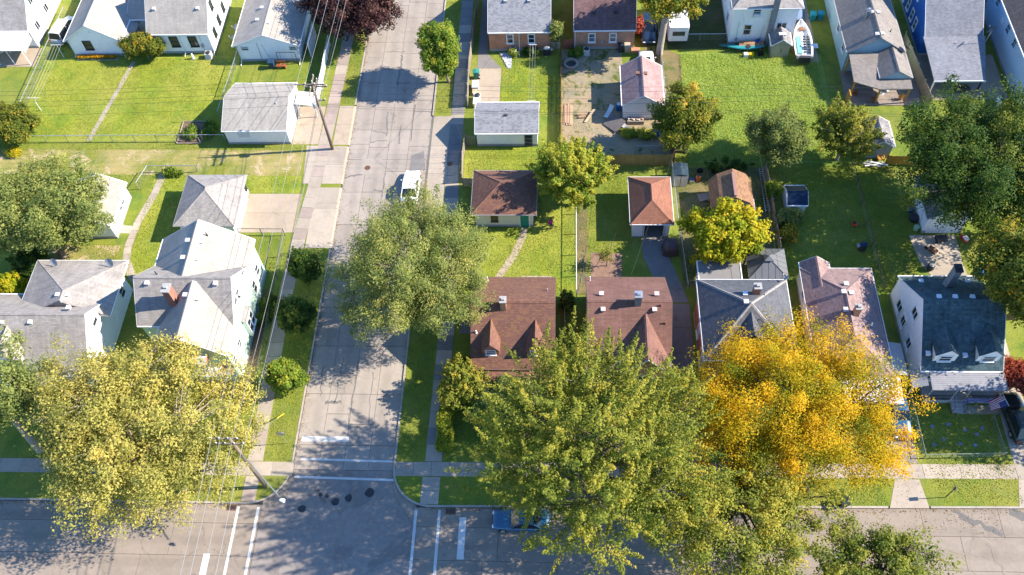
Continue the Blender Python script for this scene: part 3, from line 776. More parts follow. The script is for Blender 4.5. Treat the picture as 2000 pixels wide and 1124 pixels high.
R_BRN3 = m_shingle("shingle_dark_brown", (.17, .125, .10), .15, row=.16, mortar=.6, weather=.15)
FLAT = m_concrete("flat_roof_membrane", (0.184, 0.180, 0.179), .06, 0, (0.143, 0.139, 0.138), 1, .02)
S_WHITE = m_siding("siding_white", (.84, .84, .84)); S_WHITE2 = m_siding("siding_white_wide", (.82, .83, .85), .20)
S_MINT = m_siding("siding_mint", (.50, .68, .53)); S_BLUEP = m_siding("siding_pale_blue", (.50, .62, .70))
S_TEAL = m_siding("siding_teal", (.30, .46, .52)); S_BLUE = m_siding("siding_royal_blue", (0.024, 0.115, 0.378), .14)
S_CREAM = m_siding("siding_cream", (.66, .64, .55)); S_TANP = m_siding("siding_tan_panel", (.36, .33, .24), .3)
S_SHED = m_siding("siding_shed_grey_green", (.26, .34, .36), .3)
B_ORANGE = m_brick("brick_orange", (0.450, 0.194, 0.108), (0.504, 0.230, 0.135), (0.414, 0.243, 0.171))
B_BROWN = m_brick("brick_tan", (0.387, 0.198, 0.117), (0.450, 0.252, 0.162), (0.378, 0.270, 0.198))
B_RED = m_brick("brick_red", (.30, .11, .075), (.36, .14, .09), (.34, .24, .2)); B_GREY = m_brick("brick_painted_grey", (.22, .22, .225), (.26, .26, .26), (.2, .2, .2))
W_DECK = m_wood("deck_wood", (.25, .205, .175)); W_GOLD = m_wood("cedar_gold", (.42, .23, .045)); W_OLD = m_wood("weathered_wood", (.26, .22, .18)); W_TAN = m_wood("fence_tan", (.45, .34, .22))
METAL_BLUE = m_plain("blue_sheet_metal", (0.005, 0.018, 0.044), .35, .12, 2, metal=.2)
WHITE_M = m_plain("white_sheet_metal", (.62, .63, .66), .4, .08, 2)

def house(name, label, x, y, cat="house"): return thing(name, label, cat, (0, 0, 0))

# --- white house cut by the left edge (north west)
h = house("white_house", "white house with grey roof and white patio awning at the upper left corner", -55, 60)
r = gable(h, -62, -49.6, 56.4, 65.8, 3.1, 7.6, 'x', S_WHITE, R_GREY2, og=.1)
vents(r, [(-53.4, 58.6, 5.35)])
for (y, z, w) in ((58.3, 1.9, .8), (61.5, 1.9, .8), (59.6, 4.6, .8), (62.2, 4.6, .8)): window(h, (-49.6, y, z), 'x+', w, 1.0, kind='slide')
a = MB().slabs([[(-58, 56.35, 3.0), (-49.4, 56.35, 3.0), (-49.4, 53.2, 2.55), (-58, 53.2, 2.55)]], .1).build("patio_awning", WHITE_M, h)
for x in (-57, -55.2, -53.4, -51.6, -49.7): MB().tube([(x, 53.5, GZ), (x, 53.4, 2.5)], .05, 6).build("awning_post", WHITE_T, a)
for x0 in (-57, -53.4): MB().tube([(x0, 53.5, 1.5), (x0 + 1.8, 53.42, 2.4)], .03, 5).build("awning_brace", WHITE_T, a)
MB().box(-58, -49.2, 53.1, 56.3, .09, .13).build("patio_slab", DRIVE, h)
MB().obox((-49.65, 54.9, 2.1), (.02, 0, 0), (0, 1.3, 0), (0, 0, .5)).build("awning_screen", GREY_T, h)

# --- front-gabled white house with the flower bed
h = house("white_house", "low white house with gable front, one dark window and a flower bed below", -41, 58)
r = gable(h, -44.5, -38.3, 54.9, 65.5, 2.65, 4.75, 'y', S_WHITE, R_GREY, oh=.4, og=.2)
window(h, (-42.3, 54.9, 1.75), 'y-', .85, 1.15, DARK_T, 'hung')
MB().lathe((-41.3, 54.86, 3.7), [(.1, -.05), (.1, .05)], 10, 'y').build("gable_vent", WHITE_T, h)
r2 = gable(h, -38.28, -34.75, 58.8, 64.6, 2.5, 3.7, 'x', S_WHITE, R_GREY, og=.02, found=False)
m = MB().slabs([[(-38.6, 55.4, 2.75), (-36.9, 55.4, 2.05), (-36.9, 58.6, 2.05), (-38.6, 58.6, 2.75)]], .12); m.build("porch_roof", R_GREY2, h)
for yy in (55.6, 58.3): MB().box(-37.1, -36.98, yy, yy + .12, GZ, 1.98).build("porch_post", WHITE_T, h)
downspout(h, -38.25, 54.95, 2.5, 'y-', .5); downspout(h, -44.45, 54.95, 2.5, 'y-', .4)
MB().box(-37.6, -37.1, 56.4, 56.9, .1, .22).build("step", FND, h)

# --- storey-and-a-half white house
h = house("white_house", "tall white house with two dark rear windows facing the long lawn", -31, 60)
r = gable(h, -34.6, -27.4, 55.2, 64.6, 3.2, 7.1, 'x', S_WHITE, R_GREY, oh=.2, og=.08)
vents(r, [(-33.6, 57.2, 5.05), (-28.4, 57.2, 5.05)])
for x in (-31.82, -29.55): window(h, (x, 55.2, 1.9), 'y-', .85, 1.35, DARK_T)
for (y, z) in ((56.9, 1.8), (59.1, 1.8), (61.4, 1.8), (58.6, 4.4), (60.9, 4.5)): window(h, (-27.4, y, z), 'x+', .7, 1.15, DARK_T, trim=.06)
downspout(h, -31.0, 55.2, 3.1, 'y-', .7); downspout(h, -27.5, 55.2, 3.1, 'y-', .5)
MB().tube([(-28.6, 55.12, .6), (-28.6, 55.12, 2.9)], .02, 5).box(-28.75, -28.45, 55.02, 55.18, 1.1, 1.5).build("meter_box", GREY_T, h)

# --- small white house with two dishes
h = house("white_house", "small white gabled house with two satellite dishes on its left eave", -20, 58)
r = gable(h, -23.9, -16.8, 53.7, 63.4, 2.65, 4.15, 'y', S_WHITE2, R_GREY, oh=.4, og=.25)
vents(r, [(-21.6, 56.6, 3.75), (-21.4, 58.6, 3.85), (-20.0, 55.6, 4.15)])
for x in (-23.0, -17.3): window(h, (x, 53.7, 2.05), 'y-', .8, .45, WHITE_T, 'hung', sill=False)
downspout(h, -23.85, 53.7, 2.4, 'y-', .9); downspout(h, -16.85, 53.7, 2.4, 'y-', .8)
dish(h, (-24.15, 56.2, 2.6), .42, 3.6); dish(h, (-24.2, 54.6, 2.5), .34, 3.6)
MB().tube([(-21.4, 53.66, .5), (-21.4, 53.66, 2.9)], .018, 5).tube([(-20.4, 53.66, .6), (-20.9, 53.66, 2.7)], .012, 5).build("service_cable", DARK_T, h)
MB().box(-23.94, -16.76, 53.64, 53.69, GZ + .3, GZ + .36).build("base_trim", m_plain("base_blue", (.30, .38, .45), .6), h)
MB().box(-15.75, -15.6, 54.3, 58, GZ, 2.2).build("side_fence_panel", WHITE_M, h)

# --- detached gable garage with pale roof
h = house("garage", "white detached garage with plain gable roof beside the utility pole", -19, 44, "garage")
r = gable(h, -22.7, -15.8, 40.6, 47.3, 2.45, 3.85, 'x', S_WHITE, R_GREY, oh=.25, og=.12)
vents(r, []); pipe(r, -17.0, 43.2, 3.7, .1, .06)
MB().prism([(-21.2, 40.57), (-20.2, 40.57), (-20.0, 40.585), (-21.3, 40.585)], 1.2, 1.9).build("wall_patch", m_plain("faded_paint", (.58, .61, .62), .6), h)
door(h, (-15.8, 45.9, 1.15), 'x+'); q = MB().box(-15.83, -15.76, 41.3, 44.6, GZ, 2.2)
for k in range(4): q.box(-15.845, -15.83, 41.35, 44.55, GZ + .08 + k * .52, GZ + .52 + k * .52)
q.build("garage_door", WHITE_M, h)
c = thing("lean_to_roof", "small flat grey lean-to roof beside the gable garage", "shelter")
MB().slabs([[(-15.55, 44.6, 2.2), (-13.25, 44.4, 2.0), (-13.6, 46.5, 2.0), (-15.55, 46.6, 2.2)]], .08).build("roof_sheet", m_concrete("sheet_pale", (.5, .49, .47), .05, 0, (.4, .39, .37), 1, 0), c)
for x, y in ((-15.4, 44.8), (-13.45, 44.6), (-13.75, 46.4), (-15.4, 46.4)): MB().box(x - .05, x + .05, y - .05, y + .05, GZ, 1.97).build("post", WHITE_T, c)

# --- hip garage with concrete drive
h = house("garage", "pale grey hipped garage with concrete drive next to the mint green house", -22, 31, "garage")
r = hip(h, -24.65, -19.15, 27.85, 33.75, 2.5, 4.35, (-21.85, 30.65), (-21.85, 31.0), S_WHITE, R_GREY2, .35, trim=GREY_T)
q = MB().box(-19.16, -19.10, 28.7, 32.9, GZ, 2.2)
for k in range(4): q.box(-19.10, -19.08, 28.75, 32.85, GZ + .08 + k * .52, GZ + .52 + k * .52)
q.build("garage_door", WHITE_M, h)
MB().box(-19.14, -19.0, 33.1, 33.5, 1.0, 2.2).build("side_panel", DARK_T, h)

# --- white garage under the left tree
h = house("garage", "white gabled garage half hidden by the tall tree at the left", -34, 30, "garage")
r = gable(h, -36.6, -31.75, 27.7, 33.1, 2.5, 3.9, 'y', S_WHITE, R_GREY, oh=.3, og=.15)
window(h, (-31.75, 31.4, 1.6), 'x+', .6, .9, WHITE_T, glass=GLASS_L); window(h, (-31.75, 30.6, 1.6), 'x+', .5, .9, WHITE_T, glass=GLASS_L)
door(h, (-31.75, 28.9, 1.1), 'x+')
MB().lathe((-34.15, 33.1, 4.0), [(.05, 0), (.03, .5)], 6).build("finial", WHITE_T, h)

# --- big mint house with crossing gables
h = house("mint_house", "large mint green house with crossing grey gables and a brick chimney", -19, 17)
r = gable(h, -23.71, -15.39, 17.6, 23.55, 5.45, 8.33, 'y', S_MINT, R_GREY, oh=.25, og=.2, gut=True)
vents(r, [(-18.9, 21.5, 8.0), (-18.9, 19.6, 8.0), (-20.05, 21.5, 8.25), (-20.05, 19.6, 8.25)]); pipe(r, -18.6, 22.4, 7.9, .35, .05, DARK_T)
r = gable(h, -23.75, -15.35, 14.25, 20.5, 5.45, 8.35, 'x', S_MINT, R_GREY2, oh=.15, og=.2, found=False)
vents(r, [(-22.7, 16.9, 8.15), (-16.5, 16.9, 8.15)])
chimney(r, -20.35, 15.75, 6.4, 9.1, .62, .85, B_RED, FND); pipe(r, -22.2, 18.0, 8.0, .4, .05, DARK_T)
r = gable(h, -21.75, -15.30, 11.35, 16.8, 5.45, 8.30, 'y', S_MINT, R_GREY, oh=.12, og=.2, found=True)
vents(r, [(-17.9, 15.4, 8.0), (-18.9, 15.6, 8.25)])
for (y, z, w, hh) in ((19.6, 5.6, .55, .9), (17.3, 5.7, .6, 1.2), (16.45, 5.6, .6, 1.2), (20.3, 2.4, .7, 1.5), (22.0, 2.7, .7, 1.3), (13.7, 3.0, .6, .9), (11.9, 3.2, .55, .9)): window(h, (-15.35 if y > 14.3 else -15.30, y, z), 'x+', w, hh, WHITE_T)
q = MB().box(-15.34, -14.95, 15.7, 17.3, 1.0, 3.6); bay = q.build("bay_window", WHITE_T, h)
for y in (16.1, 16.9): window(bay, (-14.95, y, 2.35), 'x+', .6, 1.7, WHITE_T, 'hung')
MB().slabs([[(-15.34, 15.6, 3.9), (-14.85, 15.6, 3.61), (-14.85, 17.4, 3.61), (-15.34, 17.4, 3.9)]], .06).build("bay_roof", R_GREY2, bay)
for (x0, x1, z) in ((-19.2, -16.9, 4.9), (-19.0, -16.2, 2.75)):
    m = MB(); m.slabs([[(x0, 11.3, z + .75), (x1, 11.3, z + .75), (x1, 10.85, z + .55), (x0, 10.85, z + .55)], [(x0, 10.85, z + .55), (x1, 10.85, z + .55), (x1, 10.45, z), (x0, 10.45, z)]], .05)
    a = m.build("window_awning", WHITE_M, h)
    q = MB(); q.face((x1 + .01, 11.3, z + .75), (x1 + .01, 11.3, z + .1), (x1 + .01, 10.47, z + .0), (x1 + .01, 10.85, z + .53)); q.build("awning_side", m_plain("red_awning", (.42, .05, .04), .6), a)
    window(h, ((x0 + x1) / 2, 11.35, z - .35), 'y-', 1.2, 1.3, WHITE_T)
MB().slabs([[(-23, 10.6, 2.9), (-15.2, 10.6, 2.9), (-15.2, 11.3, 3.1), (-23, 11.3, 3.1)]], .08).build("porch_eave", R_GREY2, h)
MB().tube([(-15.2, 11.3, 5.4), (-15.25, 11.28, .6), (-14.5, 11.2, .15)], .05, 6).build("downspout", S_MINT, h)

# --- white house beside it, cut by the left edge
h = house("white_house", "white two-part house with faded grey roofs and two dishes at the left edge", -32, 16)
m = MB().box(-35.9, -28.45, 14.4, 21.4, GZ, 4.15); m.build("wall", S_WHITE, h)
r = hip(h, -35.9, -28.0, 16.5, 21.6, 4.15, 6.2, (-31.45, 16.3), (-31.45, 17.35), S_WHITE, R_GREY2, .5, walls=False)
vents(r, [(-31.9, 17.0, 6.0), (-31.0, 17.0, 6.0)]); pipe(r, -31.3, 16.2, 6.2, .3)
dish(r, (-34.0, 21.3, 4.5), .45, -1.9); dish(r, (-28.6, 21.3, 4.5), .5, -1.9)
r = gable(h, -40.5, -28.5, 10.6, 18.6, 3.2, 6.5, 'x', S_WHITE, R_GREY2, oh=.3, og=.1)
vents(r, [(-33.4, 14.0, 6.15), (-36, 14.0, 6.1), (-30.2, 15.4, 6.4)])
for (y, z) in ((20.0, 1.9), (17.6, 2.0), (15.0, 4.3), (12.8, 1.9)): window(h, (-28.5 if y < 18.6 else -28.45, y, z), 'x+', .8, 1.1, WHITE_T)
d = dormer(r, -35.6, 2.6, 11.0, 14.4, 3.3, 4.6, 5.9, S_WHITE, R_GREY, ww=1.0)

# --- brown hip garage with cream walls
h = house("garage", "cream garage with red-brown hipped roof and green door by the side street", 8, 32, "garage")
r = hip(h, 5.3, 11.1, 29.25, 34.25, 2.5, 4.1, (7.85, 31.75), (8.85, 31.75), S_CREAM, R_BROWN, .36, trim=GREY_T)
window(h, (7.23, 29.25, 1.45), 'y-', .55, .75, m_plain("brown_trim", (.10, .065, .045), .6), 'hung')
door(h, (10.25, 29.25, 1.1), 'y-', .85, 1.95, m_plain("green_door", (.01, .22, .15), .5))
MB().box(5.28, 5.34, 29.6, 33.6, GZ, 2.15).build("garage_door", WHITE_M, h)

# --- rust hip garage with open front
h = house("garage", "rust-roofed hipped garage with an open dark front at the end of the drive", 23, 31, "garage")
m = MB().box(21.0, 21.12, 28.0, 33.4, GZ, 2.5).box(24.5, 24.62, 28.0, 33.4, GZ, 2.5).box(21.121, 24.499, 33.28, 33.4, GZ, 2.5).box(21.121, 22.0, 28.0, 28.12, GZ, 2.5).box(24.2, 24.499, 28.0, 28.12, GZ, 2.5).box(22.001, 24.199, 28.0, 28.12, 2.25, 2.5)
m.build("wall", S_WHITE, h)
r = hip(h, 21.0, 24.62, 28.0, 33.4, 2.5, 3.95, (22.78, 29.6), (22.78, 31.6), S_WHITE, R_RUST, .3, walls=False)
MB().box(21.12, 24.5, 27.9, 33.28, .09, .135).build("garage_floor", DRIVE_D, h)
MB().box(22.05, 22.15, 27.98, 28.14, GZ, 2.24).box(24.05, 24.15, 27.98, 28.14, GZ, 2.24).build("door_jamb", WHITE_T, h)

# --- red-brown house with two dormers
h = house("red_roof_house", "red-brown roofed house with two front dormers and a lit brick chimney", 9.7, 16)
r = gable(h, 6.15, 13.3, 11.5, 20.75, 3.15, 6.55, 'x', B_RED, R_BROWN, oh=.2, og=.12, trim=m_plain('trim_brown', (.12, .075, .06), .7))
chimney(r, 8.9, 15.75, 6.0, 7.45, .5, .6, B_BROWN, FND)
for xc in (7.8, 11.7): dormer(r, xc, 1.45, 12.35, 14.9, 3.75, 4.75, 5.7, B_RED, R_BROWN, ww=.75, wh=.6)
pipe(r, 12.7, 18.3, 5.1, .3); pipe(r, 6.5, 13.9, 5.1, .25, .06, WHITE_T); pipe(r, 7.1, 20.4, 3.6, .5, .05, WHITE_T)
MB().box(6.35, 12.9, 16.22, 16.38, 6.58, 6.66).build("ridge_vent", R_BROWN, r)
for x in (8.2, 11.2): window(h, (x, 11.5, 1.9), 'y-', 1.2, 1.2, WHITE_T)
MB().slabs([[(6.3, 9.6, 2.6), (13.2, 9.6, 2.6), (13.2, 11.45, 2.95), (6.3, 11.45, 2.95)]], .1).build("porch_roof", R_BROWN, h)
for x in (6.5, 9.7, 13.0): MB().box(x - .08, x + .08, 9.75, 9.91, GZ, 2.52).build("porch_post", WHITE_T, h)
MB().box(6.2, 13.3, 9.6, 11.4, GZ, .45).build("porch_floor", FND, h)
MB().box(4.4, 6.1, 16.6, 18.4, .09, .14).build("side_step", DRIVE_D, h)

# --- second red-brown house
h = house("red_roof_house", "red-brown roofed house with a capped chimney and rows of roof vents", 20, 16)
r = gable(h, 16.35, 23.45, 11.7, 20.8, 3.15, 6.55, 'x', B_BROWN, R_BROWN2, oh=.2, og=.12, trim=m_plain('trim_brown', (.12, .075, .06), .7))
chimney(r, 20.6, 16.15, 6.2, 7.75, .55, .6, B_GREY, GALV)
vents(r, [(17.6, 15.55, 6.3), (22.05, 15.55, 6.3), (17.5, 17.3, 6.1), (22.35, 17.3, 6.1)], m_plain("pink_vent", (.55, .42, .40), .6))
pipe(r, 22.6, 15.9, 6.4, .3, .06, R_RUST); pipe(r, 23.0, 14.65, 5.5, .3, .06, R_RUST); pipe(r, 21.4, 15.0, 5.85, .15); pipe(r, 16.6, 20.4, 3.6, .6, .05, WHITE_T)
gable(h, 19.3, 23.3, 10.9, 15.4, 3.6, 5.9, 'y', B_BROWN, R_BROWN2, oh=.15, og=.15, found=False)
window(h, (21.3, 10.9, 2.2), 'y-', 1.4, 1.3, WHITE_T)

# --- charcoal pyramid house with flat addition
h = house("grey_roof_house", "brick house with charcoal pyramid roof and a flat-roofed rear addition", 30, 15)
r = hip(h, 26.45, 33.65, 11.5, 19.0, 5.35, 8.05, (30.0, 15.2), (30.0, 15.2), B_RED, R_CHAR, .35, trim=WHITE_T, capmat=R_GREY2)
chimney(r, 30.75, 16.9, 6.5, 8.0, .55, .55, B_RED, FND); vents(r, [(29.75, 16.6, 7.3), (29.6, 15.4, 7.9)], WHITE_M); pipe(r, 31.4, 16.6, 7.0, .3, .05, DARK_T)
dormer(r, 30.0, 2.0, 12.4, 14.6, 6.0, 6.6, 7.6, R_CHAR, R_CHAR, win=True, ww=1.0, wh=.5)
m = MB().box(26.9, 30.45, 19.0, 22.75, GZ, 3.0); m.build("addition_wall", S_WHITE, h)
f = MB().box(26.75, 30.6, 18.98, 22.9, 3.001, 3.12).build("addition_roof", FLAT, h); MB().box(26.70, 30.65, 22.901, 22.96, 2.9, 3.17).box(26.64, 26.74, 18.95, 22.96, 2.9, 3.17).box(30.61, 30.71, 18.95, 22.96, 2.9, 3.17).build("roof_edge", WHITE_T, f)
for (y, z) in ((17.5, 4.4), (14.4, 4.4), (16, 1.9), (13, 1.9)): window(h, (26.45, y, z), 'x-', .8, 1.2, WHITE_T)
dish(h, (34.0, 19.2, 5.5), .3, 2.6); downspout(h, 33.6, 11.5, 5.2, 'y-')
MB().box(26.4, 26.44, 11.6, 18.9, 2.85, 2.95).build("belt_course", WHITE_T, h)
gz = thing("gazebo", "square gazebo with ribbed grey metal roof behind the charcoal roof", "gazebo", (33.3, 23.1, 0))
mt = m_plain("gazebo_metal", (0.144, 0.150, 0.156), .4, .06, 1.5, metal=.3)
m = MB(); A = (0, 0, 3.45); cs = [(-1.85, -1.75, 2.45), (1.85, -1.75, 2.45), (1.85, 1.75, 2.45), (-1.85, 1.75, 2.45)]
m.slabs([[cs[i], cs[(i + 1) % 4], A] for i in range(4)], .05); gr = m.build("roof", mt, gz)
q = MB()
for i in range(4):
    a, c = Vector(cs[i]), Vector(cs[(i + 1) % 4]); q.tube([a + UP * .02, Vector(A) + UP * .03], .03, 4)
    for k in range(1, 6):
        e = a.lerp(c, k / 6); t = 1 - abs(k / 3 - 1); q.tube([e + UP * .012, e + (Vector(A) - (a + c) / 2) * t * .98 + UP * .012], .016, 4)
q.build("seam", m_plain("seam_dark", (.10, .10, .105), .5), gr)
MB().slabs([[(-.45, -.42, 3.50), (.45, -.42, 3.50), (0, 0, 3.78)], [(.45, -.42, 3.50), (.45, .42, 3.50), (0, 0, 3.78)], [(.45, .42, 3.50), (-.45, .42, 3.50), (0, 0, 3.78)], [(-.45, .42, 3.50), (-.45, -.42, 3.50), (0, 0, 3.78)]], .04).build("roof_vent", mt, gr)
for sx in (-1.6, 1.6):
    for sy in (-1.5, 1.5): MB().box(sx - .06, sx + .06, sy - .06, sy + .06, GZ, 2.42).build("post", DARK_T, gz)

# --- dusty pink roof
h = house("pink_roof_house", "white house with dusty pink L-shaped roof shaded by leaf shadows", 39, 17)
r = hip(h, 36.5, 42.3, 11.2, 21.9, 2.95, 4.85, (39.25, 14.0), (39.25, 18.6), S_WHITE, R_PINK, .35)
vents(r, [(39.0, 18.4, 4.9), (39.7, 18.4, 4.75), (38.9, 16.6, 4.8), (39.5, 19.5, 4.5)]); chimney(r, 39.75, 16.3, 4.4, 5.7, .5, .5, B_BROWN, FND); pipe(r, 41.2, 15.6, 4.0, .25, .06, WHITE_T)
gable(h, 36.54, 38.6, 19.8, 22.9, 2.95, 3.75, 'y', S_WHITE, R_PINK, oh=.3, og=.1, found=False)
for y in (20.2, 17.4): window(h, (36.5, y, 1.9), 'x-', .7, 1.2, WHITE_T)
m = MB().slabs([[(38.2, 8.7, 2.45), (43.1, 8.7, 2.45), (43.1, 11.15, 2.8), (38.2, 11.15, 2.8)]], .1); m.build("porch_roof", WHITE_M, h)
for x in (38.4, 42.9): MB().box(x - .06, x + .06, 8.85, 8.97, GZ, 2.38).build("porch_post", WHITE_T, h)
MB().box(38.2, 43.0, 8.8, 11.15, GZ, .5).build("porch_floor", FND, h)
MB().slabs([[(42.7, 11.4, 2.7), (44.0, 11.4, 2.4), (44.0, 14.6, 2.4), (42.7, 14.6, 2.7)]], .06).build("carport_awning", GREY_T, h)

# --- white house with teal shingles
h = house("white_house", "white house with dark teal roof, two white dormers and an American flag", 48, 16)
r = gable(h, 45.0, 51.7, 11.75, 21.15, 3.05, 6.65, 'x', S_WHITE, R_TEAL, oh=.2, og=.1)
for xc in (46.75, 50.35): dormer(r, xc, 1.85, 12.25, 15.0, 3.45, 4.75, 5.55, S_WHITE, R_TEAL, ww=.95, wh=.75)
vents(r, [(46.4, 20.2, 3.95), (46.35, 16.85, 6.55), (47.7, 16.85, 6.55), (49.15, 16.85, 6.55), (50.5, 20.2, 3.95), (45.4, 12.7, 4.0), (48.5, 12.6, 3.9)], WHITE_M)
chimney(r, 48.3, 19.3, 4.0, 7.3, .55, .75, B_GREY, DARK_T); pipe(r, 45.5, 18.2, 5.6, .25, .06, R_RUST)
for (y, z, w) in ((18.9, 1.7, 1.0), (17.3, 1.75, .75), (16.5, 4.4, .95), (15.0, 1.75, .8)): window(h, (45.0, y, z), 'x-', w, 1.05, WHITE_T, 'slide', trim=.12)
pr = MB().slabs([[(45.6, 9.85, 2.75), (51.9, 9.85, 2.75), (51.9, 11.55, 3.0), (45.6, 11.55, 3.0)]], .1).build("porch_roof", m_plain("porch_metal", (0.180, 0.180, 0.201), .45, .12, 1.5), h)
q = MB()
for k in range(9): q.slabs([[(45.65, 9.95 + k * .185, 2.778 + k * .0272), (51.85, 9.95 + k * .185, 2.778 + k * .0272), (51.85, 9.98 + k * .185, 2.783 + k * .0272), (45.65, 9.98 + k * .185, 2.783 + k * .0272)]], .012)
q.build("roof_seam", GREY_T, pr)
sa = MB().slabs([[(44.2, 10.3, 2.25), (45.4, 10.3, 2.75), (45.4, 12.0, 2.8), (44.2, 12.0, 2.3)]], .07).build("side_awning", GREY_T, h)
for y in (10.4, 11.9): MB().tube([(44.3, y, GZ), (44.3, y, 2.2)], .04, 6).build("awning_post", WHITE_T, sa)
MB().box(45.6, 51.8, 9.95, 11.74, GZ, .62).build("porch_floor", FND, h)
rl = MB()
for (xa, xb) in ((45.65, 47.8), (49.0, 51.7)):
    rl.box(xa, xb, 9.97, 10.02, 1.45, 1.5).box(xa, xb, 9.97, 10.02, .75, .79)
    for k in range(int((xb - xa) / .14)): rl.box(xa + k * .14, xa + k * .14 + .025, 9.98, 10.01, .62, 1.45)
rl.build("porch_railing", DARK_T, h)
for x in (45.7, 47.85, 48.95, 51.7): MB().box(x - .05, x + .05, 9.96, 10.06, .62, 2.7).build("porch_post", GREY_T, h)
for k in range(3): MB().box(47.95, 48.9, 9.0 + k * .31, 9.31 + k * .31, GZ, .23 + k * .14).build("step", FND, h)
st = MB()
for x in (47.9, 48.95): st.tube([(x, 9.0, .2), (x, 9.0, 1.05), (x, 9.95, 1.5)], .025, 5)
st.build("stair_railing", DARK_T, h)
door(h, (48.4, 11.74, 1.65), 'y-'); window(h, (46.6, 11.74, 1.9), 'y-', 1.3, 1.1, WHITE_T)

# --- orange brick house
h = house("brick_house", "orange brick house with speckled light grey roof and white downspout", 9, 59)
r = gable(h, 5.5, 12.6, 55.0, 64.6, 3.05, 6.4, 'x', B_ORANGE, R_SPECK, oh=.2, og=.06)
vents(r, [(7.45, 57.7, 5.1), (10.15, 57.7, 5.1)], GREY_T)
for x in (7.94, 10.42): window(h, (x, 55.0, 1.95), 'y-', .62, 1.15, WHITE_T, trim=.12)
downspout(h, 9.0, 55.0, 3.0, 'y-', 1.0)
MB().box(8.55, 8.75, 54.88, 54.99, 1.2, 1.5).box(8.4, 8.5, 54.9, 54.99, .9, 1.1).build("meter_box", GREY_T, h)
# --- brown brick house with plum roof
h = house("brick_house", "brown brick house with plum roof mottled by tree shadow", 19, 59)
r = gable(h, 15.35, 22.3, 55.2, 64.6, 3.05, 6.4, 'x', B_BROWN, R_PLUM, oh=.2, og=.06)
vents(r, [(17.55, 56.6, 4.25), (20.05, 56.6, 4.25)], DARK_T)
for x in (17.39, 19.81): window(h, (x, 55.2, 1.8), 'y-', .62, 1.1, WHITE_T, trim=.12, glass=GLASS_L)
downspout(h, 15.45, 55.2, 3.0, 'y-', .4); MB().box(18.5, 18.75, 55.06, 55.19, 1.0, 1.35).build("meter_box", GREY_T, h)
MB().box(22.0, 23.0, 54.4, 55.1, GZ, .35).build("step", B_ORANGE, h)

# --- white garage with speckled roof
h = house("garage", "long white garage with speckled grey roof beside the wooden fence", 8, 42, "garage")
r = gable(h, 4.85, 11.35, 40.15, 44.2, 2.35, 3.45, 'x', S_WHITE, R_SPECK, oh=.25, og=.15)
vents(r, [(8.0, 41.7, 3.2)], DARK_T); pipe(r, 8.0, 42.2, 3.5, .12, .09, DARK_T)
q = MB()
for k in range(7): q.box(10.05, 10.75, 40.05 - .06 * (k % 2), 40.14, .25 + k * .28, .37 + k * .28)
q.tube([(10.0, 40.05, GZ), (10.0, 40.1, 2.2)], .03, 4).tube([(10.8, 40.05, GZ), (10.8, 40.1, 2.2)], .03, 4)
q.build("wall_shelf", DARK_T, h)
# --- pink garage
h = house("garage", "white garage with faded pink roof beside the bare dirt yard", 22.6, 46.5, "garage")
r = gable(h, 20.65, 24.75, 43.9, 49.7, 2.45, 3.75, 'y', S_WHITE, R_PINKP, oh=.2, og=.15)
vents(r, [(22.15, 47.2, 3.8), (23.0, 47.2, 3.75)], m_plain("rusty_vent", (.18, .10, .07), .8))

# --- tall white house with lean chimney
h = house("white_house", "tall white two-storey house with grey exterior chimney behind the weedy lawn", 37, 60)
r = hip(h, 33.25, 40.35, 55.8, 64.5, 5.45, 8.0, (36.8, 59.6), (36.8, 61), S_WHITE, R_GREY2, .35)
for (x, z, w, hh, k) in ((35.76, 4.75, .75, 1.2, 'hung'), (35.1, 2.2, .75, 1.35, 'hung'), (38.85, 2.75, 1.0, .75, 'slide')): window(h, (x, 55.8, z), 'y-', w, hh, WHITE_T, k)
MB().box(35.45, 36.05, 55.5, 55.79, 4.15, 4.55).build("window_air_conditioner", WHITE_M, h)
MB().box(37.35, 37.95, 55.35, 55.79, GZ, 7.6).build("exterior_chimney", B_GREY, h)
for (y, z) in ((58, 4.4), (61, 4.4), (58.5, 1.8)): window(h, (33.25, y, z), 'x-', .8, 1.2, WHITE_T)
MB().tube([(34.0, 55.74, 3.4), (34.0, 55.74, 1.0)], .02, 5).box(33.9, 34.15, 55.62, 55.78, .7, 1.05).tube([(36.9, 55.74, 3.0), (36.7, 55.74, 1.0)], .015, 5).box(36.55, 36.8, 55.62, 55.78, .65, 1.0).build("meter_box", GREY_T, h)

# --- teal house with timber porch
h = house("teal_house", "pale teal house with tan roof and a covered timber deck at the back", 48.5, 56)
r = gable(h, 45.4, 51.35, 51.1, 66, 3.1, 5.0, 'y', S_TEAL, R_TAN, oh=.15, og=.2, found=False, trim=GREY_T)
chimney(r, 47.6, 54.7, 4.2, 5.6, .35, .35, B_GREY, GALV); vents(r, [(48.1, 55.1, 5.05), (48.85, 55.2, 4.95), (48.05, 51.6, 5.0), (48.6, 51.6, 5.05)]); pipe(r, 50.0, 53.0, 4.2, .3, .04, DARK_T)
for y in (55.9, 52.7): window(h, (45.4, y, 2.3), 'x-', .75, 1.05, WHITE_T)
pr = MB().slabs([[(45.45, 50.85, 3.05), (45.45, 46.95, 2.55), (48.1, 45.9, 2.42), (48.6, 45.9, 2.42), (48.6, 50.85, 3.05)], [(48.6, 50.85, 3.05), (48.6, 45.9, 2.42), (51.5, 45.9, 2.42), (51.5, 50.85, 3.05)]], .12).build("porch_roof", R_TAN, h)
gable(h, 48.35, 51.5, 47.3, 51.0, 2.75, 3.7, 'y', S_TEAL, R_TAN, oh=.12, og=.1, zb=2.6, found=False, trim=GREY_T)
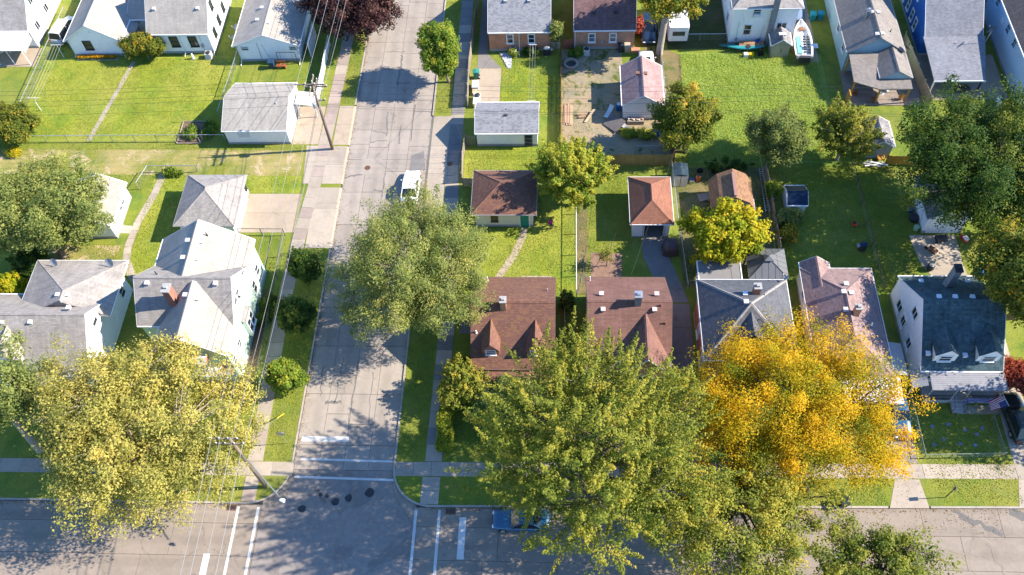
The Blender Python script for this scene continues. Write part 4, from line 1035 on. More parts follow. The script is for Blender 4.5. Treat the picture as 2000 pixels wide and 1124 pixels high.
for x, y in ((45.6, 47.0), (48.2, 46.1), (51.3, 46.1), (45.6, 50.6)): MB().box(x - .08, x + .08, y - .08, y + .08, GZ, 2.4).build("porch_post", W_GOLD, h)
MB().box(45.4, 51.5, 47.05, 47.2, 2.28, 2.42).box(48.1, 51.5, 46.0, 46.15, 2.18, 2.32).build("porch_beam", W_GOLD, h)
dk = MB().box(45.2, 53.3, 45.75, 51.05, .05, .14).build("deck_frame", W_DECK, h)
for k in range(36): MB().box(45.2, 53.3, 45.76 + k * .147, 45.90 + k * .147, .145, .185).build("deck_board", W_DECK, dk)
MB().obox((45.15, 46.2, .95), (.05, 0, 0), (0, .55, 0), (0, 0, .8)).build("privacy_panel", W_GOLD, h)
dish(h, (51.6, 51.0, 3.2), .45, 0.6, DARK_T)

# --- royal blue house
h = house("blue_house", "royal blue house with slate grey roof and a shingled patio cover", 57.5, 58)
r = gable(h, 54.3, 60.4, 53.6, 64.5, 2.95, 7.0, 'x', S_BLUE, R_SLATE, oh=.2, og=.08)
for (y, z) in ((62.3, 1.5), (60.4, 1.7), (58.6, 1.7), (57.0, 1.7), (58.9, 4.4)): window(h, (54.3, y, z), 'x-', .7, 1.3, WHITE_T, glass=GLASS_L)
pr = MB().slabs([[(54.0, 47.2, 2.45), (59.35, 47.1, 2.45), (60.7, 53.4, 3.0), (54.0, 53.4, 3.0)]], .1).build("patio_roof", R_SLATE, h)
MB().box(53.95, 59.4, 47.0, 47.08, 2.3, 2.47).build("gutter", WHITE_T, pr)
for x, m_ in ((54.2, WHITE_T), (56.8, m_plain("brown_post", (.10, .04, .03), .6)), (59.2, DARK_T)): MB().box(x - .07, x + .07, 47.3, 47.44, GZ, 2.35).build("patio_post", m_, pr)
MB().box(53.8, 62.6, 46.6, 53.55, .08, .13).build("patio_slab", DRIVE, h)
dish(h, (60.5, 52.4, 4.3), .6, 2.4, m_plain("dish_navy", (.02, .04, .07), .5)); MB().tube([(60.45, 52.45, 3.0), (60.5, 52.4, 4.35)], .04, 6).build("mast", GALV, h)
# --- pale blue house at the right edge
h = house("pale_blue_house", "pale blue two-storey house with dark brown roof cut by the right edge", 66, 55)
r = gable(h, 63.1, 70.5, 45.5, 66, 5.2, 7.6, 'y', S_BLUEP, R_BRN3, oh=.5, og=.3)
for (y, z) in ((58.2, 3.6), (53.9, 3.5), (51.5, 3.6), (60.8, 1.5)): window(h, (63.1, y, z), 'x-', .7, .95, S_BLUEP, 'quad')
MB().box(63.02, 63.1, 55.3, 55.9, 2.8, 3.5).build("wall_patch", WHITE_T, h)
pipe(r, 63.9, 51.6, 5.7, .4, .05, DARK_T)

# --- sheds
def shed(label, x0, x1, y0, y1, eave, ridge, axis, wall, roof, oh=.15, doors=None, name="garden_shed"):
    h = house(name, label, x0, y0, "shed"); r = gable(h, x0, x1, y0, y1, eave, ridge, axis, wall, roof, oh=oh, og=.12, found=False, th=.08)
    return h, r
h, r = shed("tan resin shed with double doors next to the boat", 37.75, 39.75, 53.5, 55.4, 2.0, 2.75, 'y', S_TANP, R_CEDAR)
q = MB().box(37.95, 38.73, 53.46, 53.5, GZ + .1, 1.9).box(38.77, 39.55, 53.46, 53.5, GZ + .1, 1.9); q.build("door", S_TANP, h); MB().box(38.8, 38.84, 53.42, 53.46, .9, 1.3).build("door_handle", DARK_T, h); vents(r, [(38.55, 54.3, 2.75), (38.95, 54.3, 2.75)], WHITE_M)
h, r = shed("grey-green shed with weathered shingle roof under the trees", 45.7, 48.1, 38.2, 41.6, 2.0, 2.75, 'y', S_SHED, R_CEDAR)
MB().box(45.5, 48.3, 39.3, 39.42, 1.95, 2.05).build("roof_batten", DARK_T, r)
h = house("barn_shed", "brown-roofed barn shed behind the yellow-green tree", 31, 32, "shed")
MB().prism([(29.3, 30.3), (32.7, 30.3), (32.7, 33.8), (29.3, 33.8)], GZ, 1.75).build("wall", W_OLD, h)
m = MB(); pr_ = [(28.85, 1.65), (29.55, 2.75), (31.0, 3.55), (32.45, 2.75), (33.15, 1.65)]
m.slabs([[(pr_[i][0], 30.2, pr_[i][1]), (pr_[i + 1][0], 30.2, pr_[i + 1][1]), (pr_[i + 1][0], 33.9, pr_[i + 1][1]), (pr_[i][0], 33.9, pr_[i][1])] for i in range(4)], .08); r = m.build("roof", R_BARN, h)
m = MB(); m.face(*[(x, 30.3, z - .09) for x, z in pr_][::-1]); m.face(*[(x, 33.8, z - .09) for x, z in pr_]); m.build("gable_wall", W_OLD, h)
MB().box(30.85, 31.1, 30.4, 33.4, 3.52, 3.66).build("ridge_vent", m_plain("mauve_vent", (.26, .15, .14), .7), r)
h, r = shed("white metal shed with blue metal roof in the shaded lawn", 36.5, 38.3, 30.75, 33.1, 1.7, 2.35, 'x', WHITE_M, METAL_BLUE, oh=.08)
for k in range(8): MB().obox((36.45 + k * .26, 31.3, 1.98), (.012, 0, 0), (0, .58, .32), (0, -.01, .02)).build("roof_rib", METAL_BLUE, r)
h = house("garage", "pale garage with dark roof under the large green tree", 51, 30, "garage")
r = gable(h, 49.45, 53.2, 28.5, 33.6, 2.45, 3.7, 'y', S_WHITE, R_CEDAR, oh=.2, og=.15)
MB().box(49.8, 52.9, 28.46, 28.5, GZ, 2.2).build("garage_door", S_WHITE2, h); MB().tube([(51.2, 28.44, 2.3), (51.0, 28.42, GZ)], .012, 4).tube([(51.4, 28.44, 2.3), (51.5, 28.42, GZ)], .012, 4).build("door_cable", DARK_T, h)
c = thing("storage_tent", "small clear-roofed storage shelter beside the rust-roofed garage", "shelter", (26.2, 35.3, 0))
m = MB().slabs([[(-.75, -.85, 1.75), (0, -.85, 1.95), (0, .85, 1.95), (-.75, .85, 1.75)], [(0, -.85, 1.95), (.75, -.85, 1.75), (.75, .85, 1.75), (0, .85, 1.95)]], .03); m.build("roof", m_plain("clear_plastic", (.035, .055, .07), .25, .4, 3), c)
for s in (-1, 1): MB().obox((s * .36, -.84, .9), (.33, 0, 0), (0, .02, 0), (0, 0, .8)).build("door_panel", m_plain("cloth_cream", (.50, .46, .40), .8), c); MB().obox((s * .72, 0, .9), (.02, 0, 0), (0, .8, 0), (0, 0, .8)).build("side_panel", m_plain("cloth_cream", (.5, .46, .4), .8), c)
# ------------------------------------------------------------------ trees
BARK = m_plain("bark_grey", (.16, .13, .105), .9, .3, 6, bump=.6)
BARK_D = m_plain("bark_dark", (.09, .07, .055), .9, .3, 6, bump=.6)
BARK_P = m_plain("bark_pale", (.30, .25, .20), .9, .25, 5, bump=.6)
L_LIND = m_leaf("leaf_yellow_green", [(0., (0.070, 0.109, 0.019)), (.35, (0.154, 0.193, 0.030)), (.75, (0.266, 0.276, 0.041)), (1., (0.418, 0.348, 0.054))])
L_ORANGE = m_leaf("leaf_orange", [(0., (0.142, 0.181, 0.012)), (.30, (0.330, 0.291, 0.012)), (.6, (0.536, 0.354, 0.012)), (1., (0.684, 0.401, 0.015))])
L_OLIVE = m_leaf("leaf_olive", [(0., (0.101, 0.143, 0.041)), (.4, (0.186, 0.226, 0.061)), (.8, (0.309, 0.326, 0.089)), (1., (0.442, 0.401, 0.109))])
L_GOLD = m_leaf("leaf_pale_gold", [(0., (0.145, 0.166, 0.040)), (.35, (0.279, 0.276, 0.067)), (.7, (0.449, 0.397, 0.100)), (1., (0.582, 0.462, 0.120))])
L_DEEP = m_leaf("leaf_deep_green", [(0., (0.024, 0.058, 0.012)), (.5, (0.050, 0.099, 0.018)), (.9, (0.097, 0.150, 0.024)), (1., (0.182, 0.200, 0.030))])
L_MID = m_leaf("leaf_mid_green", [(0., (0.055, 0.112, 0.015)), (.5, (0.123, 0.198, 0.023)), (.9, (0.237, 0.299, 0.035)), (1., (0.381, 0.360, 0.044))])
L_LIME = m_leaf("leaf_lime_yellow", [(0., (0.121, 0.176, 0.010)), (.4, (0.259, 0.292, 0.012)), (.8, (0.407, 0.374, 0.018)), (1., (0.528, 0.407, 0.022))])
L_PURP = m_leaf("leaf_purple", [(0., (0.017, 0.009, 0.009)), (.5, (0.047, 0.021, 0.021)), (.85, (0.093, 0.042, 0.035)), (1., (0.170, 0.090, 0.070))], .2)
L_MIX = m_leaf("leaf_green_orange", [(0., (0.071, 0.110, 0.017)), (.45, (0.167, 0.190, 0.027)), (.75, (0.333, 0.278, 0.032)), (1., (0.634, 0.322, 0.029))])
L_RED = m_leaf("leaf_red", [(0., (.12, .03, .02)), (.5, (.30, .055, .035)), (1., (.42, .12, .06))])
L_WALN = m_leaf("leaf_walnut", [(0., (0.088, 0.124, 0.017)), (.5, (0.190, 0.212, 0.027)), (.8, (0.365, 0.300, 0.032)), (1., (0.571, 0.344, 0.044))])

def leaf_mesh(name, P, N, size, tint, mat, aspect=.62, rs=None):
    """P, N: arrays of leaf positions and facing; two-triangle pointed leaves"""
    n = len(P); rs = rs or np.random.RandomState(1)
    N = N / (np.linalg.norm(N, axis=1, keepdims=True) + 1e-9)
    r = rs.normal(size=(n, 3)); U = np.cross(N, r); U /= np.linalg.norm(U, axis=1, keepdims=True) + 1e-9; W = np.cross(N, U)
    s = (size * rs.uniform(.65, 1.35, n))[:, None]
    bend = N * s * rs.uniform(-.25, .25, n)[:, None]
    v = np.empty((n, 4, 3), np.float32)
    v[:, 0] = P - U * s; v[:, 1] = P + W * s * aspect + bend; v[:, 2] = P + U * s; v[:, 3] = P - W * s * aspect + bend
    me = bpy.data.meshes.new(name)
    me.vertices.add(n * 4); me.vertices.foreach_set("co", v.ravel())
    me.loops.add(n * 4); me.loops.foreach_set("vertex_index", np.arange(n * 4, dtype=np.int32))
    me.polygons.add(n); me.polygons.foreach_set("loop_start", np.arange(0, n * 4, 4, dtype=np.int32))
    me.update(calc_edges=True)
    a = me.attributes.new("tint", 'FLOAT', 'POINT'); a.data.foreach_set("value", np.repeat(np.clip(tint, 0, 1), 4).astype(np.float32))
    me.materials.append(mat)
    return me

def crown_points(c, rad, n_clump, per, clump, length, seed, up=.35, lobes=12, shell=.55, flat_bottom=.5, spiky=0.0, tint_mu=.45, tint_sd=.2):
    """clumps of leaves spread through an uneven, lobed crown volume"""
    rs = np.random.RandomState(seed); c = np.array(c); rad = np.array(rad)
    d = rs.normal(size=(n_clump * 3, 3)); d /= np.linalg.norm(d, axis=1, keepdims=True)
    keep = rs.uniform(size=len(d)) < np.where(d[:, 2] < -.25, flat_bottom * .6, 1.0); d = d[keep][:n_clump]
    n_clump = len(d)
    ld = rs.normal(size=(lobes, 3)); ld[:, 2] = np.abs(ld[:, 2]) * .8 - .2; ld /= np.linalg.norm(ld, axis=1, keepdims=True); la = rs.uniform(.7, 1.0, lobes)
    cosang = d @ ld.T; lob = np.max(la * np.exp((cosang - 1) * 8.0), axis=1)
    rr = .54 + .52 * lob + rs.normal(0, .035, n_clump)
    q = rs.uniform(shell, 1.0, n_clump) ** .7
    pos = c + d * rad * (rr * q)[:, None]
    ax = d * (1 - up) + np.array([0, 0, up]) + rs.normal(size=d.shape) * .30; ax /= np.linalg.norm(ax, axis=1, keepdims=True)
    sz = rs.uniform(.65, 1.4, n_clump)
    idx = np.repeat(np.arange(n_clump), per)
    t = rs.uniform(-.6, .6, len(idx)) if not spiky else rs.uniform(-.5, 1.0, len(idx))
    taper = np.where(t > 0, 1 - t * (.45 + .45 * spiky), 1.0)[:, None]
    od = rs.normal(size=(len(idx), 3)); od /= np.linalg.norm(od, axis=1, keepdims=True)
    off = od * (rs.uniform(size=(len(idx), 1)) ** .45) * clump * sz[idx][:, None] * taper
    P = pos[idx] + ax[idx] * (t * length * sz[idx])[:, None] + off
    N = od * .55 + ax[idx] * .25 + d[idx] * .15 + np.array([0, 0, .45]) + rs.normal(size=P.shape) * .42
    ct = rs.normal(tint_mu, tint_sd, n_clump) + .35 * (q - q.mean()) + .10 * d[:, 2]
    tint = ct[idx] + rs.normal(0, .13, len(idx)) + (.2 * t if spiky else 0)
    return P, N, tint, pos, rs

def tree(name, label, base, c, rad, mat, n_clump=420, per=90, clump=.75, length=1.3, leaf=.15, trunk_r=.22, bark=None, seed=1, up=.35, lobes=12, shell=.5, flat=.5,
         spiky=0.0, mu=.45, sd=.2, cat="tree", group=None, limbs=9, twigs=70, trunk_top=None, aspect=.62, bare=0, crown_name="crown"):
    bark = bark or BARK; rad = tuple(v * 1.08 for v in rad)
    t = thing(name, label, cat, (base[0], base[1], GZ), 0, group)
    P, N, tint, pos, rs = crown_points(c, rad, n_clump, per, clump, length, seed, up, lobes, shell, flat, spiky, mu, sd)
    org = np.array([base[0], base[1], GZ])
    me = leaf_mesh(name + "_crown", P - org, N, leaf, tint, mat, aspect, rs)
    cr = bpy.data.objects.new(crown_name, me); COL.objects.link(cr); cr.parent = t
    r = random.Random(seed); m = MB()
    zt = trunk_top if trunk_top is not None else max(.6, c[2] - rad[2] * .75)
    top = V(base[0] + (c[0] - base[0]) * .35, base[1] + (c[1] - base[1]) * .35, zt) - Vector(org)
    fork = V(c[0], c[1], c[2] + rad[2] * .25) - Vector(org)
    m.tube([(0, 0, -.1), (0, 0, .12), tuple(top * .5 + V(r.uniform(-.08, .08), r.uniform(-.08, .08), 0)), tuple(top), tuple(top.lerp(fork, .5)), tuple(fork)],
           [trunk_r * 1.5, trunk_r * 1.12, trunk_r, trunk_r * .85, trunk_r * .5, trunk_r * .16], 8)
    pl = [Vector(p) - Vector(org) for p in pos]; ends = r.sample(range(len(pl)), min(limbs + twigs + bare, len(pl)))
    hubs = []
    for k in ends[:limbs]:
        s = top.lerp(fork, r.uniform(-.05, .55)); e = pl[k]; mid = s.lerp(e, .5) + V(r.uniform(-.3, .3), r.uniform(-.3, .3), rad[2] * .10)
        e = s.lerp(e, .92); m.tube([s, mid, e], [trunk_r * .5, trunk_r * .30, trunk_r * .08], 6); hubs += [s.lerp(mid, .6), mid, mid.lerp(e, .5)]
    for k in ends[limbs:]:
        e = pl[k]; s = min(hubs, key=lambda h_: (h_ - e).length) if hubs else top
        mid = s.lerp(e, .5) + V(r.uniform(-.2, .2), r.uniform(-.2, .2), r.uniform(0, .3))
        m.tube([s, mid, e], [trunk_r * .17, trunk_r * .11, .012], 4, cap=False)
    for k in ends[limbs + twigs:]:
        e = pl[k]; o = (e - fork).normalized()
        for _ in range(3): m.tube([e, e + (o + V(r.uniform(-.5, .5), r.uniform(-.5, .5), r.uniform(-.2, .6))) * r.uniform(.8, 1.6)], [.03, .008], 3, cap=False)
    m.build("trunk", bark, t, smooth=True)
    return t

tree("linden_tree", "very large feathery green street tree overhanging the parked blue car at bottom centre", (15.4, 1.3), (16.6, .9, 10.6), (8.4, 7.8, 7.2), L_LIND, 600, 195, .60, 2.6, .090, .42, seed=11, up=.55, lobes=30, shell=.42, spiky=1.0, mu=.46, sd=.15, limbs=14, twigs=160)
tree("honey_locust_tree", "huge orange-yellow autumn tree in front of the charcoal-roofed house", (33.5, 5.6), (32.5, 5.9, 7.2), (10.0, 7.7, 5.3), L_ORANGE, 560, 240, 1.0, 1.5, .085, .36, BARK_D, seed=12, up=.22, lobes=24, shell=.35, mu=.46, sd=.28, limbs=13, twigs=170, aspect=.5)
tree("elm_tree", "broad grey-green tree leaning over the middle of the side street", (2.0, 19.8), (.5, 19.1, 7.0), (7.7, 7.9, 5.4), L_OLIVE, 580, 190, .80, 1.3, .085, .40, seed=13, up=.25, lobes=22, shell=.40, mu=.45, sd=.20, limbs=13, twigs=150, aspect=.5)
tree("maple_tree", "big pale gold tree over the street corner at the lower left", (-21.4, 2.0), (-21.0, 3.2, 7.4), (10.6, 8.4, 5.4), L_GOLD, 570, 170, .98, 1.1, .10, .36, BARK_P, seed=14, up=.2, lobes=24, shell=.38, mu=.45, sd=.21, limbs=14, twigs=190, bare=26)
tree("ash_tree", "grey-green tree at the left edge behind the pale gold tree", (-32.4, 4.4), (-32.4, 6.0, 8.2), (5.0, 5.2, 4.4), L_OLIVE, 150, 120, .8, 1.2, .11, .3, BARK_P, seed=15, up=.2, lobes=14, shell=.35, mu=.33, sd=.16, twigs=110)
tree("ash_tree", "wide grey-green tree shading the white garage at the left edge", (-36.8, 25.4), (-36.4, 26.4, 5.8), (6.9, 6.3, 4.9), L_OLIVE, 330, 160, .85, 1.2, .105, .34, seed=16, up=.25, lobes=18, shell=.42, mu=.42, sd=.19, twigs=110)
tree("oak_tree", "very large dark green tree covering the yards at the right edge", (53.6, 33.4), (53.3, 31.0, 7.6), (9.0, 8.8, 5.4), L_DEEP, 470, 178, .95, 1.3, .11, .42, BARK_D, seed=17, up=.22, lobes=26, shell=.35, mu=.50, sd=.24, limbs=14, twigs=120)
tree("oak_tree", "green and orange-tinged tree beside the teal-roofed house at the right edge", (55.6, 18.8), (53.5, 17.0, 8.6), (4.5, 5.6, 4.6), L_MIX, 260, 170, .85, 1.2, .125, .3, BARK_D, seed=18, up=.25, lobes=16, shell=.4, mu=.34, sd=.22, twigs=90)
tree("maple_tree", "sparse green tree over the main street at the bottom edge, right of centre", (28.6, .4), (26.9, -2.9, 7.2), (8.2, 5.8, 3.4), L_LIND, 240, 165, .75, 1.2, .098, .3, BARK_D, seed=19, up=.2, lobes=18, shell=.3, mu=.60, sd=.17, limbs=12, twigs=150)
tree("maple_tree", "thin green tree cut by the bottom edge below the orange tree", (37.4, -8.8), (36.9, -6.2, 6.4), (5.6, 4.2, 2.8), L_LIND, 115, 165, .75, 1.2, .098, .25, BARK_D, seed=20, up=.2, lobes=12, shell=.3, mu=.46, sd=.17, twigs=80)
tree("street_tree", "round bright green street tree with reddish tips beside the upper side street", (1.0, 49.9), (.6, 50.1, 4.6), (2.75, 2.7, 4.1), L_MID, 230, 150, .58, .7, .115, .16, seed=21, up=.3, lobes=14, shell=.5, mu=.62, sd=.20, twigs=60)
tree("purple_maple_tree", "dark purple-leaved tree overhanging the street at the top edge", (-10.6, 58.8), (-10.4, 58.6, 4.6), (5.9, 5.0, 4.2), L_PURP, 340, 140, .80, .9, .125, .3, BARK_D, seed=22, up=.25, lobes=18, shell=.45, mu=.5, sd=.22, twigs=80)
tree("street_sapling", "dark green oval tree on the left verge, farthest of three", (-10.7, 22.6), (-10.7, 22.7, 2.6), (1.65, 1.6, 2.3), L_DEEP, 220, 85, .36, .6, .105, .09, seed=23, up=.4, lobes=9, shell=.5, mu=.55, sd=.17, twigs=30, group="verge trees along the left kerb")
tree("street_sapling", "dark green oval tree on the left verge, middle of three", (-10.7, 16.8), (-10.7, 16.9, 2.6), (1.8, 1.7, 2.3), L_DEEP, 220, 85, .38, .6, .105, .09, seed=24, up=.4, lobes=9, shell=.5, mu=.62, sd=.17, twigs=30, group="verge trees along the left kerb")
tree("street_sapling", "lighter green oval tree on the left verge, nearest of three", (-10.6, 10.7), (-10.6, 10.9, 2.3), (1.75, 1.6, 2.0), L_MID, 220, 85, .36, .6, .11, .09, seed=25, up=.4, lobes=9, shell=.5, mu=.62, sd=.16, twigs=30, group="verge trees along the left kerb")
tree("garden_tree", "dense yellow-green tree between the brown garage and the wooden fence", (15.2, 32.0), (15.1, 32.5, 4.2), (3.7, 3.3, 3.6), L_MID, 240, 150, .55, 1.2, .115, .2, seed=26, up=.42, lobes=14, shell=.45, spiky=.5, mu=.78, sd=.18, twigs=60)
tree("walnut_tree", "orange-tinged green tree beside the pink-roofed garage", (27.0, 39.2), (26.7, 39.4, 4.6), (3.3, 3.2, 4.1), L_WALN, 210, 130, .65, .9, .125, .2, BARK_D, seed=27, up=.2, lobes=14, shell=.4, mu=.28, sd=.24, twigs=80)
tree("garden_tree", "dull grey-green tree at the lower edge of the weedy lawn", (36.6, 37.6), (36.1, 37.6, 4.0), (3.4, 3.2, 3.4), L_OLIVE, 200, 150, .6, .9, .10, .17, seed=28, up=.3, lobes=12, shell=.45, mu=.28, sd=.16, twigs=60)
tree("garden_tree", "yellowish open-branched tree beside the weathered shed", (42.8, 38.0), (42.6, 38.0, 4.0), (3.2, 3.1, 3.6), L_LIND, 150, 120, .5, 1.3, .105, .16, BARK_P, seed=29, up=.45, lobes=12, shell=.4, spiky=.5, mu=.42, sd=.18, twigs=90, bare=10)
tree("garden_tree", "bright lime-yellow round tree behind the charcoal-roofed house", (29.8, 24.9), (29.5, 25.3, 3.9), (4.05, 3.4, 3.0), L_LIME, 220, 110, .62, .8, .15, .2, seed=30, up=.25, lobes=16, shell=.5, mu=.48, sd=.22, twigs=60)
tree("ornamental_tree", "drooping yellow-green small tree at the front corner of the dormered house", (5.6, 9.8), (5.3, 10.1, 2.8), (1.9, 1.9, 2.1), L_LIND, 170, 90, .40, .9, .10, .12, seed=31, up=-.25, lobes=10, shell=.45, spiky=.5, mu=.52, sd=.2, twigs=50)
tree("garden_tree", "dull green small tree in front of the dormered house porch", (9.7, 8.3), (9.6, 8.0, 3.0), (2.5, 2.3, 2.5), L_OLIVE, 260, 80, .5, .9, .12, .12, seed=32, up=.3, lobes=10, shell=.45, mu=.22, sd=.14, twigs=50)
tree("walnut_tree", "tall leaning tree with yellowing leaves beside the parked vehicles at the top", (25.2, 54.3), (26.0, 55.2, 8.0), (4.3, 3.4, 2.6), L_WALN, 170, 120, .65, 1.0, .15, .36, BARK_P, seed=33, up=.15, lobes=14, shell=.4, mu=.5, sd=.24, twigs=70, trunk_top=6.6)
tree("slender_tree", "small thin tree between the two brick houses", (13.25, 55.0), (13.25, 55.2, 2.7), (.8, .8, 1.7), L_OLIVE, 80, 50, .35, .6, .11, .05, seed=34, up=.5, lobes=6, shell=.2, mu=.3, sd=.15, twigs=24, limbs=5)
tree("young_tree", "bare-looking young tree growing from the brown garden mat", (18.4, 24.4), (18.4, 24.5, 1.6), (.9, .8, 1.2), L_MIX, 34, 14, .35, .5, .08, .05, BARK_D, seed=35, up=.5, lobes=6, shell=.3, mu=.4, sd=.2, twigs=24, limbs=6, bare=16)

tree("maple_tree", "green tree just beyond the right edge shading the porch with the flag", (60.9, 8.6), (60.4, 8.4, 8.2), (5.0, 3.8, 3.8), L_MIX, 105, 70, .75, 1.2, .16, .28, BARK_D, seed=36, up=.2, lobes=12, shell=.3, mu=.35, sd=.2, twigs=60)
# shrubs and hedges
def shrub(label, x, y, r, mat, n=60, per=60, leaf=.09, seed=1, name="shrub", mu=.45, sd=.18, group=None, cat="shrub", clump=.3):
    return tree(name, label, (x, y), (x, y, GZ + r[2] * .85), r, mat, n, per, clump, .35, leaf, .04, seed=seed, up=.3, lobes=9, shell=.5, flat=.9, mu=mu, sd=sd, cat=cat, group=group, limbs=5, twigs=10, trunk_top=GZ + .25, crown_name="foliage")
tree("garden_bush", "round olive and orange bush against the white house beside the flower bed", (-35.3, 54.2), (-35.3, 54.5, 1.9), (2.6, 1.5, 1.75), L_MIX, 230, 85, .42, .5, .105, .1, seed=41, up=.3, lobes=12, shell=.5, mu=.40, sd=.18, cat="bush", twigs=20)
tree("garden_bush", "yellowing bush at the left edge beside the alley", (-46.8, 41.6), (-46.8, 41.8, 2.0), (3.1, 2.6, 1.9), L_MIX, 280, 85, .5, .6, .115, .1, seed=42, up=.3, lobes=12, shell=.45, mu=.24, sd=.18, cat="bush", twigs=20)
shrub("bright yellow shrub at the left edge above the white house", -39.9, 20.6, (1.5, 1.6, 1.6), L_LIME, 120, 70, .12, 43, mu=.6, cat="bush")
shrub("deep green shrub mass at the left edge beneath the grey-green tree", -39.2, 23.6, (2.2, 2.0, 1.6), L_DEEP, 150, 70, .13, 44, mu=.6, cat="bush")
shrub("small yellow flowering shrub on the left alley edge", -46.6, 39.2, (.9, .6, .5), L_LIME, 40, 50, .08, 45, mu=.8)
tree("red_bush", "red autumn bush beside the dark car at the right edge", (53.7, 11.6), (53.7, 11.6, 2.2), (1.8, 1.6, 1.6), L_RED, 170, 70, .45, .5, .11, .1, BARK_D, seed=46, lobes=10, mu=.5, sd=.2, cat="bush", twigs=30)
shrub("red climbing shrub on the wall of the plum-roofed house", 22.8, 57.4, (.5, 1.2, 1.6), L_RED, 50, 50, .1, 47, mu=.6)
hd = thing("hedge", "clipped green hedge along the walk on the corner lot", "hedge", (3.85, 8.0, GZ))
rs = np.random.RandomState(5); n = 15000
P = np.stack([rs.uniform(-.62, .62, n), rs.uniform(-3.2, 3.2, n), rs.uniform(.1, 1.35, n)], 1); fac = rs.randint(0, 3, n)
P[fac == 0, 2] = 1.3 + rs.normal(0, .07, (fac == 0).sum()); P[fac == 1, 0] = np.sign(P[fac == 1, 0]) * (.58 + rs.normal(0, .07, (fac == 1).sum())); P[fac == 2, 1] = np.sign(P[fac == 2, 1]) * (3.15 + rs.normal(0, .07, (fac == 2).sum()))
P[:, 0] += .12 * np.sin(P[:, 1] * 2.1)
o = bpy.data.objects.new("foliage", leaf_mesh("hedge", P, rs.normal(size=(n, 3)) + np.array([0, 0, .6]), .075, rs.normal(.85, .15, n), L_MID, rs=rs)); COL.objects.link(o); o.parent = hd
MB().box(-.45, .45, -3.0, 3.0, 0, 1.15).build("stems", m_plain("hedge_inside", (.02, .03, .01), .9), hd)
for i, (lb, x, y, r_, mt, mu) in enumerate((
    ("rounded green shrub at the corner of the mint green house", -14.2, 19.3, (.9, 1.0, .9), L_DEEP, .6),
    ("bluish low shrub along the wall of the mint green house", -14.6, 17.9, (.7, .9, .5), L_DEEP, .8),
    ("dark round shrub by the front path of the dormered house", 4.9, 12.8, (.8, .8, .9), L_DEEP, .5),
    ("low shrub beside the air conditioner of the orange brick house", 8.2, 54.3, (.4, .35, .4), L_MID, .7),
    ("dark low shrub below the right window of the orange brick house", 10.3, 54.3, (.9, .4, .5), L_DEEP, .5),
    ("leafy weeds against the wall of the plum-roofed brick house", 15.8, 54.3, (1.1, .6, .4), L_MID, .5),
    ("small green shrub beside the pale steps of the grey-roofed neighbour garage", 36.0, 29.6, (.9, 1.0, .9), L_OLIVE, .3),
    ("straggly shrub in front of the blue metal shed", 37.2, 30.0, (1.1, .6, 1.0), L_OLIVE, .6),
    ("brown twiggy shrub below the blue metal shed", 36.3, 28.0, (1.3, 1.3, .8), L_MIX, .55),
    ("bright weedy patch left of the raised bed in the dirt yard", 21.1, 41.6, (.9, .6, .4), L_MID, .9),
    ("bright weedy patch below the raised bed in the dirt yard", 22.9, 41.5, (1.2, .6, .4), L_MID, .9),
    ("dark shrub on the walk side of the fence by the red-brown house", 14.5, 19.8, (.7, 1.0, .9), L_DEEP, .5),
    ("golden shrub on the right side of the white garage under the big tree", 55.8, 27.5, (1.6, 1.6, 1.2), L_MIX, .5),
    ("green shrub at the garage corner under the lime tree", 35.4, 33.4, (.7, 1.0, .8), L_MID, .6),
    ("yellow flowering shrub by the porch of the dormered house", 9.2, 9.0, (1.0, .4, .4), L_LIME, .9),
    ("vine-covered shrub along the shaded fence behind the barn shed", 31.0, 36.4, (3.0, .7, 1.0), L_DEEP, .5),
    ("small vegetable plants in the framed bed beside the gable garage", -25.2, 42.5, (.8, 1.2, .45), L_MID, .5),
    ("tall weeds beside the fence of the hip garage", -28.0, 36.2, (1.2, .4, .5), L_MID, .5))):
    shrub(lb, x, y, r_, mt, 55, 55, .09, 60 + i, mu=mu)
# ------------------------------------------------------------------ utility poles and wires
W_POLE = m_wood("pole_wood", (.20, .155, .115)); WIRE = m_plain("wire_aluminium", (.30, .30, .30), .5, .05, metal=.4); WIRE_D = m_plain("wire_black", (.03, .03, .03), .5, .1)
INS = m_plain("insulator", (.5, .5, .48), .3); IRON = m_plain("iron_rust", (.14, .075, .045), .8, .3, 4)
def pole(label, x, y, h, arms, lean=(0, 0)):
    t = thing("utility_pole", label, "utility pole", (x, y, GZ))
    MB().tube([(0, 0, -.2), (lean[0] * .5, lean[1] * .5, h * .5), (lean[0], lean[1], h)], [.17, .15, .12], 10).build("pole_shaft", W_POLE, t, smooth=True)
    for (ax, off, z, half, cx) in arms:
        d = V(1, 0, 0) if ax == 'x' else V(0, 1, 0); p = V(1, 0, 0) if ax == 'y' else V(0, 1, 0)
        c = V(lean[0], lean[1], z) + p * off + d * cx
        a = MB().obox(c, d * half, p * .05, UP * .06).build("crossarm", W_POLE, t)
        n = 4 if half > 1 else 2
        for k in range(n): MB().lathe(c + d * (half * .93 * (2 * k / (n - 1) - 1)) + UP * .06, [(.03, 0), (.06, .06), (.035, .1), (.06, .14), (.03, .2)], 8).build("insulator", INS, a)
    return t
A = pole("leaning wooden utility pole beside the white gable garage, with stacked crossarms", -11.06, 39.8, 9.9, [('x', -.14, 9.75, 1.5, -.2), ('x', .14, 9.2, 1.2, .2), ('y', -.14, 9.5, 1.4, 0), ('y', .14, 9.1, 1.3, 0), ('x', .14, 7.3, .5, .3)])
for dx in (-.25,): MB().lathe((dx - .1, -.25, 6.6), [(.16, 0), (.2, .08), (.2, .62), (.14, .72)], 12).build("transformer_can", m_plain("transformer_grey", (.33, .34, .34), .5), A)
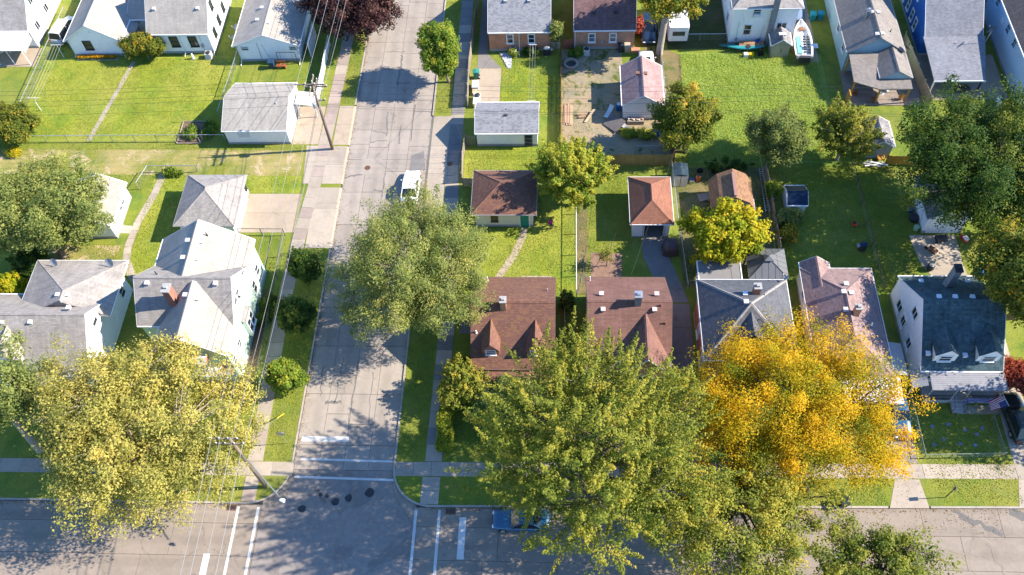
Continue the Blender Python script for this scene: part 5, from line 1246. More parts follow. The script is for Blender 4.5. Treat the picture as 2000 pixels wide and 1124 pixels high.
B = pole("wooden utility pole at the street corner carrying a double crossarm and street lamp", -11.33, 1.3, 10.2, [('x', .16, 9.85, 1.15, -.6), ('x', -.16, 9.65, 1.15, -.1)])
arm = MB().tube([(0, 0, 7.4), (1.6, -1.5, 8.35), (4.0, -3.8, 8.5)], .045, 6).build("lamp_arm", GALV, B)
MB().blob((4.35, -4.15, 8.5), (.26, .15, .08), 12, 6).build("lamp_head", VENT, arm, smooth=True)
MB().blob((4.45, -4.25, 8.42), (.14, .10, .06), 10, 5).build("lamp_lens", m_plain("lamp_lens", (.6, .6, .55), .2), arm, smooth=True)
def wire(p, q, sag, label, group, mat=WIRE, r=.018, n=14):
    p, q = Vector(p), Vector(q); m = MB()
    m.tube([p.lerp(q, i / n) - UP * sag * 4 * (i / n) * (1 - i / n) for i in range(n + 1)], r, 5, cap=False)
    return tag(m.build("overhead_wire", mat), label, "wire", group)
lab1, g1 = "thin overhead wire running along the left side of the side street between the poles", "wires along the side street"
ORD = ("first", "second", "third", "fourth", "fifth", "sixth")
for wi, (xa, xb, z) in enumerate(((-12.6, -12.9, 9.85), (-11.7, -12.2, 9.85), (-10.7, -11.3, 9.65), (-9.85, -10.2, 9.65), (-10.9, -11.15, 7.4), (-11.2, -11.35, 6.9))):
    wire((xa, 39.8, z + .15), (xb, 1.3, z + .25), .75, (ORD[wi] + " from the left of the pale upper wires between the two poles" if z > 9 else ("right" if wi == 4 else "left") + " one of the two low black cables between the two poles"), g1, WIRE if z > 9 else WIRE_D, .016)
lab2 = "thin overhead wire continuing from the leaning pole past the purple tree"
for wi, (xa, xb, z) in enumerate(((-12.6, -12.0, 9.85), (-11.7, -11.2, 9.85), (-10.7, -9.9, 9.4), (-9.85, -9.2, 9.4), (-10.9, -10.5, 7.4), (-11.1, -10.8, 6.9))):
    wire((xa, 39.8, z + .15), (xb, 84, z + .2), .8, (ORD[wi] + " from the left of the upper wires passing over the purple tree" if z > 9 else ("right" if wi == 4 else "left") + " one of the two low black cables beside the purple tree"), "wires over the purple tree", WIRE if z > 9 else WIRE_D, .016)
lab3 = "thin overhead wire running down out of the picture from the corner pole"
for wi, (xa, z) in enumerate(((-12.9, 9.95), (-12.2, 9.95), (-11.3, 9.85), (-10.4, 9.85))): wire((xa, 1.3, z), (xa - .6, -34, z + .2), .7, ORD[wi] + " from the left of the wires running out of the bottom from the corner pole", "wires leaving the corner pole", WIRE, .02)
lab4 = "thin overhead wire crossing the left lawns along the alley"
for wi, (ya, z) in enumerate(((38.5, 9.55), (39.2, 9.55), (40.5, 9.2), (41.1, 9.2), (39.7, 7.1))): wire((-11.06, ya, z), (-75, ya - 1.0, z), .9, (ORD[3 - wi] + " from the top of the alley wires crossing the left lawns" if wi < 4 else "lowest alley cable crossing the left lawns"), "alley wires to the left", WIRE_D, .012, 20)
lab5 = "thin overhead wire crossing the right back yards along the alley"
for wi, (ya, z) in enumerate(((38.5, 9.55), (39.2, 9.55), (40.5, 9.2), (41.1, 9.2), (39.7, 7.1), (39.9, 6.6))): wire((-11.06, ya, z), (34, ya - 1.2, z), .8, (ORD[3 - wi] + " from the top of the alley wires over the long white garage" if wi < 4 else ("upper" if wi == 4 else "lower") + " of the two low cables over the long white garage"), "alley wires to the right", WIRE_D, .012, 20); wire((34, ya - 1.2, z), (84, ya - 2.2, z), .7, (ORD[3 - wi] + " from the top of the alley wires crossing the oak at the right" if wi < 4 else ("upper" if wi == 4 else "lower") + " of the two low cables crossing the oak at the right"), "alley wires to the right", WIRE_D, .012, 20)
wire((2.6, 39.2, 6.75), (7.9, 55, 3.0), .2, "twisted service wire from the alley line to the orange brick house", None, WIRE_D, .012)
wire((2.6, 39.2, 6.75), (7.2, 29.3, 2.7), .25, "twisted service wire from the alley line to the brown garage", None, WIRE_D, .012)
wire((26.5, 38.3, 7.0), (20.4, 20.8, 3.9), .3, "service wire dropping over the rust garage roof to the second red-brown house", None, WIRE_D, .012)
wire((33, 38.2, 7.0), (33.4, 19.2, 5.8), .3, "service wire dropping past the lime tree to the charcoal-roofed house", None, WIRE_D, .012)
wire((33.5, 38.3, 7.1), (34.1, 55.7, 4.8), .3, "service wire rising over the weedy lawn to the tall white house", None, WIRE_D, .012)
wire((52, 37.5, 7.1), (45.3, 21.2, 4.0), .3, "service wire across the shaded lawn to the teal-roofed house", None, WIRE_D, .012)
gd = thing("guy_wire", "guy wire with yellow plastic guard anchored in the verge", "guy wire", (-10.9, 8.2, GZ)); MB().tube([(0, 0, 0), (-.4, -6.7, 8.2)], .012, 5).build("cable", WIRE, gd); MB().tube([(-.01, -.1, .15), (-.09, -1.15, 1.5)], .04, 6).build("guard", m_plain("yellow_plastic", (.75, .55, .02), .5), gd)

# ------------------------------------------------------------------ street furniture
s = thing("stop_sign", "octagonal stop sign seen from its grey back on the left verge", "sign", (-10.2, 5.3, GZ))
MB().box(-.025, .025, -.02, .02, -.1, 2.5).build("sign_post", GALV, s)
oc = [(math.cos(math.radians(22.5 + 45 * k)) * .4, math.sin(math.radians(22.5 + 45 * k)) * .4) for k in range(8)]
m = MB(); b0 = m.add([(x, -.035, 2.15 + z) for x, z in oc] + [(x, .022 * 0 - .02 - .0, 2.15 + z) for x, z in oc]); m.idx(b0, [tuple(range(8)), tuple(range(15, 7, -1))] + [((k + 1) % 8, k, k + 8, (k + 1) % 8 + 8) for k in range(8)]); m.build("sign_plate", GALV, s)
m = MB(); m.face(*[(x * .97, .024, 2.15 + z * .97) for x, z in oc[::-1]]); m.build("sign_face", m_plain("sign_red", (.45, .02, .02), .5), s)
cur = bpy.data.curves.new("stop_text", 'FONT'); cur.body = "STOP"; cur.size = .28; cur.align_x = 'CENTER'; cur.align_y = 'CENTER'; cur.extrude = .002
to = bpy.data.objects.new("sign_lettering", cur); COL.objects.link(to); to.parent = s; to.location = (0, .029, 2.15); to.rotation_euler = (math.pi / 2, 0, math.pi); cur.materials.append(WHITE_T); bpy.context.view_layer.update()
me = bpy.data.meshes.new_from_object(to.evaluated_get(bpy.context.evaluated_depsgraph_get())); me.materials.clear(); me.materials.append(WHITE_T); bpy.data.objects.remove(to)
to = bpy.data.objects.new("sign_lettering", me); COL.objects.link(to); to.parent = s; to.location = (0, .029, 2.15); to.rotation_euler = (math.pi / 2, 0, math.pi)
sg = thing("parking_sign", "street sign seen edge-on in the right verge", "sign", (45.7, 1.35, GZ)); MB().box(-.03, .03, -.03, .03, -.1, 2.35).build("sign_post", DARK_T, sg); MB().box(.031, .045, -.16, .16, 1.75, 2.3).build("sign_plate", GREY_T, sg)
def cover(label, x, y, r=.33, z=.006, square=False):
    t = thing("manhole_cover", label, "manhole cover", (x, y, z)); m = MB()
    m.lathe((0, 0, 0), [(r, 0), (r, .004), (r * .9, .006)], 20); m.build("frame", IRON, t); m = MB()
    for k in range(5): m.box(-r * .7, r * .7, -r * .6 + k * r * .28, -r * .6 + k * r * .28 + r * .1, .0065, .010)
    m.build("grip_pattern", m_plain("iron_dark", (.07, .045, .035), .7), t)
cover("rusty round manhole cover in the middle of the side street above the white car", -6.9, 37.2)
cover("round manhole cover in the shaded walk by the wooden fence", 2.0, 37.6, .3, .128)
for lb, x, y in (("rusty storm drain grate in the gutter at the left corner", -14.0, -.55), ("rusty storm drain grate with fallen leaves at the right corner", 4.75, -.55)):
    t = thing("storm_drain", lb, "drain", (x, y, .004)); MB().box(-.42, .42, -.26, .26, 0, .012).build("frame", IRON, t)
    for k in range(6): MB().box(-.36 + k * .13, -.29 + k * .13, -.2, .2, .0125, .02).build("bar", DARK_T, t)

# ------------------------------------------------------------------ fences
def link_fence(label, pts, h=1.1, rail=None, group=None, step=2.5):
    t = thing("chain_link_fence", label, "fence", (pts[0][0], pts[0][1], GZ), 0, group); o = Vector((pts[0][0], pts[0][1])); mat = rail or GALV
    fab = MB()
    for i in range(len(pts) - 1):
        a, c = Vector(pts[i]) - o, Vector(pts[i + 1]) - o; L = (c - a).length; n = max(1, round(L / step))
        MB().tube([(*a, h), (*c, h)], .035, 6).build("top_rail", mat, t)
        for k in range(n + (i == len(pts) - 2)):
            p = a.lerp(c, k / n); MB().tube([(*p, -.1), (*p, h + .05)], .04, 6).build("post", mat, t)
        m = max(2, int(L / .22)); 
        for k in range(m):
            p, q = a.lerp(c, k / m), a.lerp(c, min(1, (k + 2.6) / m)); fab.tube([(*p, .03), (*q, h)], .004, 3, cap=False); fab.tube([(*q, .03), (*p, h)], .004, 3, cap=False)
    tag(fab.build("wire_fabric", GALV, t), kind="stuff"); return t
link_fence("chain-link fence along the alley edge of the long left lawn", [(-46.2, 41.0), (-23.2, 41.0)], 1.1)
link_fence("chain-link fence with pipe rail between the two upper left white houses", [(-48.0, 62.5), (-48.0, 45.3)], 1.1)
link_fence("chain-link fence between the tall white house and the small dish house", [(-24.3, 54.6), (-24.5, 48.0), (-24.6, 44.5)], 1.1)
link_fence("chain-link fence across the yard above the curved path", [(-31.2, 34.2), (-30.6, 36.6), (-25.3, 36.6)], 1.1)
link_fence("dark chain-link fence at the edge of the concrete drive", [(-19.0, 28.15), (-14.3, 28.1), (-14.0, 20.0), (-13.9, 11.0)], 1.1, m_plain("fence_dark", (.10, .10, .10), .6, metal=.4))
link_fence("chain-link fence with white rail between the two red-brown houses", [(15.45, 33.4), (15.4, 20.6)], 1.1, m_plain("rail_white", (.62, .60, .58), .5))
link_fence("chain-link fence along the right side of the rust-roofed garage", [(25.45, 36.9), (25.6, 30), (26.0, 21.6)], 1.2)
link_fence("overgrown chain-link fence along the shaded lawn", [(44.15, 37.2), (44.4, 21.6)], 1.0, IRON)
link_fence("pale wire fence around the small front lawn of the teal-roofed house", [(44.55, 10.2), (44.6, 4.75), (51.25, 5.0), (51.1, 8.4)], .8, m_plain("fence_mint", (.16, .19, .15), .6))
link_fence("low wire fence before the dark yard of the tall white house", [(26.9, 56.4), (33.1, 56.4)], 1.0)
def board_fence(label, pts, h, mat, bw=.14, gap=.012, post=None, tops=0.03, name="wooden_fence"):
    t = thing(name, label, "fence", (pts[0][0], pts[0][1], GZ)); o = Vector((pts[0][0], pts[0][1])); r = random.Random(len(label))
    for i in range(len(pts) - 1):
        a, c = Vector(pts[i]) - o, Vector(pts[i + 1]) - o; L = (c - a).length; d = (c - a).normalized(); nn = Vector((-d.y, d.x)); n = max(1, round(L / 2.4))
        for k in range(n + 1):
            p = a.lerp(c, k / n); MB().obox((*(p + nn * .07), h / 2), (*(d * .05), 0), (*(nn * .05), 0), (0, 0, h / 2 + .05)).build("post", post or mat, t)
        for k in range(n):
            p0, p1 = a.lerp(c, k / n), a.lerp(c, (k + 1) / n); m = MB(); LL = (p1 - p0).length; nb = max(1, int(LL / (bw + gap)))
            for j in range(nb):
                q = p0 + d * ((j + .5) * LL / nb); hh = h / 2 + r.uniform(-tops, tops) / 2
                m.obox((*(q + nn * r.uniform(-.006, .006)), hh), (*(d * (LL / nb - gap) / 2), 0), (*(nn * .012), 0), (0, 0, hh - .03))
            tag(m.build("fence_panel", mat, t), kind="stuff")
            for zz in (.35, h - .35): 
                mid = (p0 + p1) / 2 + nn * .035; MB().obox((*mid, zz), (*(d * LL / 2), 0), (*(nn * .02), 0), (0, 0, .045)).build("rail", mat, t)
    return t
board_fence("tall weathered wooden fence between the side street walk and the brick house drive", [(3.45, 46.0), (3.3, 52), (3.7, 62), (3.7, 70)], 1.7, W_OLD, tops=.05)
board_fence("short weathered wooden fence beside the brown hip garage", [(3.55, 35.0), (3.4, 38.0), (3.55, 40.6)], 1.6, W_OLD, tops=.08)
board_fence("short wooden fence return joining the brown hip garage", [(3.6, 34.6), (5.0, 34.5)], 1.3, W_OLD)
board_fence("dark red board fence between the lawn and the dirt yard", [(13.85, 40.2), (13.85, 54.4)], 1.15, m_wood("fence_red", (.20, .085, .055)))
board_fence("red board gate between the two brick houses", [(14.0, 55.2), (15.3, 55.2)], 1.5, m_wood("fence_red2", (.26, .09, .05)))
board_fence("tan board gate beside the orange brick house", [(12.65, 55.3), (13.7, 55.3)], 1.5, W_TAN)
board_fence("golden board fence along the alley behind the pink-roofed garage", [(15.6, 37.35), (25.6, 37.3)], 1.75, m_wood("fence_gold", (.33, .215, .075), .3))
board_fence("rusty red fence strip at the corner of the dirt yard", [(25.75, 37.4), (25.8, 43.4)], 1.5, m_wood("fence_rust", (.16, .055, .03)))
board_fence("golden board fence below the weathered shed, half under the oak", [(47.7, 37.45), (56.5, 36.7)], 1.3, W_GOLD)
board_fence("tall tan board fence between the timber deck and the blue house", [(52.9, 55.5), (53.6, 45.3)], 1.8, W_TAN)
board_fence("weathered fence between the barn shed yard and the shaded lawn", [(35.15, 36.8), (35.3, 24.5)], 1.2, W_OLD)
board_fence("old white board fence beside the vehicles at the top", [(25.2, 58.5), (25.3, 54), (25.45, 44.5)], 1.1, m_wood("fence_greyed", (.45, .43, .40), .15), .10)
board_fence("bright white panel fence along the left walk under the wires", [(-13.75, 56.2), (-13.65, 46.6)], 1.5, WHITE_M, .6, .01, name="panel_fence")
board_fence("short tan fence beside the red-brown houses gap", [(14.3, 20.3), (14.25, 17.4)], 1.1, W_TAN)
lad = thing("ladder", "long aluminium ladder lying along the fence beside the barn shed", "ladder", (34.75, 33.8, .35))
for sx in (-.22, .22): MB().box(sx - .035, sx + .035, -2.9, 2.9, 0, .09).build("side_rail", GALV, lad)
for k in range(19): MB().tube([(-.2, -2.7 + k * .3, .045), (.2, -2.7 + k * .3, .045)], .02, 5).build("rung", GALV, lad)

# ------------------------------------------------------------------ vehicles
TYRE = m_plain("tyre", (.012, .012, .012), .85, .1); RIM = m_plain("rim", (.45, .45, .46), .35, .05, metal=.6); CGLASS = m_glass("car_glass", (.012, .016, .02))
CHROME = m_plain("chrome", (.55, .55, .56), .15, .03, metal=1.0); HEADL = m_plain("headlight_lens", (.75, .75, .72), .1); TAILL = m_plain("taillight_lens", (.45, .02, .015), .25)
def car(label, x, y, rz, paint, L=4.7, W=1.85, H=1.7, kind='suv', name="parked_car", roofmat=None, rack=False, sunroof=False, z=GZ):
    """front points to local +y"""
    t = thing(name, label, "car", (x, y, z), rz); hb = .92 if kind != 'sedan' else .86; h2 = L / 2; hw = W / 2; zb = .30
    st = {'suv': [(-1, .80, hb * .78), (-.965, .95, hb * .96), (-.86, 1, hb), (.30, 1, hb), (.42, .99, hb), (.80, .95, hb * .88), (.95, .86, hb * .74), (1, .70, hb * .60)],
          'van': [(-1, .82, hb * .85), (-.97, .96, hb), (-.85, 1, hb), (.45, 1, hb), (.60, .98, hb * .96), (.86, .92, hb * .80), (.96, .82, hb * .66), (1, .66, hb * .55)],
          'sedan': [(-1, .78, hb * .78), (-.96, .92, hb * .93), (-.80, .98, hb * 1.02), (-.5, 1, hb), (.28, 1, hb), (.40, .99, hb * .98), (.78, .94, hb * .86), (.95, .84, hb * .72), (1, .68, hb * .58)]}[kind]
    m = MB(); N = 12; base = 0
    for (fy, fw, top) in st:
        w = hw * fw; yy = fy * h2; zl = zb if abs(fy) < .97 else zb + .12; tt = top
        prof = [(-w * .88, zl), (-w, zl + .12), (-w, tt * .62), (-w * .965, tt * .88), (-w * .86, tt * .985), (-w * .4, tt * 1.02), (w * .4, tt * 1.02), (w * .86, tt * .985), (w * .965, tt * .88), (w, tt * .62), (w, zl + .12), (w * .88, zl)]
        for px, pz in prof: m.v.append((px, yy, pz))
    for i in range(len(st) - 1):
        for k in range(N):
            k2 = (k + 1) % N; m.f.append((i * N + k, (i + 1) * N + k, (i + 1) * N + k2, i * N + k2)); m.mi.append(0)
    m.f.append(tuple(range(N))); m.mi.append(0); e = (len(st) - 1) * N; m.f.append(tuple(range(e + N - 1, e - 1, -1))); m.mi.append(0)
    body = m.build("body", paint, t, smooth=True)
    # greenhouse
    rb, fb, rt, ft = {'suv': (-.92, .34, -.66, .03), 'van': (-.95, .56, -.86, .22), 'sedan': (-.72, .34, -.44, .06)}[kind]
    wb, wt, ht = hw * .90, hw * .72, H - .04
    def ring(y0, y1, w, zz, ins=0.0): return [(-w + ins, y0 * h2 + ins, zz), (w - ins, y0 * h2 + ins, zz), (w - ins, y1 * h2 - ins, zz), (-w + ins, y1 * h2 - ins, zz)]
    lo, hi = ring(rb, fb, wb, hb * .98), ring(rt, ft, wt, ht)
    g_ = MB(); g_.face(lo[3], lo[2], hi[2], hi[3]); g_.v[:] = [(a, b_, c_) for a, b_, c_ in g_.v]; g_.f[:] = [g_.f[0][::-1]]; g_.build("windshield", CGLASS, t)
    g_ = MB(); g_.face(lo[0], lo[1], hi[1], hi[0]); g_.build("rear_window", CGLASS, t)
    g_ = MB(); g_.face(lo[1], lo[2], hi[2], hi[1]); g_.build("side_window", CGLASS, t); g_ = MB(); g_.face(lo[3], lo[0], hi[0], hi[3]); g_.build("side_window", CGLASS, t)
    r_ = MB(); wr = wt * 1.03; n = 6; nx = 5
    for i in range(n + 1):
        yy = (rt + (ft - rt) * i / n) * h2; ey = 1 - abs(2 * i / n - 1) ** 4
        for j in range(nx + 1):
            u = 2 * j / nx - 1; r_.v.append((u * wr * (1 - .05 * (1 - ey)), yy, ht + .05 * (1 - u * u) + .03 * ey))
    for i in range(n):
        for j in range(nx): a = i * (nx + 1) + j; r_.f.append((a, a + 1, a + nx + 2, a + nx + 1)); r_.mi.append(0)
    r_.box(-wr, wr, rt * h2, ft * h2, ht - .04, ht); rf = r_.build("roof", roofmat or paint, t, smooth=False)
    if sunroof: MB().box(-wt * .5, wt * .5, (rt * .3 + ft * .7) * h2 - .3, (rt * .3 + ft * .7) * h2 + .25, ht + .07, ht + .088).build("sunroof", CGLASS, rf)
    if rack:
        for sx in (-1, 1): MB().tube([(sx * wt * .85, rt * h2 * .9, ht + .06), (sx * wt * .85, rt * h2 * .8, ht + .13), (sx * wt * .85, ft * h2 * .5, ht + .13), (sx * wt * .85, ft * h2, ht + .05)], .025, 5).build("roof_rail", DARK_T, rf)
    for a, c in zip(lo, hi): MB().tube([a, c], .045, 5).build("pillar", paint, t)
    for fy in ((rb + fb) / 2 - .02,):
        for sx in (-1, 1): MB().tube([(sx * wb, fy * h2, hb * .97), (sx * wt, fy * h2, ht)], .05, 5).build("pillar", paint, t)
    for fy in (-.62, .62):
        for sx in (-1, 1):
            w = MB(); w.lathe((sx * (hw - .10), fy * h2, .33), [(.20, -.11), (.33, -.10), (.34, 0), (.33, .10), (.20, .11)], 18, 'x'); wo = w.build("wheel", TYRE, t, smooth=False)
            MB().lathe((sx * (hw + .015) - .02, fy * h2, .33), [(.06, -.02), (.2, 0), (.2, .02), (.06, .03)], 12, 'x').build("rim", RIM, wo)
    for sx in (-1, 1):
        MB().blob((sx * hw * .62, h2 * .955, hb * .64), (.2, .10, .08), 10, 5).build("headlight", HEADL, t, smooth=True)
        MB().obox((sx * hw * .76, -h2 * .985, hb * .78), (.11, 0, 0), (0, .03, 0), (0, 0, .14)).build("taillight", TAILL, t)
        MB().blob((sx * (hw + .09), fb * h2 * .8, hb * 1.05), (.11, .07, .09), 8, 5).build("side_mirror", paint, t, smooth=True)
    MB().box(-hw * .8, hw * .8, h2 * .93, h2 * 1.005, .28, .45).build("front_bumper", paint, t); MB().box(-hw * .85, hw * .85, -h2 * 1.005, -h2 * .95, .30, .50).build("rear_bumper", paint, t)
    MB().box(-.5, .5, h2 * .985, h2 * 1.001, .46, .56).build("grille", DARK_T, t)
    for sx in (-1, 1): MB().box(sx * hw * .985 - .015, sx * hw * .985 + .015, -.15 * h2, -.05 * h2, hb * .74, hb * .78).build("door_handle", CHROME, t)
    MB().box(-.26, .26, -h2 * 1.012, -h2 * 1.0, .55, .68).build("licence_plate", m_plain("plate", (.6, .6, .62), .5), t)
    return t
def paintm(name, c, rough=.28): return m_plain("paint_" + name, c, rough, .04, 1.0, spec=.5, coat=.6)
car("white car parked on the right side of the side street above the broad tree", -1.85, 34.1, 0, paintm("white", (.78, .78, .77)), 4.5, 1.85, 1.5, 'sedan', z=.002)
car("silver minivan parked by the fence at the upper left", -46.9, 59.0, -.14, paintm("silver", (.42, .44, .46)), 4.8, 1.9, 1.72, 'van')
car("blue sedan parked under the feathery street tree on the main street", 10.7, -1.35, math.pi / 2, paintm("blue", (.010, .075, .15)), 4.8, 1.85, 1.5, 'sedan', z=.002)
car("blue car facing the street in the drive behind the orange tree", 43.1, 8.6, math.pi, paintm("blue2", (.012, .065, .13)), 4.6, 1.8, 1.5, 'sedan')
car("dark green SUV with roof rails in the drive at the right edge", 53.05, 8.4, .08, paintm("darkgreen", (.008, .022, .02)), 4.7, 1.9, 1.75, 'suv', rack=True)
car("dark blue SUV nose-on beside the plum-roofed brick house", 24.05, 57.8, math.pi, paintm("navy", (.010, .022, .045)), 4.7, 1.85, 1.75, 'suv', rack=True)
car("white SUV with sunroof behind the pink-roofed garage", 23.6, 52.0, 0, paintm("white2", (.62, .62, .64)), 4.3, 1.8, 1.7, 'suv', sunroof=True, roofmat=None)
car("grey-blue car half hidden behind the tall white house", 41.5, 61.4, math.pi, paintm("greyblue", (.14, .19, .26)), 4.6, 1.8, 1.5, 'sedan')
c = thing("camper_trailer", "white camper trailer roof seen behind the leaning tree trunk", "trailer", (27.4, 59.0, GZ))
MB().prism([(-1.05, -3.2), (1.05, -3.2), (1.15, -2.9), (1.15, 3.2), (-1.15, 3.2), (-1.15, -2.9)], .5, 2.5).build("body", WHITE_M, c); MB().box(-.3, .3, -1.6, -1.0, 2.501, 2.62).build("roof_vent", GREY_T, c); MB().box(-.35, .35, .8, 1.6, 2.501, 2.72).build("roof_air_conditioner", WHITE_T, c)
MB().box(-.7, .7, -3.24, -3.21, 1.3, 1.9).build("window", GLASS, c)
for sx in (-1, 1): MB().lathe((sx * 1.0, .4, .33), [(.18, -.1), (.33, -.09), (.33, .09), (.18, .1)], 16, 'x').build("wheel", TYRE, c)
# boat on its trailer
bt = thing("motor_boat", "white open boat with teal deck pad standing beside the tan shed", "boat", (41.5, 55.3, GZ), -.06)
m = MB(); st = [(-2.9, .95, .55, 1.0), (-1.5, 1.05, .5, 1.05), (0, 1.05, .5, 1.1), (1.3, .85, .52, 1.2), (2.3, .48, .62, 1.32), (3.0, .05, .85, 1.42)]
for (yy, w, zl, zt) in st: m.v += [(-w, yy, zt), (-w * .85, yy, zl + .2), (0, yy, zl), (w * .85, yy, zl + .2), (w, yy, zt), (w * .82, yy, zt + .02), (w * .78, yy, zt - .35), (-w * .78, yy, zt - .35), (-w * .82, yy, zt + .02)]
for i in range(len(st) - 1):
    for k in range(9): k2 = (k + 1) % 9; m.f.append((i * 9 + k, (i + 1) * 9 + k, (i + 1) * 9 + k2, i * 9 + k2)); m.mi.append(0)
m.f.append(tuple(range(9))); m.mi.append(0); m.build("hull", WHITE_T, bt)
MB().box(-.7, -.2, -2.3, .6, .78, .98).build("deck_pad", m_plain("teal_pad", (.16, .36, .36), .7), bt); MB().blob((.0, 1.7, 1.05), (.42, .32, .14), 10, 5, .12, 2).build("seat_cover", m_plain("brown_cover", (.22, .11, .06), .9), bt)
for k in range(2):
    rk = MB(); 
    for j in range(7): rk.box(.02 + k * .42, .30 + k * .42, -2.2 + j * .42, -2.05 + j * .42, 1.0, 1.1)
    rk.tube([(.16 + k * .42, -2.4, 1.05), (.16 + k * .42, .9, 1.05)], .03, 5); rk.build("rod_rack", DARK_T, bt)
MB().box(-.6, .6, -3.3, -2.95, .5, 1.25).build("outboard_motor", DARK_T, bt); MB().box(-.95, .95, -2.9, -2.6, 1.02, 1.12).build("stern_bench", GREY_T, bt)
for sx in (-.8, .8): MB().lathe((sx, -.8, .3), [(.15, -.08), (.3, -.07), (.3, .07), (.15, .08)], 14, 'x').build("trailer_wheel", TYRE, bt)
MB().box(-.8, .8, -.85, -.75, .28, .36).box(-.05, .05, -2.6, 3.6, .37, .46).build("trailer_frame", GALV, bt); MB().box(1.05, 1.75, -.9, -.2, .55, .62).build("side_step", WHITE_M, bt)
def kayak(label, x, y, z, rz, L, mat):
    t = thing("kayak", label, "kayak", (x, y, z), rz); m = MB(); n = 9
    for i in range(n):
        f = 2 * i / (n - 1) - 1; w = .38 * (1 - abs(f) ** 2.2) + .01; yy = f * L / 2; k = .12 * abs(f) ** 3
        m.v += [(-w, yy, .2 + k), (0, yy, .0 + k), (w, yy, .2 + k), (w * .5, yy, .3 + k), (-w * .5, yy, .3 + k)]
    for i in range(n - 1):
        for k in range(5): k2 = (k + 1) % 5; m.f.append((i * 5 + k, i * 5 + k2, (i + 1) * 5 + k2, (i + 1) * 5 + k)); m.mi.append(0)
    m.build("hull", mat, t, smooth=True); MB().lathe((0, -.2, .29), [(.3, 0), (.3, .05), (.22, .06)], 14).build("cockpit_rim", DARK_T, t); return t
TEALP = m_plain("teal_plastic", (.03, .22, .24), .35, .15, 2); 
kayak("long teal kayak lying behind the tall white house", 35.1, 54.5, .55, math.pi / 2, 4.3, TEALP); kayak("dark teal canoe under the kayak at the white house foundation", 34.0, 55.1, .3, math.pi / 2 + .03, 3.9, m_plain("teal_dark", (.02, .12, .14), .4))
rk = thing("kayak_rack", "low timber rack with planks behind the teal kayak", "rack", (35.6, 55.0, GZ))
for k in range(4): MB().box(-1.3, 1.5, -.35 + k * .2, -.23 + k * .2, .72 + .02 * k, .78 + .02 * k).build("plank", m_wood("plank_orange", (.45, .26, .14)), rk)
for sx in (-1.1, 1.2): MB().box(sx - .05, sx + .05, -.4, .4, 0, .7).build("leg", W_OLD, rk)

# ------------------------------------------------------------------ yard things
def cart(label, x, y, mat, rz=0.0, s=1.0):
    t = thing("wheeled_bin", label, "bin", (x, y, GZ), rz); m = MB(); b_ = m.add([(-.24 * s, -.24 * s, .06), (.24 * s, -.24 * s, .06), (.24 * s, .24 * s, .06), (-.24 * s, .24 * s, .06), (-.31 * s, -.33 * s, 1.0 * s), (.31 * s, -.33 * s, 1.0 * s), (.31 * s, .36 * s, 1.0 * s), (-.31 * s, .36 * s, 1.0 * s)])
    m.idx(b_, [(3, 2, 1, 0), (4, 5, 6, 7), (0, 1, 5, 4), (1, 2, 6, 5), (2, 3, 7, 6), (3, 0, 4, 7)]); m.build("tub", mat, t)
    MB().slabs([[(-.34 * s, -.38 * s, 1.02 * s), (.34 * s, -.38 * s, 1.02 * s), (.34 * s, .0, 1.10 * s), (-.34 * s, .0, 1.10 * s)], [(-.34 * s, .0, 1.10 * s), (.34 * s, .0, 1.10 * s), (.34 * s, .4 * s, 1.05 * s), (-.34 * s, .4 * s, 1.05 * s)]], .03).build("lid", mat, t)
    for sx in (-.27, .27): MB().lathe((sx * s, .3 * s, .12), [(.05, -.03), (.12, -.03), (.12, .03), (.05, .03)], 12, 'x').build("wheel", TYRE, t)
    return t
BIN_T = m_plain("bin_teal", (.02, .25, .26), .45, .1); BIN_G = m_plain("bin_green", (.03, .20, .16), .5, .1); BIN_D = m_plain("bin_dark", (.03, .035, .045), .5, .1)
cart("teal bin with pale lid, left of the pair behind the tall white house", 43.4, 59.7, BIN_T); cart("teal bin, right of the pair behind the tall white house", 44.3, 59.8, m_plain("bin_teal2", (.015, .19, .27), .45))
cart("green wheeled bin by the wooden fence on the brick house drive", 4.15, 50.6, BIN_G, -1.5); cart("dark green wheeled bin at the kerb under the street trees", 37.2, .55, m_plain("bin_forest", (.006, .02, .016), .5))
cart("tan bin at the wall of the plum-roofed brick house", 21.5, 54.7, m_plain("bin_tan", (.42, .34, .25), .6)); cart("black bin at the wall of the plum-roofed brick house", 20.75, 54.7, BIN_D); cart("dark blue bin behind the small dish house", -20.0, 52.6, m_plain("bin_navy", (.02, .05, .10), .5))
cart("teal bin at the side wall of the dormered house", 4.8, 18.6, m_plain("bin_teal3", (.02, .16, .17), .5))
ac_unit("pale air conditioner at the wall of the orange brick house", 8.25, 54.45); ac_unit("grey air conditioner at the wall of the plum-roofed house", 16.8, 54.4, .7); ac_unit("white air conditioner by the corner of the storey-and-a-half house", -28.0, 54.4, .7)
def simple(name, label, cat, x, y, parts, rz=0.0, z=GZ):
    t = thing(name, label, cat, (x, y, z), rz)
    for nm, mb, mt in parts: mb.build(nm, mt, t)
    return t
simple("gas_grill", "gas grill on the grass corner of the orange brick house", "grill", 12.2, 54.3, [("hood", MB().blob((0, 0, 1.0), (.42, .28, .22), 12, 6), GALV), ("cabinet", MB().box(-.4, .4, -.25, .25, .1, .85), DARK_T), ("side_shelf", MB().box(.41, .75, -.2, .2, .8, .84), GALV)])
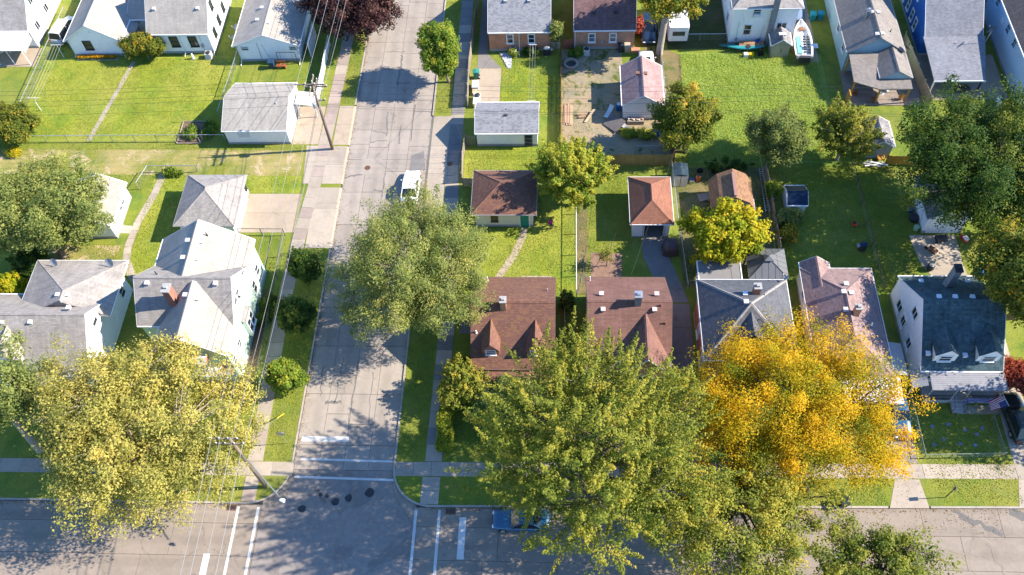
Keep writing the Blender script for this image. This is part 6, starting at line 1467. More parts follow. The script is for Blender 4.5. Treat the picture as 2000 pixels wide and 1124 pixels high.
simple("grill_cart", "black grill standing on the shaded lawn near the fence", "grill", 43.3, 26.4, [("lid", MB().blob((0, 0, .95), (.38, .3, .25), 12, 6), m_plain("navy_enamel", (.015, .03, .07), .3)), ("stand", MB().box(-.3, .3, -.22, .22, 0, .75), DARK_T), ("shelf", MB().box(-.62, -.31, -.2, .2, .72, .76), GREY_T)])
simple("lawn_mower", "red push mower on the shaded lawn near the fence", "mower", 43.1, 29.4, [("deck", MB().blob((0, 0, .22), (.28, .36, .14), 12, 6), m_plain("mower_red", (.45, .05, .02), .4)), ("engine", MB().lathe((0, .05, .34), [(.14, 0), (.14, .15), (.08, .18)], 10), DARK_T), ("handle", MB().tube([(-.2, -.3, .25), (-.2, -.95, .95), (.2, -.95, .95), (.2, -.3, .25)], .018, 5), DARK_T)], .6)
tp = thing("covered_grill", "bulky object under a brown tarpaulin at the garage drive", "tarpaulin", (24.7, 26.3, .12)); m = MB(); r = random.Random(4); n, k2 = 20, 9
for i in range(k2):
    f = i / (k2 - 1); zz = 1.35 * f ** .8 if f < 1 else 1.4
    for k in range(n):
        a = 2 * math.pi * k / n; sq = 1 / max(abs(math.cos(a)), abs(math.sin(a))) ** .75; rr = (1.0 - .12 * f - (.55 if i == k2 - 1 else (.18 if i == k2 - 2 else 0))) * sq * (1 + .07 * math.sin(a * 7 + i * .4) * (1 - f) + r.uniform(-.035, .035)); m.v.append((rr * .78 * math.cos(a), rr * .85 * math.sin(a), zz + r.uniform(-.05, .05)))
for i in range(k2 - 1):
    for k in range(n): q = (k + 1) % n; m.f.append((i * n + k, i * n + q, (i + 1) * n + q, (i + 1) * n + k)); m.mi.append(0)
m.f.append(tuple((k2 - 1) * n + k for k in range(n))); m.mi.append(0); m.build("tarp_cover", m_plain("tarp_brown", (.10, .065, .06), .5, .25, 3, bump=.4), tp, smooth=True)
MB().tube([(.92 * math.cos(i * .349) * .95, .95 * math.sin(i * .349), .45) for i in range(19)], .02, 5).build("tie_rope", WIRE_D, tp)
fp = thing("fire_pit", "ring of pale stones in the dirt yard", "fire pit", (15.0, 52.6, GZ))
for k in range(14): a = k * 2 * math.pi / 14; MB().obox((.72 * math.cos(a), .72 * math.sin(a), .13), (.13 * math.cos(a), .13 * math.sin(a), 0), (-.15 * math.sin(a), .15 * math.cos(a), 0), (0, 0, .13)).build("stone", DRIVE, fp)
MB().lathe((0, 0, 0), [(.6, 0), (.6, .03)], 14).build("ash_bed", m_plain("ash", (.06, .055, .05), .95), fp)
pk = thing("lumber_stack", "row of tan planks lying against the red fence in the dirt yard", "lumber", (14.65, 44.7, GZ))
for k in range(7): MB().obox((-.42 + k * .14, rng.uniform(-.2, .2), .05 + .05 * (k % 2)), (.06, 0, 0), (.02, 1.5, 0), (0, 0, .04)).build("plank", m_wood("plank_tan", (.44, .30, .19)), pk)
lg = thing("log_pile", "split logs with two leaning boards in the dirt yard", "wood pile", (16.2, 44.2, GZ))
for k, (a, b_, L) in enumerate(((0, 0, .8), (.15, .3, .7), (-.2, .35, .6))): MB().tube([(a - L / 2, b_, .14), (a + L / 2, b_ + .1, .14)], .14, 8).build("log", m_wood("log", (.36, .24, .14)), lg)
for k in range(2): MB().obox((.75 + k * .15, .1, .25), (.06, 0, 0), (.5, .85, .12), (0, 0, .02)).build("board", W_TAN, lg)
tb = thing("tilted_panel", "dark square board tilted beside the pink-roofed garage", "board", (19.7, 43.1, .5)); MB().obox((0, 0, 0), (.7, -.7, .06), (.55, .6, .25), (0, -.01, .03)).build("board", m_plain("board_grey", (.13, .115, .11), .8, .15, 3), tb); MB().tube([(.2, .2, -.4), (.2, .25, .1)], .03, 5).tube([(-.3, -.2, -.4), (-.3, -.2, -.05)], .03, 5).build("prop", W_OLD, tb)
simple("plastic_chair", "pale plastic lounger lying in the shade beside the tilted board", "chair", 19.0, 44.5, [("seat", MB().obox((0, 0, .3), (.25, 0, 0), (0, .5, .05), (0, 0, .03)), m_plain("plastic_pale", (.45, .52, .53), .5)), ("backrest", MB().obox((0, .75, .55), (.25, 0, 0), (0, .28, .25), (0, -.02, .02)), m_plain("plastic_pale", (.45, .52, .53), .5)), ("leg", MB().box(-.22, .22, -.35, -.3, 0, .28), GREY_T)], -.5)
rb = thing("raised_bed", "cluttered planter box along the pink-roofed garage wall", "planter", (22.0, 43.4, GZ)); MB().box(-.9, .9, -.25, .25, 0, .5).build("box", W_OLD, rb)
for k in range(9): MB().lathe((-.75 + k * .19, rng.uniform(-.12, .12), .5), [(.07, 0), (.09, .16)], 8).build("pot", m_plain(("pot_white", "pot_clay", "pot_tan")[k % 3], ((.7, .68, .65), (.4, .16, .10), (.5, .38, .25))[k % 3], .7), rb)
sb = thing("storage_crate", "grey crate lying below the planter in the dirt yard", "crate", (20.9, 42.4, GZ)); MB().obox((0, 0, .2), (.25, 0, 0), (0, .6, 0), (0, 0, .2)).build("box", GREY_T, sb); MB().obox((0, 0, .43), (.28, 0, 0), (0, .64, 0), (0, 0, .025)).build("lid", FND, sb); sb.rotation_euler = (0, 0, .7)
simple("blue_tarp_heap", "crumpled blue tarpaulin beside the orange-tinged tree", "tarpaulin", 24.6, 41.9, [("cloth", MB().blob((0, 0, .3), (.35, .8, .4), 12, 6, .25, 8), m_plain("tarp_blue", (.01, .10, .40), .45))])
simple("blue_bin_lid", "blue plastic barrel at the shaded wall of the pink-roofed garage", "barrel", 20.2, 45.4, [("barrel", MB().lathe((0, 0, 0), [(.22, 0), (.27, .3), (.27, .6), (.22, .9)], 12), m_plain("barrel_blue", (.02, .10, .30), .4)), ("lid", MB().lathe((0, 0, .901), [(.23, 0), (.23, .04)], 12), m_plain("lid_pale", (.45, .55, .62), .5))])
pg = thing("trellis", "thin metal garden trellis behind the golden board fence", "trellis", (23.4, 38.9, GZ))
for x in (-1.6, 1.6): MB().tube([(x, 0, 0), (x, 0, 1.3)], .04, 6).build("upright", GREY_T, pg)
MB().tube([(-1.6, 0, 1.3), (1.6, 0, 1.3)], .04, 6).build("crossbar", GREY_T, pg)
def clothes(label, x, y0, y1, w, zt=2.0, n=3):
    t = thing("clothesline", label, "clothesline", (x, y0, GZ))
    for yy in (0, y1 - y0): MB().tube([(0, yy, 0), (0, yy, zt)], .04, 6).build("post", m_plain("post_white", (.6, .6, .57), .6), t); MB().tube([(-w, yy, zt), (w, yy, zt)], .035, 6).build("crossbar", m_plain("post_white", (.6, .6, .57), .6), t)
    for k in range(n): xx = -w + 2 * w * (k + .5) / n; MB().tube([(xx, (y1 - y0) * i / 8, zt - .12 * 4 * (i / 8) * (1 - i / 8)) for i in range(9)], .012, 4, cap=False).build("line", WIRE, t)
clothes("white clothesline posts and cords along the left edge of the long lawn", -45.9, 54.6, 45.9, .75, 2.0, 4); clothes("thin clothesline posts and cords over the brick house lawn", 10.6, 53.9, 45.0, .45, 1.9, 3)
sw = thing("metal_frame", "black metal swing frame behind the small dish house", "frame", (-18.2, 53.2, GZ)); MB().tube([(-1.1, 0, 0), (-1.1, 0, 1.75), (1.1, 0, 1.75), (1.1, 0, 0)], .045, 6).build("frame", DARK_T, sw)
for s_ in (-1, 1): MB().tube([(s_ * .7, 0, 1.75), (s_ * .7, -.1, .5)], .012, 4).build("chain", DARK_T, sw)
bn = thing("garden_bench", "small red-brown bench behind the small dish house", "bench", (-18.9, 52.5, GZ)); mr = m_wood("bench_red", (.30, .09, .04))
for k in range(3): MB().box(-.55, .55, -.22 + k * .15, -.09 + k * .15, .42, .46).build("seat_slat", mr, bn)
for k in range(2): MB().box(-.55, .55, .24, .28, .55 + k * .17, .68 + k * .17).build("back_slat", mr, bn)
for sx in (-.48, .48): MB().box(sx - .04, sx + .04, -.2, .28, 0, .419).build("leg", mr, bn)
gb = thing("garden_bed", "framed vegetable bed with posts beside the white gable garage", "garden bed", (-27.3, 42.3, GZ)); MB().box(-1.3, 1.3, -1.6, 1.6, 0, .05).build("soil", m_plain("bed_soil", (.15, .10, .065), .95, .35, 4, bump=.5), gb)
for (xa, ya, xb, yb) in ((-1.35, -1.65, 1.35, -1.65), (1.35, -1.65, 1.35, 1.65), (1.35, 1.65, -1.35, 1.65), (-1.35, 1.65, -1.35, -1.65)): MB().tube([(xa, ya, .12), (xb, yb, .12)], .06, 5).build("edging", W_OLD, gb); MB().tube([(xa, ya, 0), (xa, ya, 1.0)], .035, 5).build("post", W_OLD, gb)
shrub("low vegetable plants inside the framed bed beside the gable garage", -27.3, 42.0, (.9, 1.1, .35), L_MID, 70, 50, .09, 91, mu=.4)
fb = thing("flower_bed", "orange marigold bed edged with timber below the gabled white house", "flower bed", (-41.6, 54.35, GZ)); MB().box(-2.5, 2.5, -.3, .3, 0, .12).build("edging", W_OLD, fb)
rs = np.random.RandomState(9); n = 2600; P = np.stack([rs.uniform(-2.4, 2.4, n), rs.uniform(-.27, .27, n), rs.uniform(.14, .42, n)], 1)
for nm, mt, q in (("leaves", L_MID, P[:1700]), ("flowers", m_leaf("petal_orange", [(0, (.55, .20, .01)), (1, (.75, .38, .02))]), P[1700:] + np.array([0, 0, .12]))):
    o = bpy.data.objects.new(nm, leaf_mesh(nm, q, rs.normal(size=q.shape) + np.array([0, 0, 1.]), .05, rs.uniform(0, 1, len(q)), mt, .8, rs)); COL.objects.link(o); o.parent = fb
simple("garden_statue", "small white garden statue in front of the storey-and-a-half house", "statue", -29.9, 54.2, [("figure", MB().lathe((0, 0, .1), [(.16, 0), (.12, .25), (.17, .4), (.08, .52), (.11, .62), (.03, .74)], 10), WHITE_T), ("plinth", MB().box(-.2, .2, -.2, .2, 0, .099), FND)])
vb = thing("gravel_bed", "grey gravel bed at the corner of the orange brick house", "gravel", (6.9, 53.6, GZ)); MB().prism([(-.3, 1.1), (1.2, .9), (1.2, -1.6), (.9, -1.6)], 0, .03).build("bed", m_concrete("gravel", (.42, .43, .45), .4, 0, (.25, .25, .27), 1, 0), vb)
rs = np.random.RandomState(3); m = MB()
for _ in range(220):
    u = rs.uniform(); yy = 1.0 - 2.5 * u; xl = -.25 + 1.1 * u; xx = rs.uniform(xl, 1.15); s_ = rs.uniform(.04, .09); m.obox((xx, yy, .03 + s_ * .4), (s_, s_ * .3, 0), (-s_ * .2, s_ * .7, 0), (0, 0, s_ * .5))
tag(m.build("pebbles", m_plain("pebble", (.45, .46, .48), .8, .3, 8), vb), kind="stuff")
it = thing("storage_bench", "grey storage bench with boxes beside the wooden fence", "storage box", (4.15, 48.9, GZ)); MB().box(-.35, .35, -.5, .6, 0, .6).build("box", m_plain("box_lilac", (.40, .40, .45), .6), it); MB().box(-.38, .38, -.53, .63, .601, .68).build("lid", m_plain("lid_lilac", (.5, .5, .55), .6), it); MB().box(-.3, .3, -1.2, -.55, 0, .45).build("crate", W_TAN, it)
tr = thing("tool_trailer", "white table carrying a coil of black hose near the garage", "table", (4.45, 46.9, GZ)); MB().box(-.4, .4, -1.1, .6, .6, .66).build("top", WHITE_T, tr); MB().lathe((.05, .2, .661), [(.28, 0), (.32, .12), (.2, .2)], 12).build("hose_coil", DARK_T, tr)
for sx, sy in ((-.35, -1), (.35, -1), (-.35, .5), (.35, .5)): MB().box(sx - .03, sx + .03, sy - .03, sy + .03, 0, .599).build("leg", GREY_T, tr)
gt = thing("lattice_gate", "grey lattice gate leaning at the corner of the long white garage", "gate", (4.1, 40.3, GZ))
for k in range(6): MB().obox((-.5 + k * .2, 0, .75), (.04, 0, 0), (0, .02, 0), (0, 0, .7)).build("slat", W_OLD, gt)
for zz in (.2, 1.3): MB().obox((0, -.03, zz), (.6, 0, 0), (0, .015, 0), (0, 0, .05)).build("rail", W_OLD, gt)
# deck furniture, blue house, right yard
simple("patio_table", "round glass patio table under the deck roof", "table", 49.2, 47.5, [("top", MB().lathe((0, 0, .72), [(.6, 0), (.6, .03)], 18), m_plain("table_white", (.6, .62, .6), .3)), ("leg", MB().lathe((0, 0, 0), [(.3, 0), (.05, .05), (.05, .72)], 10), GREY_T)], z=.19)
for lb, x, y, c_ in (("red flower pot on the deck beside the left post", 46.2, 47.3, (.5, .07, .04)), ("orange flower pot on the deck beside the right post", 51.0, 46.6, (.6, .25, .03)), ("pink flower pot on the middle of the deck edge", 48.0, 46.3, (.55, .2, .2))):
    t = simple("flower_pot", lb, "flower pot", x, y, [("pot", MB().lathe((0, 0, 0), [(.14, 0), (.2, .3), (.21, .32)], 12), m_plain("terracotta", (.36, .15, .08), .8))], z=.19)
    rs = np.random.RandomState(int(x * 10)); q = rs.normal(0, .16, (260, 3)) + np.array([0, 0, .5]); o = bpy.data.objects.new("plant", leaf_mesh("plant", q, rs.normal(size=q.shape), .05, rs.uniform(0, 1, 260), m_leaf("petals_" + lb[:3], [(0, (.03, .08, .01)), (.55, (.06, .12, .02)), (.6, c_), (1, c_)]), rs=rs)); COL.objects.link(o); o.parent = t; tag(o, kind="stuff")
simple("deck_chair", "white chair on the deck under the tan roof", "chair", 49.9, 48.3, [("seat", MB().box(-.25, .25, -.25, .25, .4, .44), WHITE_T), ("backrest", MB().box(-.25, .25, .22, .26, .45, .9), WHITE_T), ("leg", MB().box(-.24, -.2, -.24, -.2, 0, .4).box(.2, .24, -.24, -.2, 0, .4), WHITE_T)], z=.19)
simple("patio_table", "dark table and chairs under the blue house patio cover", "table", 57.9, 47.6, [("top", MB().lathe((0, 0, .7), [(.6, 0), (.6, .04)], 16), m_plain("table_dark", (.10, .07, .05), .5)), ("leg", MB().lathe((0, 0, 0), [(.25, 0), (.05, .05), (.05, .7)], 8), DARK_T), ("chair", MB().box(-1.1, -.7, -.2, .2, .4, .44).box(-1.14, -1.1, -.2, .2, .44, .85), DARK_T)])
simple("lawn_chair", "white ring-backed lawn chair by the right edge patio", "chair", 61.2, 45.8, [("seat", MB().box(-.25, .25, -.25, .25, .38, .42), WHITE_T), ("backrest", MB().lathe((0, .25, .75), [(.28, -.02), (.3, 0), (.28, .02)], 14, 'y'), WHITE_T), ("leg", MB().box(-.2, .2, -.22, -.18, 0, .38), WHITE_T)])
simple("adirondack_chair", "golden wooden chair in front of the weathered shed", "chair", 47.2, 37.95, [("seat", MB().obox((0, 0, .33), (.3, 0, 0), (0, .3, -.05), (0, 0, .025)), W_GOLD), ("backrest", MB().obox((0, .35, .7), (.3, 0, 0), (0, .12, .42), (0, -.02, .01)), W_GOLD), ("armrest", MB().box(-.36, -.28, -.3, .35, .52, .56).box(.28, .36, -.3, .35, .52, .56), W_GOLD), ("leg", MB().box(-.34, -.28, -.3, -.22, 0, .52).box(.28, .34, -.3, -.22, 0, .52), W_GOLD)])
lb = thing("scrap_lumber", "grey scrap boards piled beside the golden fence", "lumber", (46.2, 37.4, GZ))
for k in range(7): MB().obox((rng.uniform(-.3, .6), rng.uniform(-.35, .2), .06 + k * .05), (1.0, rng.uniform(-.4, .2), 0), (.03, .07, 0), (0, 0, .02)).build("board", GREY_T if k % 2 else WHITE_T, lb)
lb = thing("scrap_pile", "pale rubble and boards heaped under the large oak", "rubble", (53.2, 36.0, GZ))
for k in range(10): MB().obox((rng.uniform(-1.2, 1.2), rng.uniform(-.5, .5), .1 + rng.uniform(0, .2)), (rng.uniform(.2, .7), rng.uniform(-.3, .3), .05), (-.05, .12, 0), (0, 0, .05)).build("piece", WALK_P if k % 3 else WHITE_T, lb)
simple("folding_wagon", "black folding cart on the drive below the pale garage", "cart", 51.0, 27.5, [("basket", MB().box(-.5, .5, -.3, .3, .25, .65), BIN_D), ("handle", MB().tube([(.5, 0, .4), (1.0, 0, .9)], .02, 5), DARK_T), ("wheel", MB().lathe((-.4, -.35, .15), [(.05, -.03), (.15, -.03), (.15, .03), (.05, .03)], 12, 'y'), TYRE)])
simple("red_toy_car", "red and white ride-on toy at the drive edge under the oak", "toy", 53.3, 27.6, [("body", MB().blob((0, 0, .3), (.3, .5, .22), 10, 6), m_plain("toy_red", (.5, .03, .02), .4)), ("seat", MB().box(-.2, .2, -.4, .1, .45, .6), WHITE_T)], .4)
simple("kettle_barrel", "black round barrel on the grass below the pale garage drive", "barrel", 49.3, 24.1, [("bowl", MB().lathe((0, 0, 0), [(.25, 0), (.35, .3), (.35, .6), (.2, .75)], 14), DARK_T), ("lid", MB().lathe((0, 0, .751), [(.22, 0), (.05, .08)], 10), GREY_T)])
simple("rusty_wheelbarrow", "rusty wheelbarrow beside the pale garage drive", "wheelbarrow", 49.9, 26.1, [("tray", MB().obox((0, 0, .42), (.3, 0, 0), (0, .45, .05), (0, 0, .12)), IRON), ("handle", MB().tube([(-.2, -.3, .35), (-.25, -1.0, .5)], .02, 5).tube([(.2, -.3, .35), (.25, -1.0, .5)], .02, 5), W_OLD), ("wheel", MB().lathe((0, .6, .2), [(.05, -.04), (.2, -.03), (.2, .03), (.05, .04)], 14, 'x'), TYRE)], .8)
for lb, x, y, r_, mt in (("blue tub against the shaded wall of the pale garage", 48.9, 31.2, .32, m_plain("tub_blue", (.03, .09, .2), .5)), ("black bag heap against the shaded wall of the pale garage", 49.0, 30.1, .5, DARK_T), ("pale green crate at the corner of the pale garage", 49.0, 28.9, .28, m_plain("crate_lime", (.35, .5, .3), .5)), ("blue barrel under the tree at the far right drive", 54.0, 23.6, .34, m_plain("barrel_sky", (.05, .22, .5), .4))):
    simple("storage_tub", lb, "tub", x, y, [("tub", MB().lathe((0, 0, 0), [(r_ * .8, 0), (r_, .45), (r_ * 1.05, .47)], 12), mt), ("lid", MB().lathe((0, 0, .471), [(r_ * 1.02, 0), (r_ * .9, .05)], 12), mt)])
for lb, x, y in (("spare car tyre leaning in the shade above the barn shed", 29.9, 36.2), ("dark tyre in the shade left of the barn shed tyre", 28.4, 36.3), ("tyre lying under the kayak by the tan shed", 36.7, 53.75)):
    simple("spare_tyre", lb, "tyre", x, y, [("tyre", MB().lathe((0, 0, .34), [(.2, -.1), (.33, -.09), (.34, 0), (.33, .09), (.2, .1)], 18, 'y'), TYRE), ("rim", MB().lathe((0, 0, .34), [(.2, -.05), (.2, .05), (.06, .06)], 12, 'y'), RIM)])
simple("rust_barrel", "rust-orange open barrel left of the barn shed", "barrel", 28.15, 35.3, [("barrel", MB().lathe((0, 0, 0), [(.26, 0), (.28, .4), (.26, .75)], 14), m_plain("rust_orange", (.32, .10, .03), .8)), ("contents", MB().lathe((0, 0, .751), [(.22, 0), (.2, .02)], 12), DARK_T)])
simple("white_crate", "white and blue crate beside the rust barrel", "crate", 27.5, 35.2, [("box", MB().box(-.22, .22, -.2, .2, 0, .3), WHITE_T), ("lid", MB().box(-.24, .24, -.22, .22, .301, .36), m_plain("lid_navy", (.03, .06, .15), .5))])
simple("wood_ramp", "pale wooden ramp at the side of the barn shed", "ramp", 28.6, 32.9, [("board", MB().obox((0, 0, .2), (.6, .1, .12), (-.1, .45, 0), (0, 0, .04)), W_OLD), ("support", MB().box(.3, .5, -.4, .4, 0, .22), W_OLD)])
simple("standing_board", "narrow white board standing beside the barn shed", "board", 33.3, 31.2, [("board", MB().obox((0, 0, .9), (.06, 0, 0), (0, .8, 0), (0, 0, .08)), WHITE_T), ("post", MB().box(-.05, .05, -.7, -.6, 0, .82), WHITE_T)])
for lb, x, y, mt in (("yellow tub by the teal kayak", 35.65, 53.7, m_plain("tub_yellow", (.65, .45, .01), .45)), ("white tub by the teal kayak", 35.05, 53.65, m_plain("tub_white", (.65, .65, .66), .5))): simple("storage_tub", lb, "tub", x, y, [("tub", MB().box(-.25, .25, -.22, .22, 0, .42), mt), ("lid", MB().box(-.27, .27, -.24, .24, .421, .46), mt)])
simple("blue_tarp_roll", "blue tarpaulin bundle at the foundation of the tall white house", "tarpaulin", 36.4, 55.3, [("bundle", MB().blob((0, 0, .6), (.6, .25, .3), 12, 6, .15, 3), m_plain("tarp_royal", (.02, .08, .35), .5)), ("strap", MB().box(-.05, .05, -.28, .28, .3, .92), DARK_T)])
# teal-roofed house front: stepping stones, flag, bunting, verge ornament
for i, (x, y) in enumerate(((46.0, 7.7), (47.4, 7.9), (48.7, 7.4), (50.2, 7.6), (45.8, 6.0), (46.7, 6.5), (48.0, 6.1), (49.2, 6.0), (49.6, 7.0))):
    tag(MB().prism([(x + (.3 if i == 1 else .2) * rng.uniform(.75, 1.15) * math.cos(a * 1.047 + i), y + .19 * rng.uniform(.75, 1.15) * math.sin(a * 1.047 + i)) for a in range(6)], GZ, GZ + .035).build("stepping_stone", m_plain("bluestone", (.16, .18, .23), .7, .15, 4)), ("blue-grey stepping stone on the front lawn, " + ("far row, leftmost", "far row, largest and second from left", "far row, third from left", "far row, rightmost by the drive", "near row, leftmost", "near row, second from left", "near row, third from left", "near row, rightmost", "between the rows at the right")[i]), "stepping stone", "stepping stones on the front lawn")
fl = thing("flag", "striped American flag hanging from a slanted pole on the porch", "flag", (51.75, 10.0, 2.0)); MB().tube([(0, 0, 0), (-.25, -1.6, .85)], .02, 6).build("flag_pole", WHITE_T, fl)
cols = [m_plain("flag_red", (.42, .015, .03), .8), m_plain("flag_white", (.68, .68, .68), .8), m_plain("flag_blue", (.02, .03, .14), .8)]
m = MB(); nx, ny = 20, 13
for j in range(ny + 1):
    for i in range(nx + 1):
        u, v_ = i / nx, j / ny; a = V(-.03, -.25, .13).lerp(V(-.24, -1.5, .80), v_) ; d = V(-1.15, -.25, -.75) * u
        m.v.append(tuple(a + d + V(.05 * math.sin(u * 7 + v_ * 2), .06 * math.sin(u * 6 + v_ * 3), -.04 * math.sin(v_ * 3.1))))
for j in range(ny):
    for i in range(nx):
        a = j * (nx + 1) + i; m.f.append((a, a + 1, a + nx + 2, a + nx + 1)); m.mi.append(2 if (i < 8 and j >= 6) else (0 if j % 2 == 0 else 1))
m.build("flag_cloth", cols, fl)
st_ = MB()
for j in range(5):
    for i in range(6): u, v_ = (i + .6) / nx * 1.25, (6.7 + j * 1.25) / ny; p = V(-.03, -.25, .13).lerp(V(-.24, -1.5, .80), v_) + V(-1.15, -.25, -.75) * u + V(.05 * math.sin(u * 7 + v_ * 2), .06 * math.sin(u * 6 + v_ * 3), -.04 * math.sin(v_ * 3.1)); st_.obox(p, (.012, 0, 0), (0, .012, 0), (0, 0, .012))
tag(st_.build("flag_stars", cols[1], fl), kind="stuff")
bt_ = thing("bunting", "blue patterned bunting draped over the porch rail of the teal-roofed house", "bunting", (48.7, 9.75, .5)); m = MB()
for j in range(5):
    for i in range(19): u, v_ = i / 18, j / 4; m.v.append((u * 2.7, -.03 - .18 * v_ * (1 + .3 * math.sin(u * 19)), 1.05 - v_ * (.9 - .5 * math.sin(u * math.pi)) + .03 * math.sin(u * 30)))
for j in range(4):
    for i in range(18): a = j * 19 + i; m.f.append((a, a + 1, a + 20, a + 19)); m.mi.append((i // 2 + j) % 2)
m.build("cloth", [m_plain("cloth_navy", (.07, .07, .16), .8), m_plain("cloth_lilac", (.14, .14, .24), .8)], bt_)
or_ = thing("pinwheel_ornament", "pink and yellow pinwheel ornament on the corner verge", "ornament", (4.35, 1.35, GZ)); MB().tube([(0, 0, 0), (0, 0, .55)], .012, 5).build("stick", WHITE_T, or_)
for k in range(8): a = k * math.pi / 4; MB().obox((.11 * math.cos(a), -.02, .6 + .11 * math.sin(a)), (.09 * math.cos(a), 0, .09 * math.sin(a)), (-.035 * math.sin(a), .01, .035 * math.cos(a)), (0, .004, 0)).build("petal", (cols[0], m_plain("petal_yellow", (.7, .5, .1), .6), m_plain("petal_pink", (.7, .3, .4), .6))[k % 3], or_)
ss = thing("small_sign", "thin red stake sign on the corner verge", "sign", (5.15, 1.5, GZ)); MB().tube([(0, 0, 0), (0, 0, .6)], .015, 5).build("stake", IRON, ss); MB().obox((0, -.02, .65), (.05, 0, 0), (0, .008, 0), (0, 0, .18)).build("plate", m_plain("sign_rust", (.3, .08, .05), .7), ss)

# ------------------------------------------------------------------ person by the brown garage
pz = thing("person", "person in a magenta top and dark trousers standing beside the brown garage", "person", (12.9, 28.95, GZ), .5)
J = [(0, 0, .95, .13), (0, .0, 1.15, .125), (0, .01, 1.36, .14), (0, .02, 1.46, .06), (0, .02, 1.54, .058), (0, .035, 1.66, .09), (0, .03, 1.73, .07),
     (-.18, .01, 1.40, .065), (-.24, .03, 1.14, .048), (-.20, .17, .95, .038), (-.19, .22, .88, .03), (.18, .01, 1.40, .065), (.25, .05, 1.14, .048), (.18, .22, 1.02, .038), (.16, .27, .98, .03),
     (-.09, 0, .88, .105), (-.10, .03, .50, .07), (-.10, -.02, .10, .045), (-.11, .13, .05, .04), (.09, 0, .88, .105), (.11, -.02, .50, .07), (.12, -.08, .10, .045), (.13, .07, .05, .04)]
E_ = [(0, 1), (1, 2), (2, 3), (3, 4), (4, 5), (5, 6), (2, 7), (7, 8), (8, 9), (9, 10), (2, 11), (11, 12), (12, 13), (13, 14), (0, 15), (15, 16), (16, 17), (17, 18), (0, 19), (19, 20), (20, 21), (21, 22)]
me = bpy.data.meshes.new("body"); me.from_pydata([j[:3] for j in J], E_, []); bo = bpy.data.objects.new("body", me); COL.objects.link(bo); bo.parent = pz
sk = bo.modifiers.new("skin", 'SKIN'); ly = me.skin_vertices[0] if len(me.skin_vertices) else None
if ly is None: bpy.context.view_layer.objects.active = bo; ly = me.skin_vertices[0]
for i, j in enumerate(J): ly.data[i].radius = (j[3], j[3]); ly.data[i].use_root = (i == 0)
bo.modifiers.new("sub", 'SUBSURF').levels = 2; bo.modifiers["sub"].render_levels = 2
t = NT("person_clothes"); sx = t.new("SeparateXYZ"); t.link(t.coord('Object'), sx.inputs[0]); zz = sx.outputs["Z"]
c1 = t.mix(t.math('GREATER_THAN', zz, .93), (.02, .025, .05), (.42, .02, .22)); c2 = t.mix(t.math('GREATER_THAN', zz, 1.47), c1, (.42, .26, .18)); t.col(t.mix(t.math('LESS_THAN', zz, .10), c2, (.45, .3, .22))); t.rough(.8); me.materials.append(t.m)
MB().blob((0, .0, 1.71), (.105, .115, .11), 12, 8, .05, 3).blob((0, -.07, 1.60), (.09, .06, .13), 10, 6, .05, 4).build("hair", m_plain("hair_dark", (.025, .014, .010), .6), pz, smooth=True)
hm = MB()
for (hx, hy, hz, s_) in ((-.19, .23, .87, -1), (.16, .29, .97, 1)):
    hm.blob((hx, hy, hz), (.032, .045, .02), 8, 5)
    for k in range(4): hm.tube([(hx - .022 + k * .015, hy + .03, hz), (hx - .022 + k * .015, hy + .07 - abs(k - 1.4) * .008, hz - .008), (hx - .022 + k * .015, hy + .085 - abs(k - 1.4) * .01, hz - .025)], [.009, .008, .006], 5)
    hm.tube([(hx + s_ * -.028, hy, hz), (hx + s_ * -.048, hy + .03, hz - .008), (hx + s_ * -.05, hy + .05, hz - .015)], [.01, .009, .006], 5)
SKIN = m_plain("skin", (.42, .26, .18), .6); hm.build("hands", SKIN, pz, smooth=True)
MB().blob((0, .125, 1.655), (.014, .02, .02), 8, 5).build("nose", SKIN, pz); MB().box(-.03, .03, .112, .122, 1.605, 1.613).build("mouth", m_plain("lip", (.3, .1, .08), .6), pz)
for sx_ in (-1, 1): MB().blob((sx_ * .035, .112, 1.685), (.011, .008, .008), 8, 5).build("eye", DARK_T, pz); MB().blob((sx_ * .093, .03, 1.66), (.012, .025, .032), 8, 5).build("ear", SKIN, pz)

# ------------------------------------------------------------------ ground cover: weeds, fallen leaves
def scatter(name, label, cat, n, sampler, size, mat, seed, zr=(.0, .03), upn=1.2, aspect=.62, tint=(.5, .25), kind="stuff"):
    rs = np.random.RandomState(seed); P = sampler(rs, n); P = np.column_stack([P, np.where(P[:, 1] < .3, -.005, GZ) + .008 + rs.uniform(zr[0], zr[1], len(P))])
    N = rs.normal(size=P.shape) * .6 + np.array([0, 0, upn]); o = bpy.data.objects.new(name, leaf_mesh(name, P, N, size, rs.normal(tint[0], tint[1], len(P)), mat, aspect, rs)); COL.objects.link(o)
    return tag(o, label, cat, kind=kind)
def clumpy(x0, x1, y0, y1, k=.35):
    def f(rs, n):
        c = np.column_stack([rs.uniform(x0, x1, max(8, n // 40)), rs.uniform(y0, y1, max(8, n // 40))]); i = rs.randint(0, len(c), n)
        p = np.where(rs.uniform(size=(n, 1)) < .75, c[i] + rs.normal(0, k, (n, 2)), np.column_stack([rs.uniform(x0, x1, n), rs.uniform(y0, y1, n)]))
        return p[(p[:, 0] > x0) & (p[:, 0] < x1) & (p[:, 1] > y0) & (p[:, 1] < y1)]
    return f
L_WEED = m_leaf("leaf_weed", [(0., (0.176, 0.268, 0.038)), (.5, (0.319, 0.422, 0.063)), (1., (0.510, 0.529, 0.146))])
L_FALL = m_leaf("leaf_fallen", [(0., (0.120, 0.060, 0.022)), (.4, (0.255, 0.150, 0.038)), (.7, (0.338, 0.247, 0.105)), (1., (0.450, 0.375, 0.255))], .1)
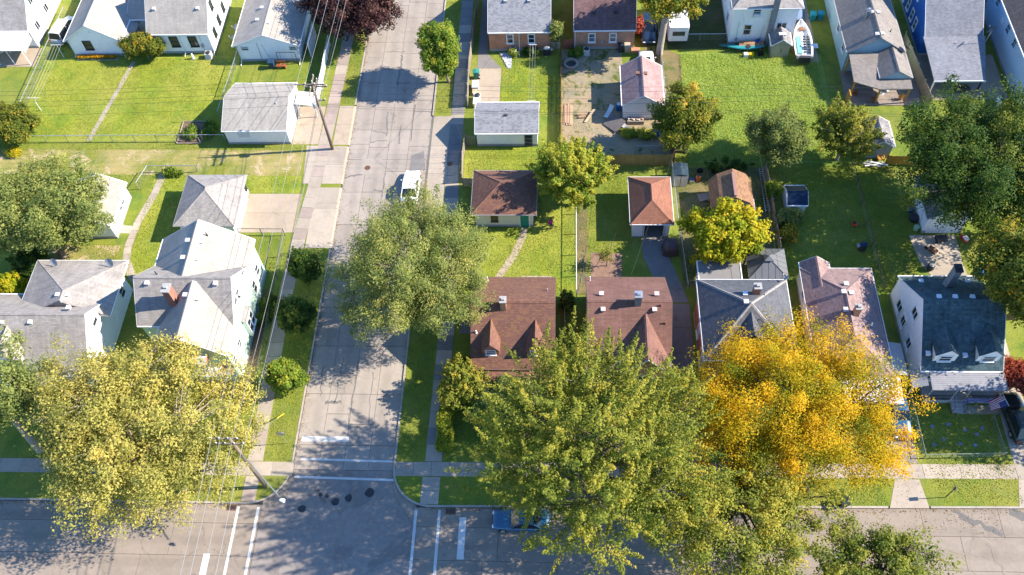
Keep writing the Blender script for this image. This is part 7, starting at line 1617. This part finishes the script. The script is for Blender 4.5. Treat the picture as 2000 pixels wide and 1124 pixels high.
L_BLADE = m_leaf("grass_blades", [(0., (0.165, 0.218, 0.026)), (.5, (0.253, 0.300, 0.037)), (1., (0.393, 0.352, 0.093))])
scatter("weed_cover", "tall bright green weeds covering the big open lawn", "weeds", 60000, clumpy(27.5, 43.0, 38.0, 54.2, .45), .06, L_WEED, 101, (.02, .20), 1.8, .45, (.5, .30))
for i, (a, b_, c_, d, n, t_) in enumerate(((-47.6, -24.4, 41.4, 54.3, 42000, .55), (7.1, 13.6, 44.6, 54.0, 10000, .5), (3.8, 13.6, 34.6, 39.8, 9000, .6), (4, 15.2, 21.4, 34.2, 22000, .6), (16.6, 21.0, 26.2, 36.5, 8000, .4), (-30, -25, 20.5, 33.6, 11000, .5), (-60, -14, 33.8, 36.4, 16000, .6), (-60, -14, 39.6, 41.0, 9000, .6), (-11.9, -9.5, 3.7, 26, 9000, .55), (-9.2 - 2.0, -9.5, 46.6, 64, 6000, .6), (-.3, 2.1, 4, 30, 9000, .4), (-.3, 1.6, 45, 64, 6000, .5), (4.5, 24, 4.0, 10, 16000, .4), (35.2, 48.3, 21.8, 37.3, 30000, .45), (44.8, 51.9, .9, 10, 10000, .5), (25, 41, .6, 2.9, 7000, .5), (26, 34.8, 22.2, 36.9, 9000, .35), (-48, -14, 54.5, 64, 14000, .4), (-19, -14, 11, 28, 7000, .5), (-40, -31, 20, 27, 8000, .4))):
    scatter("grass_tufts", "short uneven grass of the lawns", "grass", int(n * .55), clumpy(a, b_, c_, d, .5), .07, L_BLADE, 120 + i, (0, .04), 1.6, .35, (t_, .22))
for i, (a, b_, c_, d, n) in enumerate(((44.6, 55, .6, 10, 900), (26, 44, .6, 9, 1000), (44.4, 52, 2.9, 4.6, 260), (35, 52, -1.6, .1, 300), (25.5, 35, 22, 37, 700), (-22, -14, 2.2, 10, 250), (15.3, 16.8, 21, 33, 900), (13.9, 26, 37.5, 55, 900), (4, 25, .5, 3.2, 250), (-11.9, -9.2, 3, 26, 160))):
    scatter("fallen_leaves", "scattered dry fallen leaves", "leaves", n, clumpy(a, b_, c_, d, .8), .045, L_FALL, 160 + i, (.015, .05), 1.5, .7, (.55, .3))
rs = np.random.RandomState(77)
for i, (x0, y0, x1, y1, n) in enumerate(((-9.15, 3.5, -9.15, 64, 700), (-.65, 3.5, -.65, 64, 320), (3, -.42, 52, .38, 500), (-14, -.45, -40, -.45, 250))):
    t_ = rs.uniform(0, 1, n); P = np.column_stack([x0 + (x1 - x0) * t_ + rs.normal(0, .14, n), y0 + (y1 - y0) * t_ + rs.normal(0, .14, n), rs.uniform(.012, .03, n)])
    o = bpy.data.objects.new("gutter_leaves", leaf_mesh("gutter_leaves", P, rs.normal(size=P.shape) * .4 + np.array([0, 0, 1.5]), .06, rs.normal(.35, .25, n), L_FALL, .7, rs)); COL.objects.link(o); tag(o, "dry leaves gathered along the kerb", "leaves", kind="stuff")
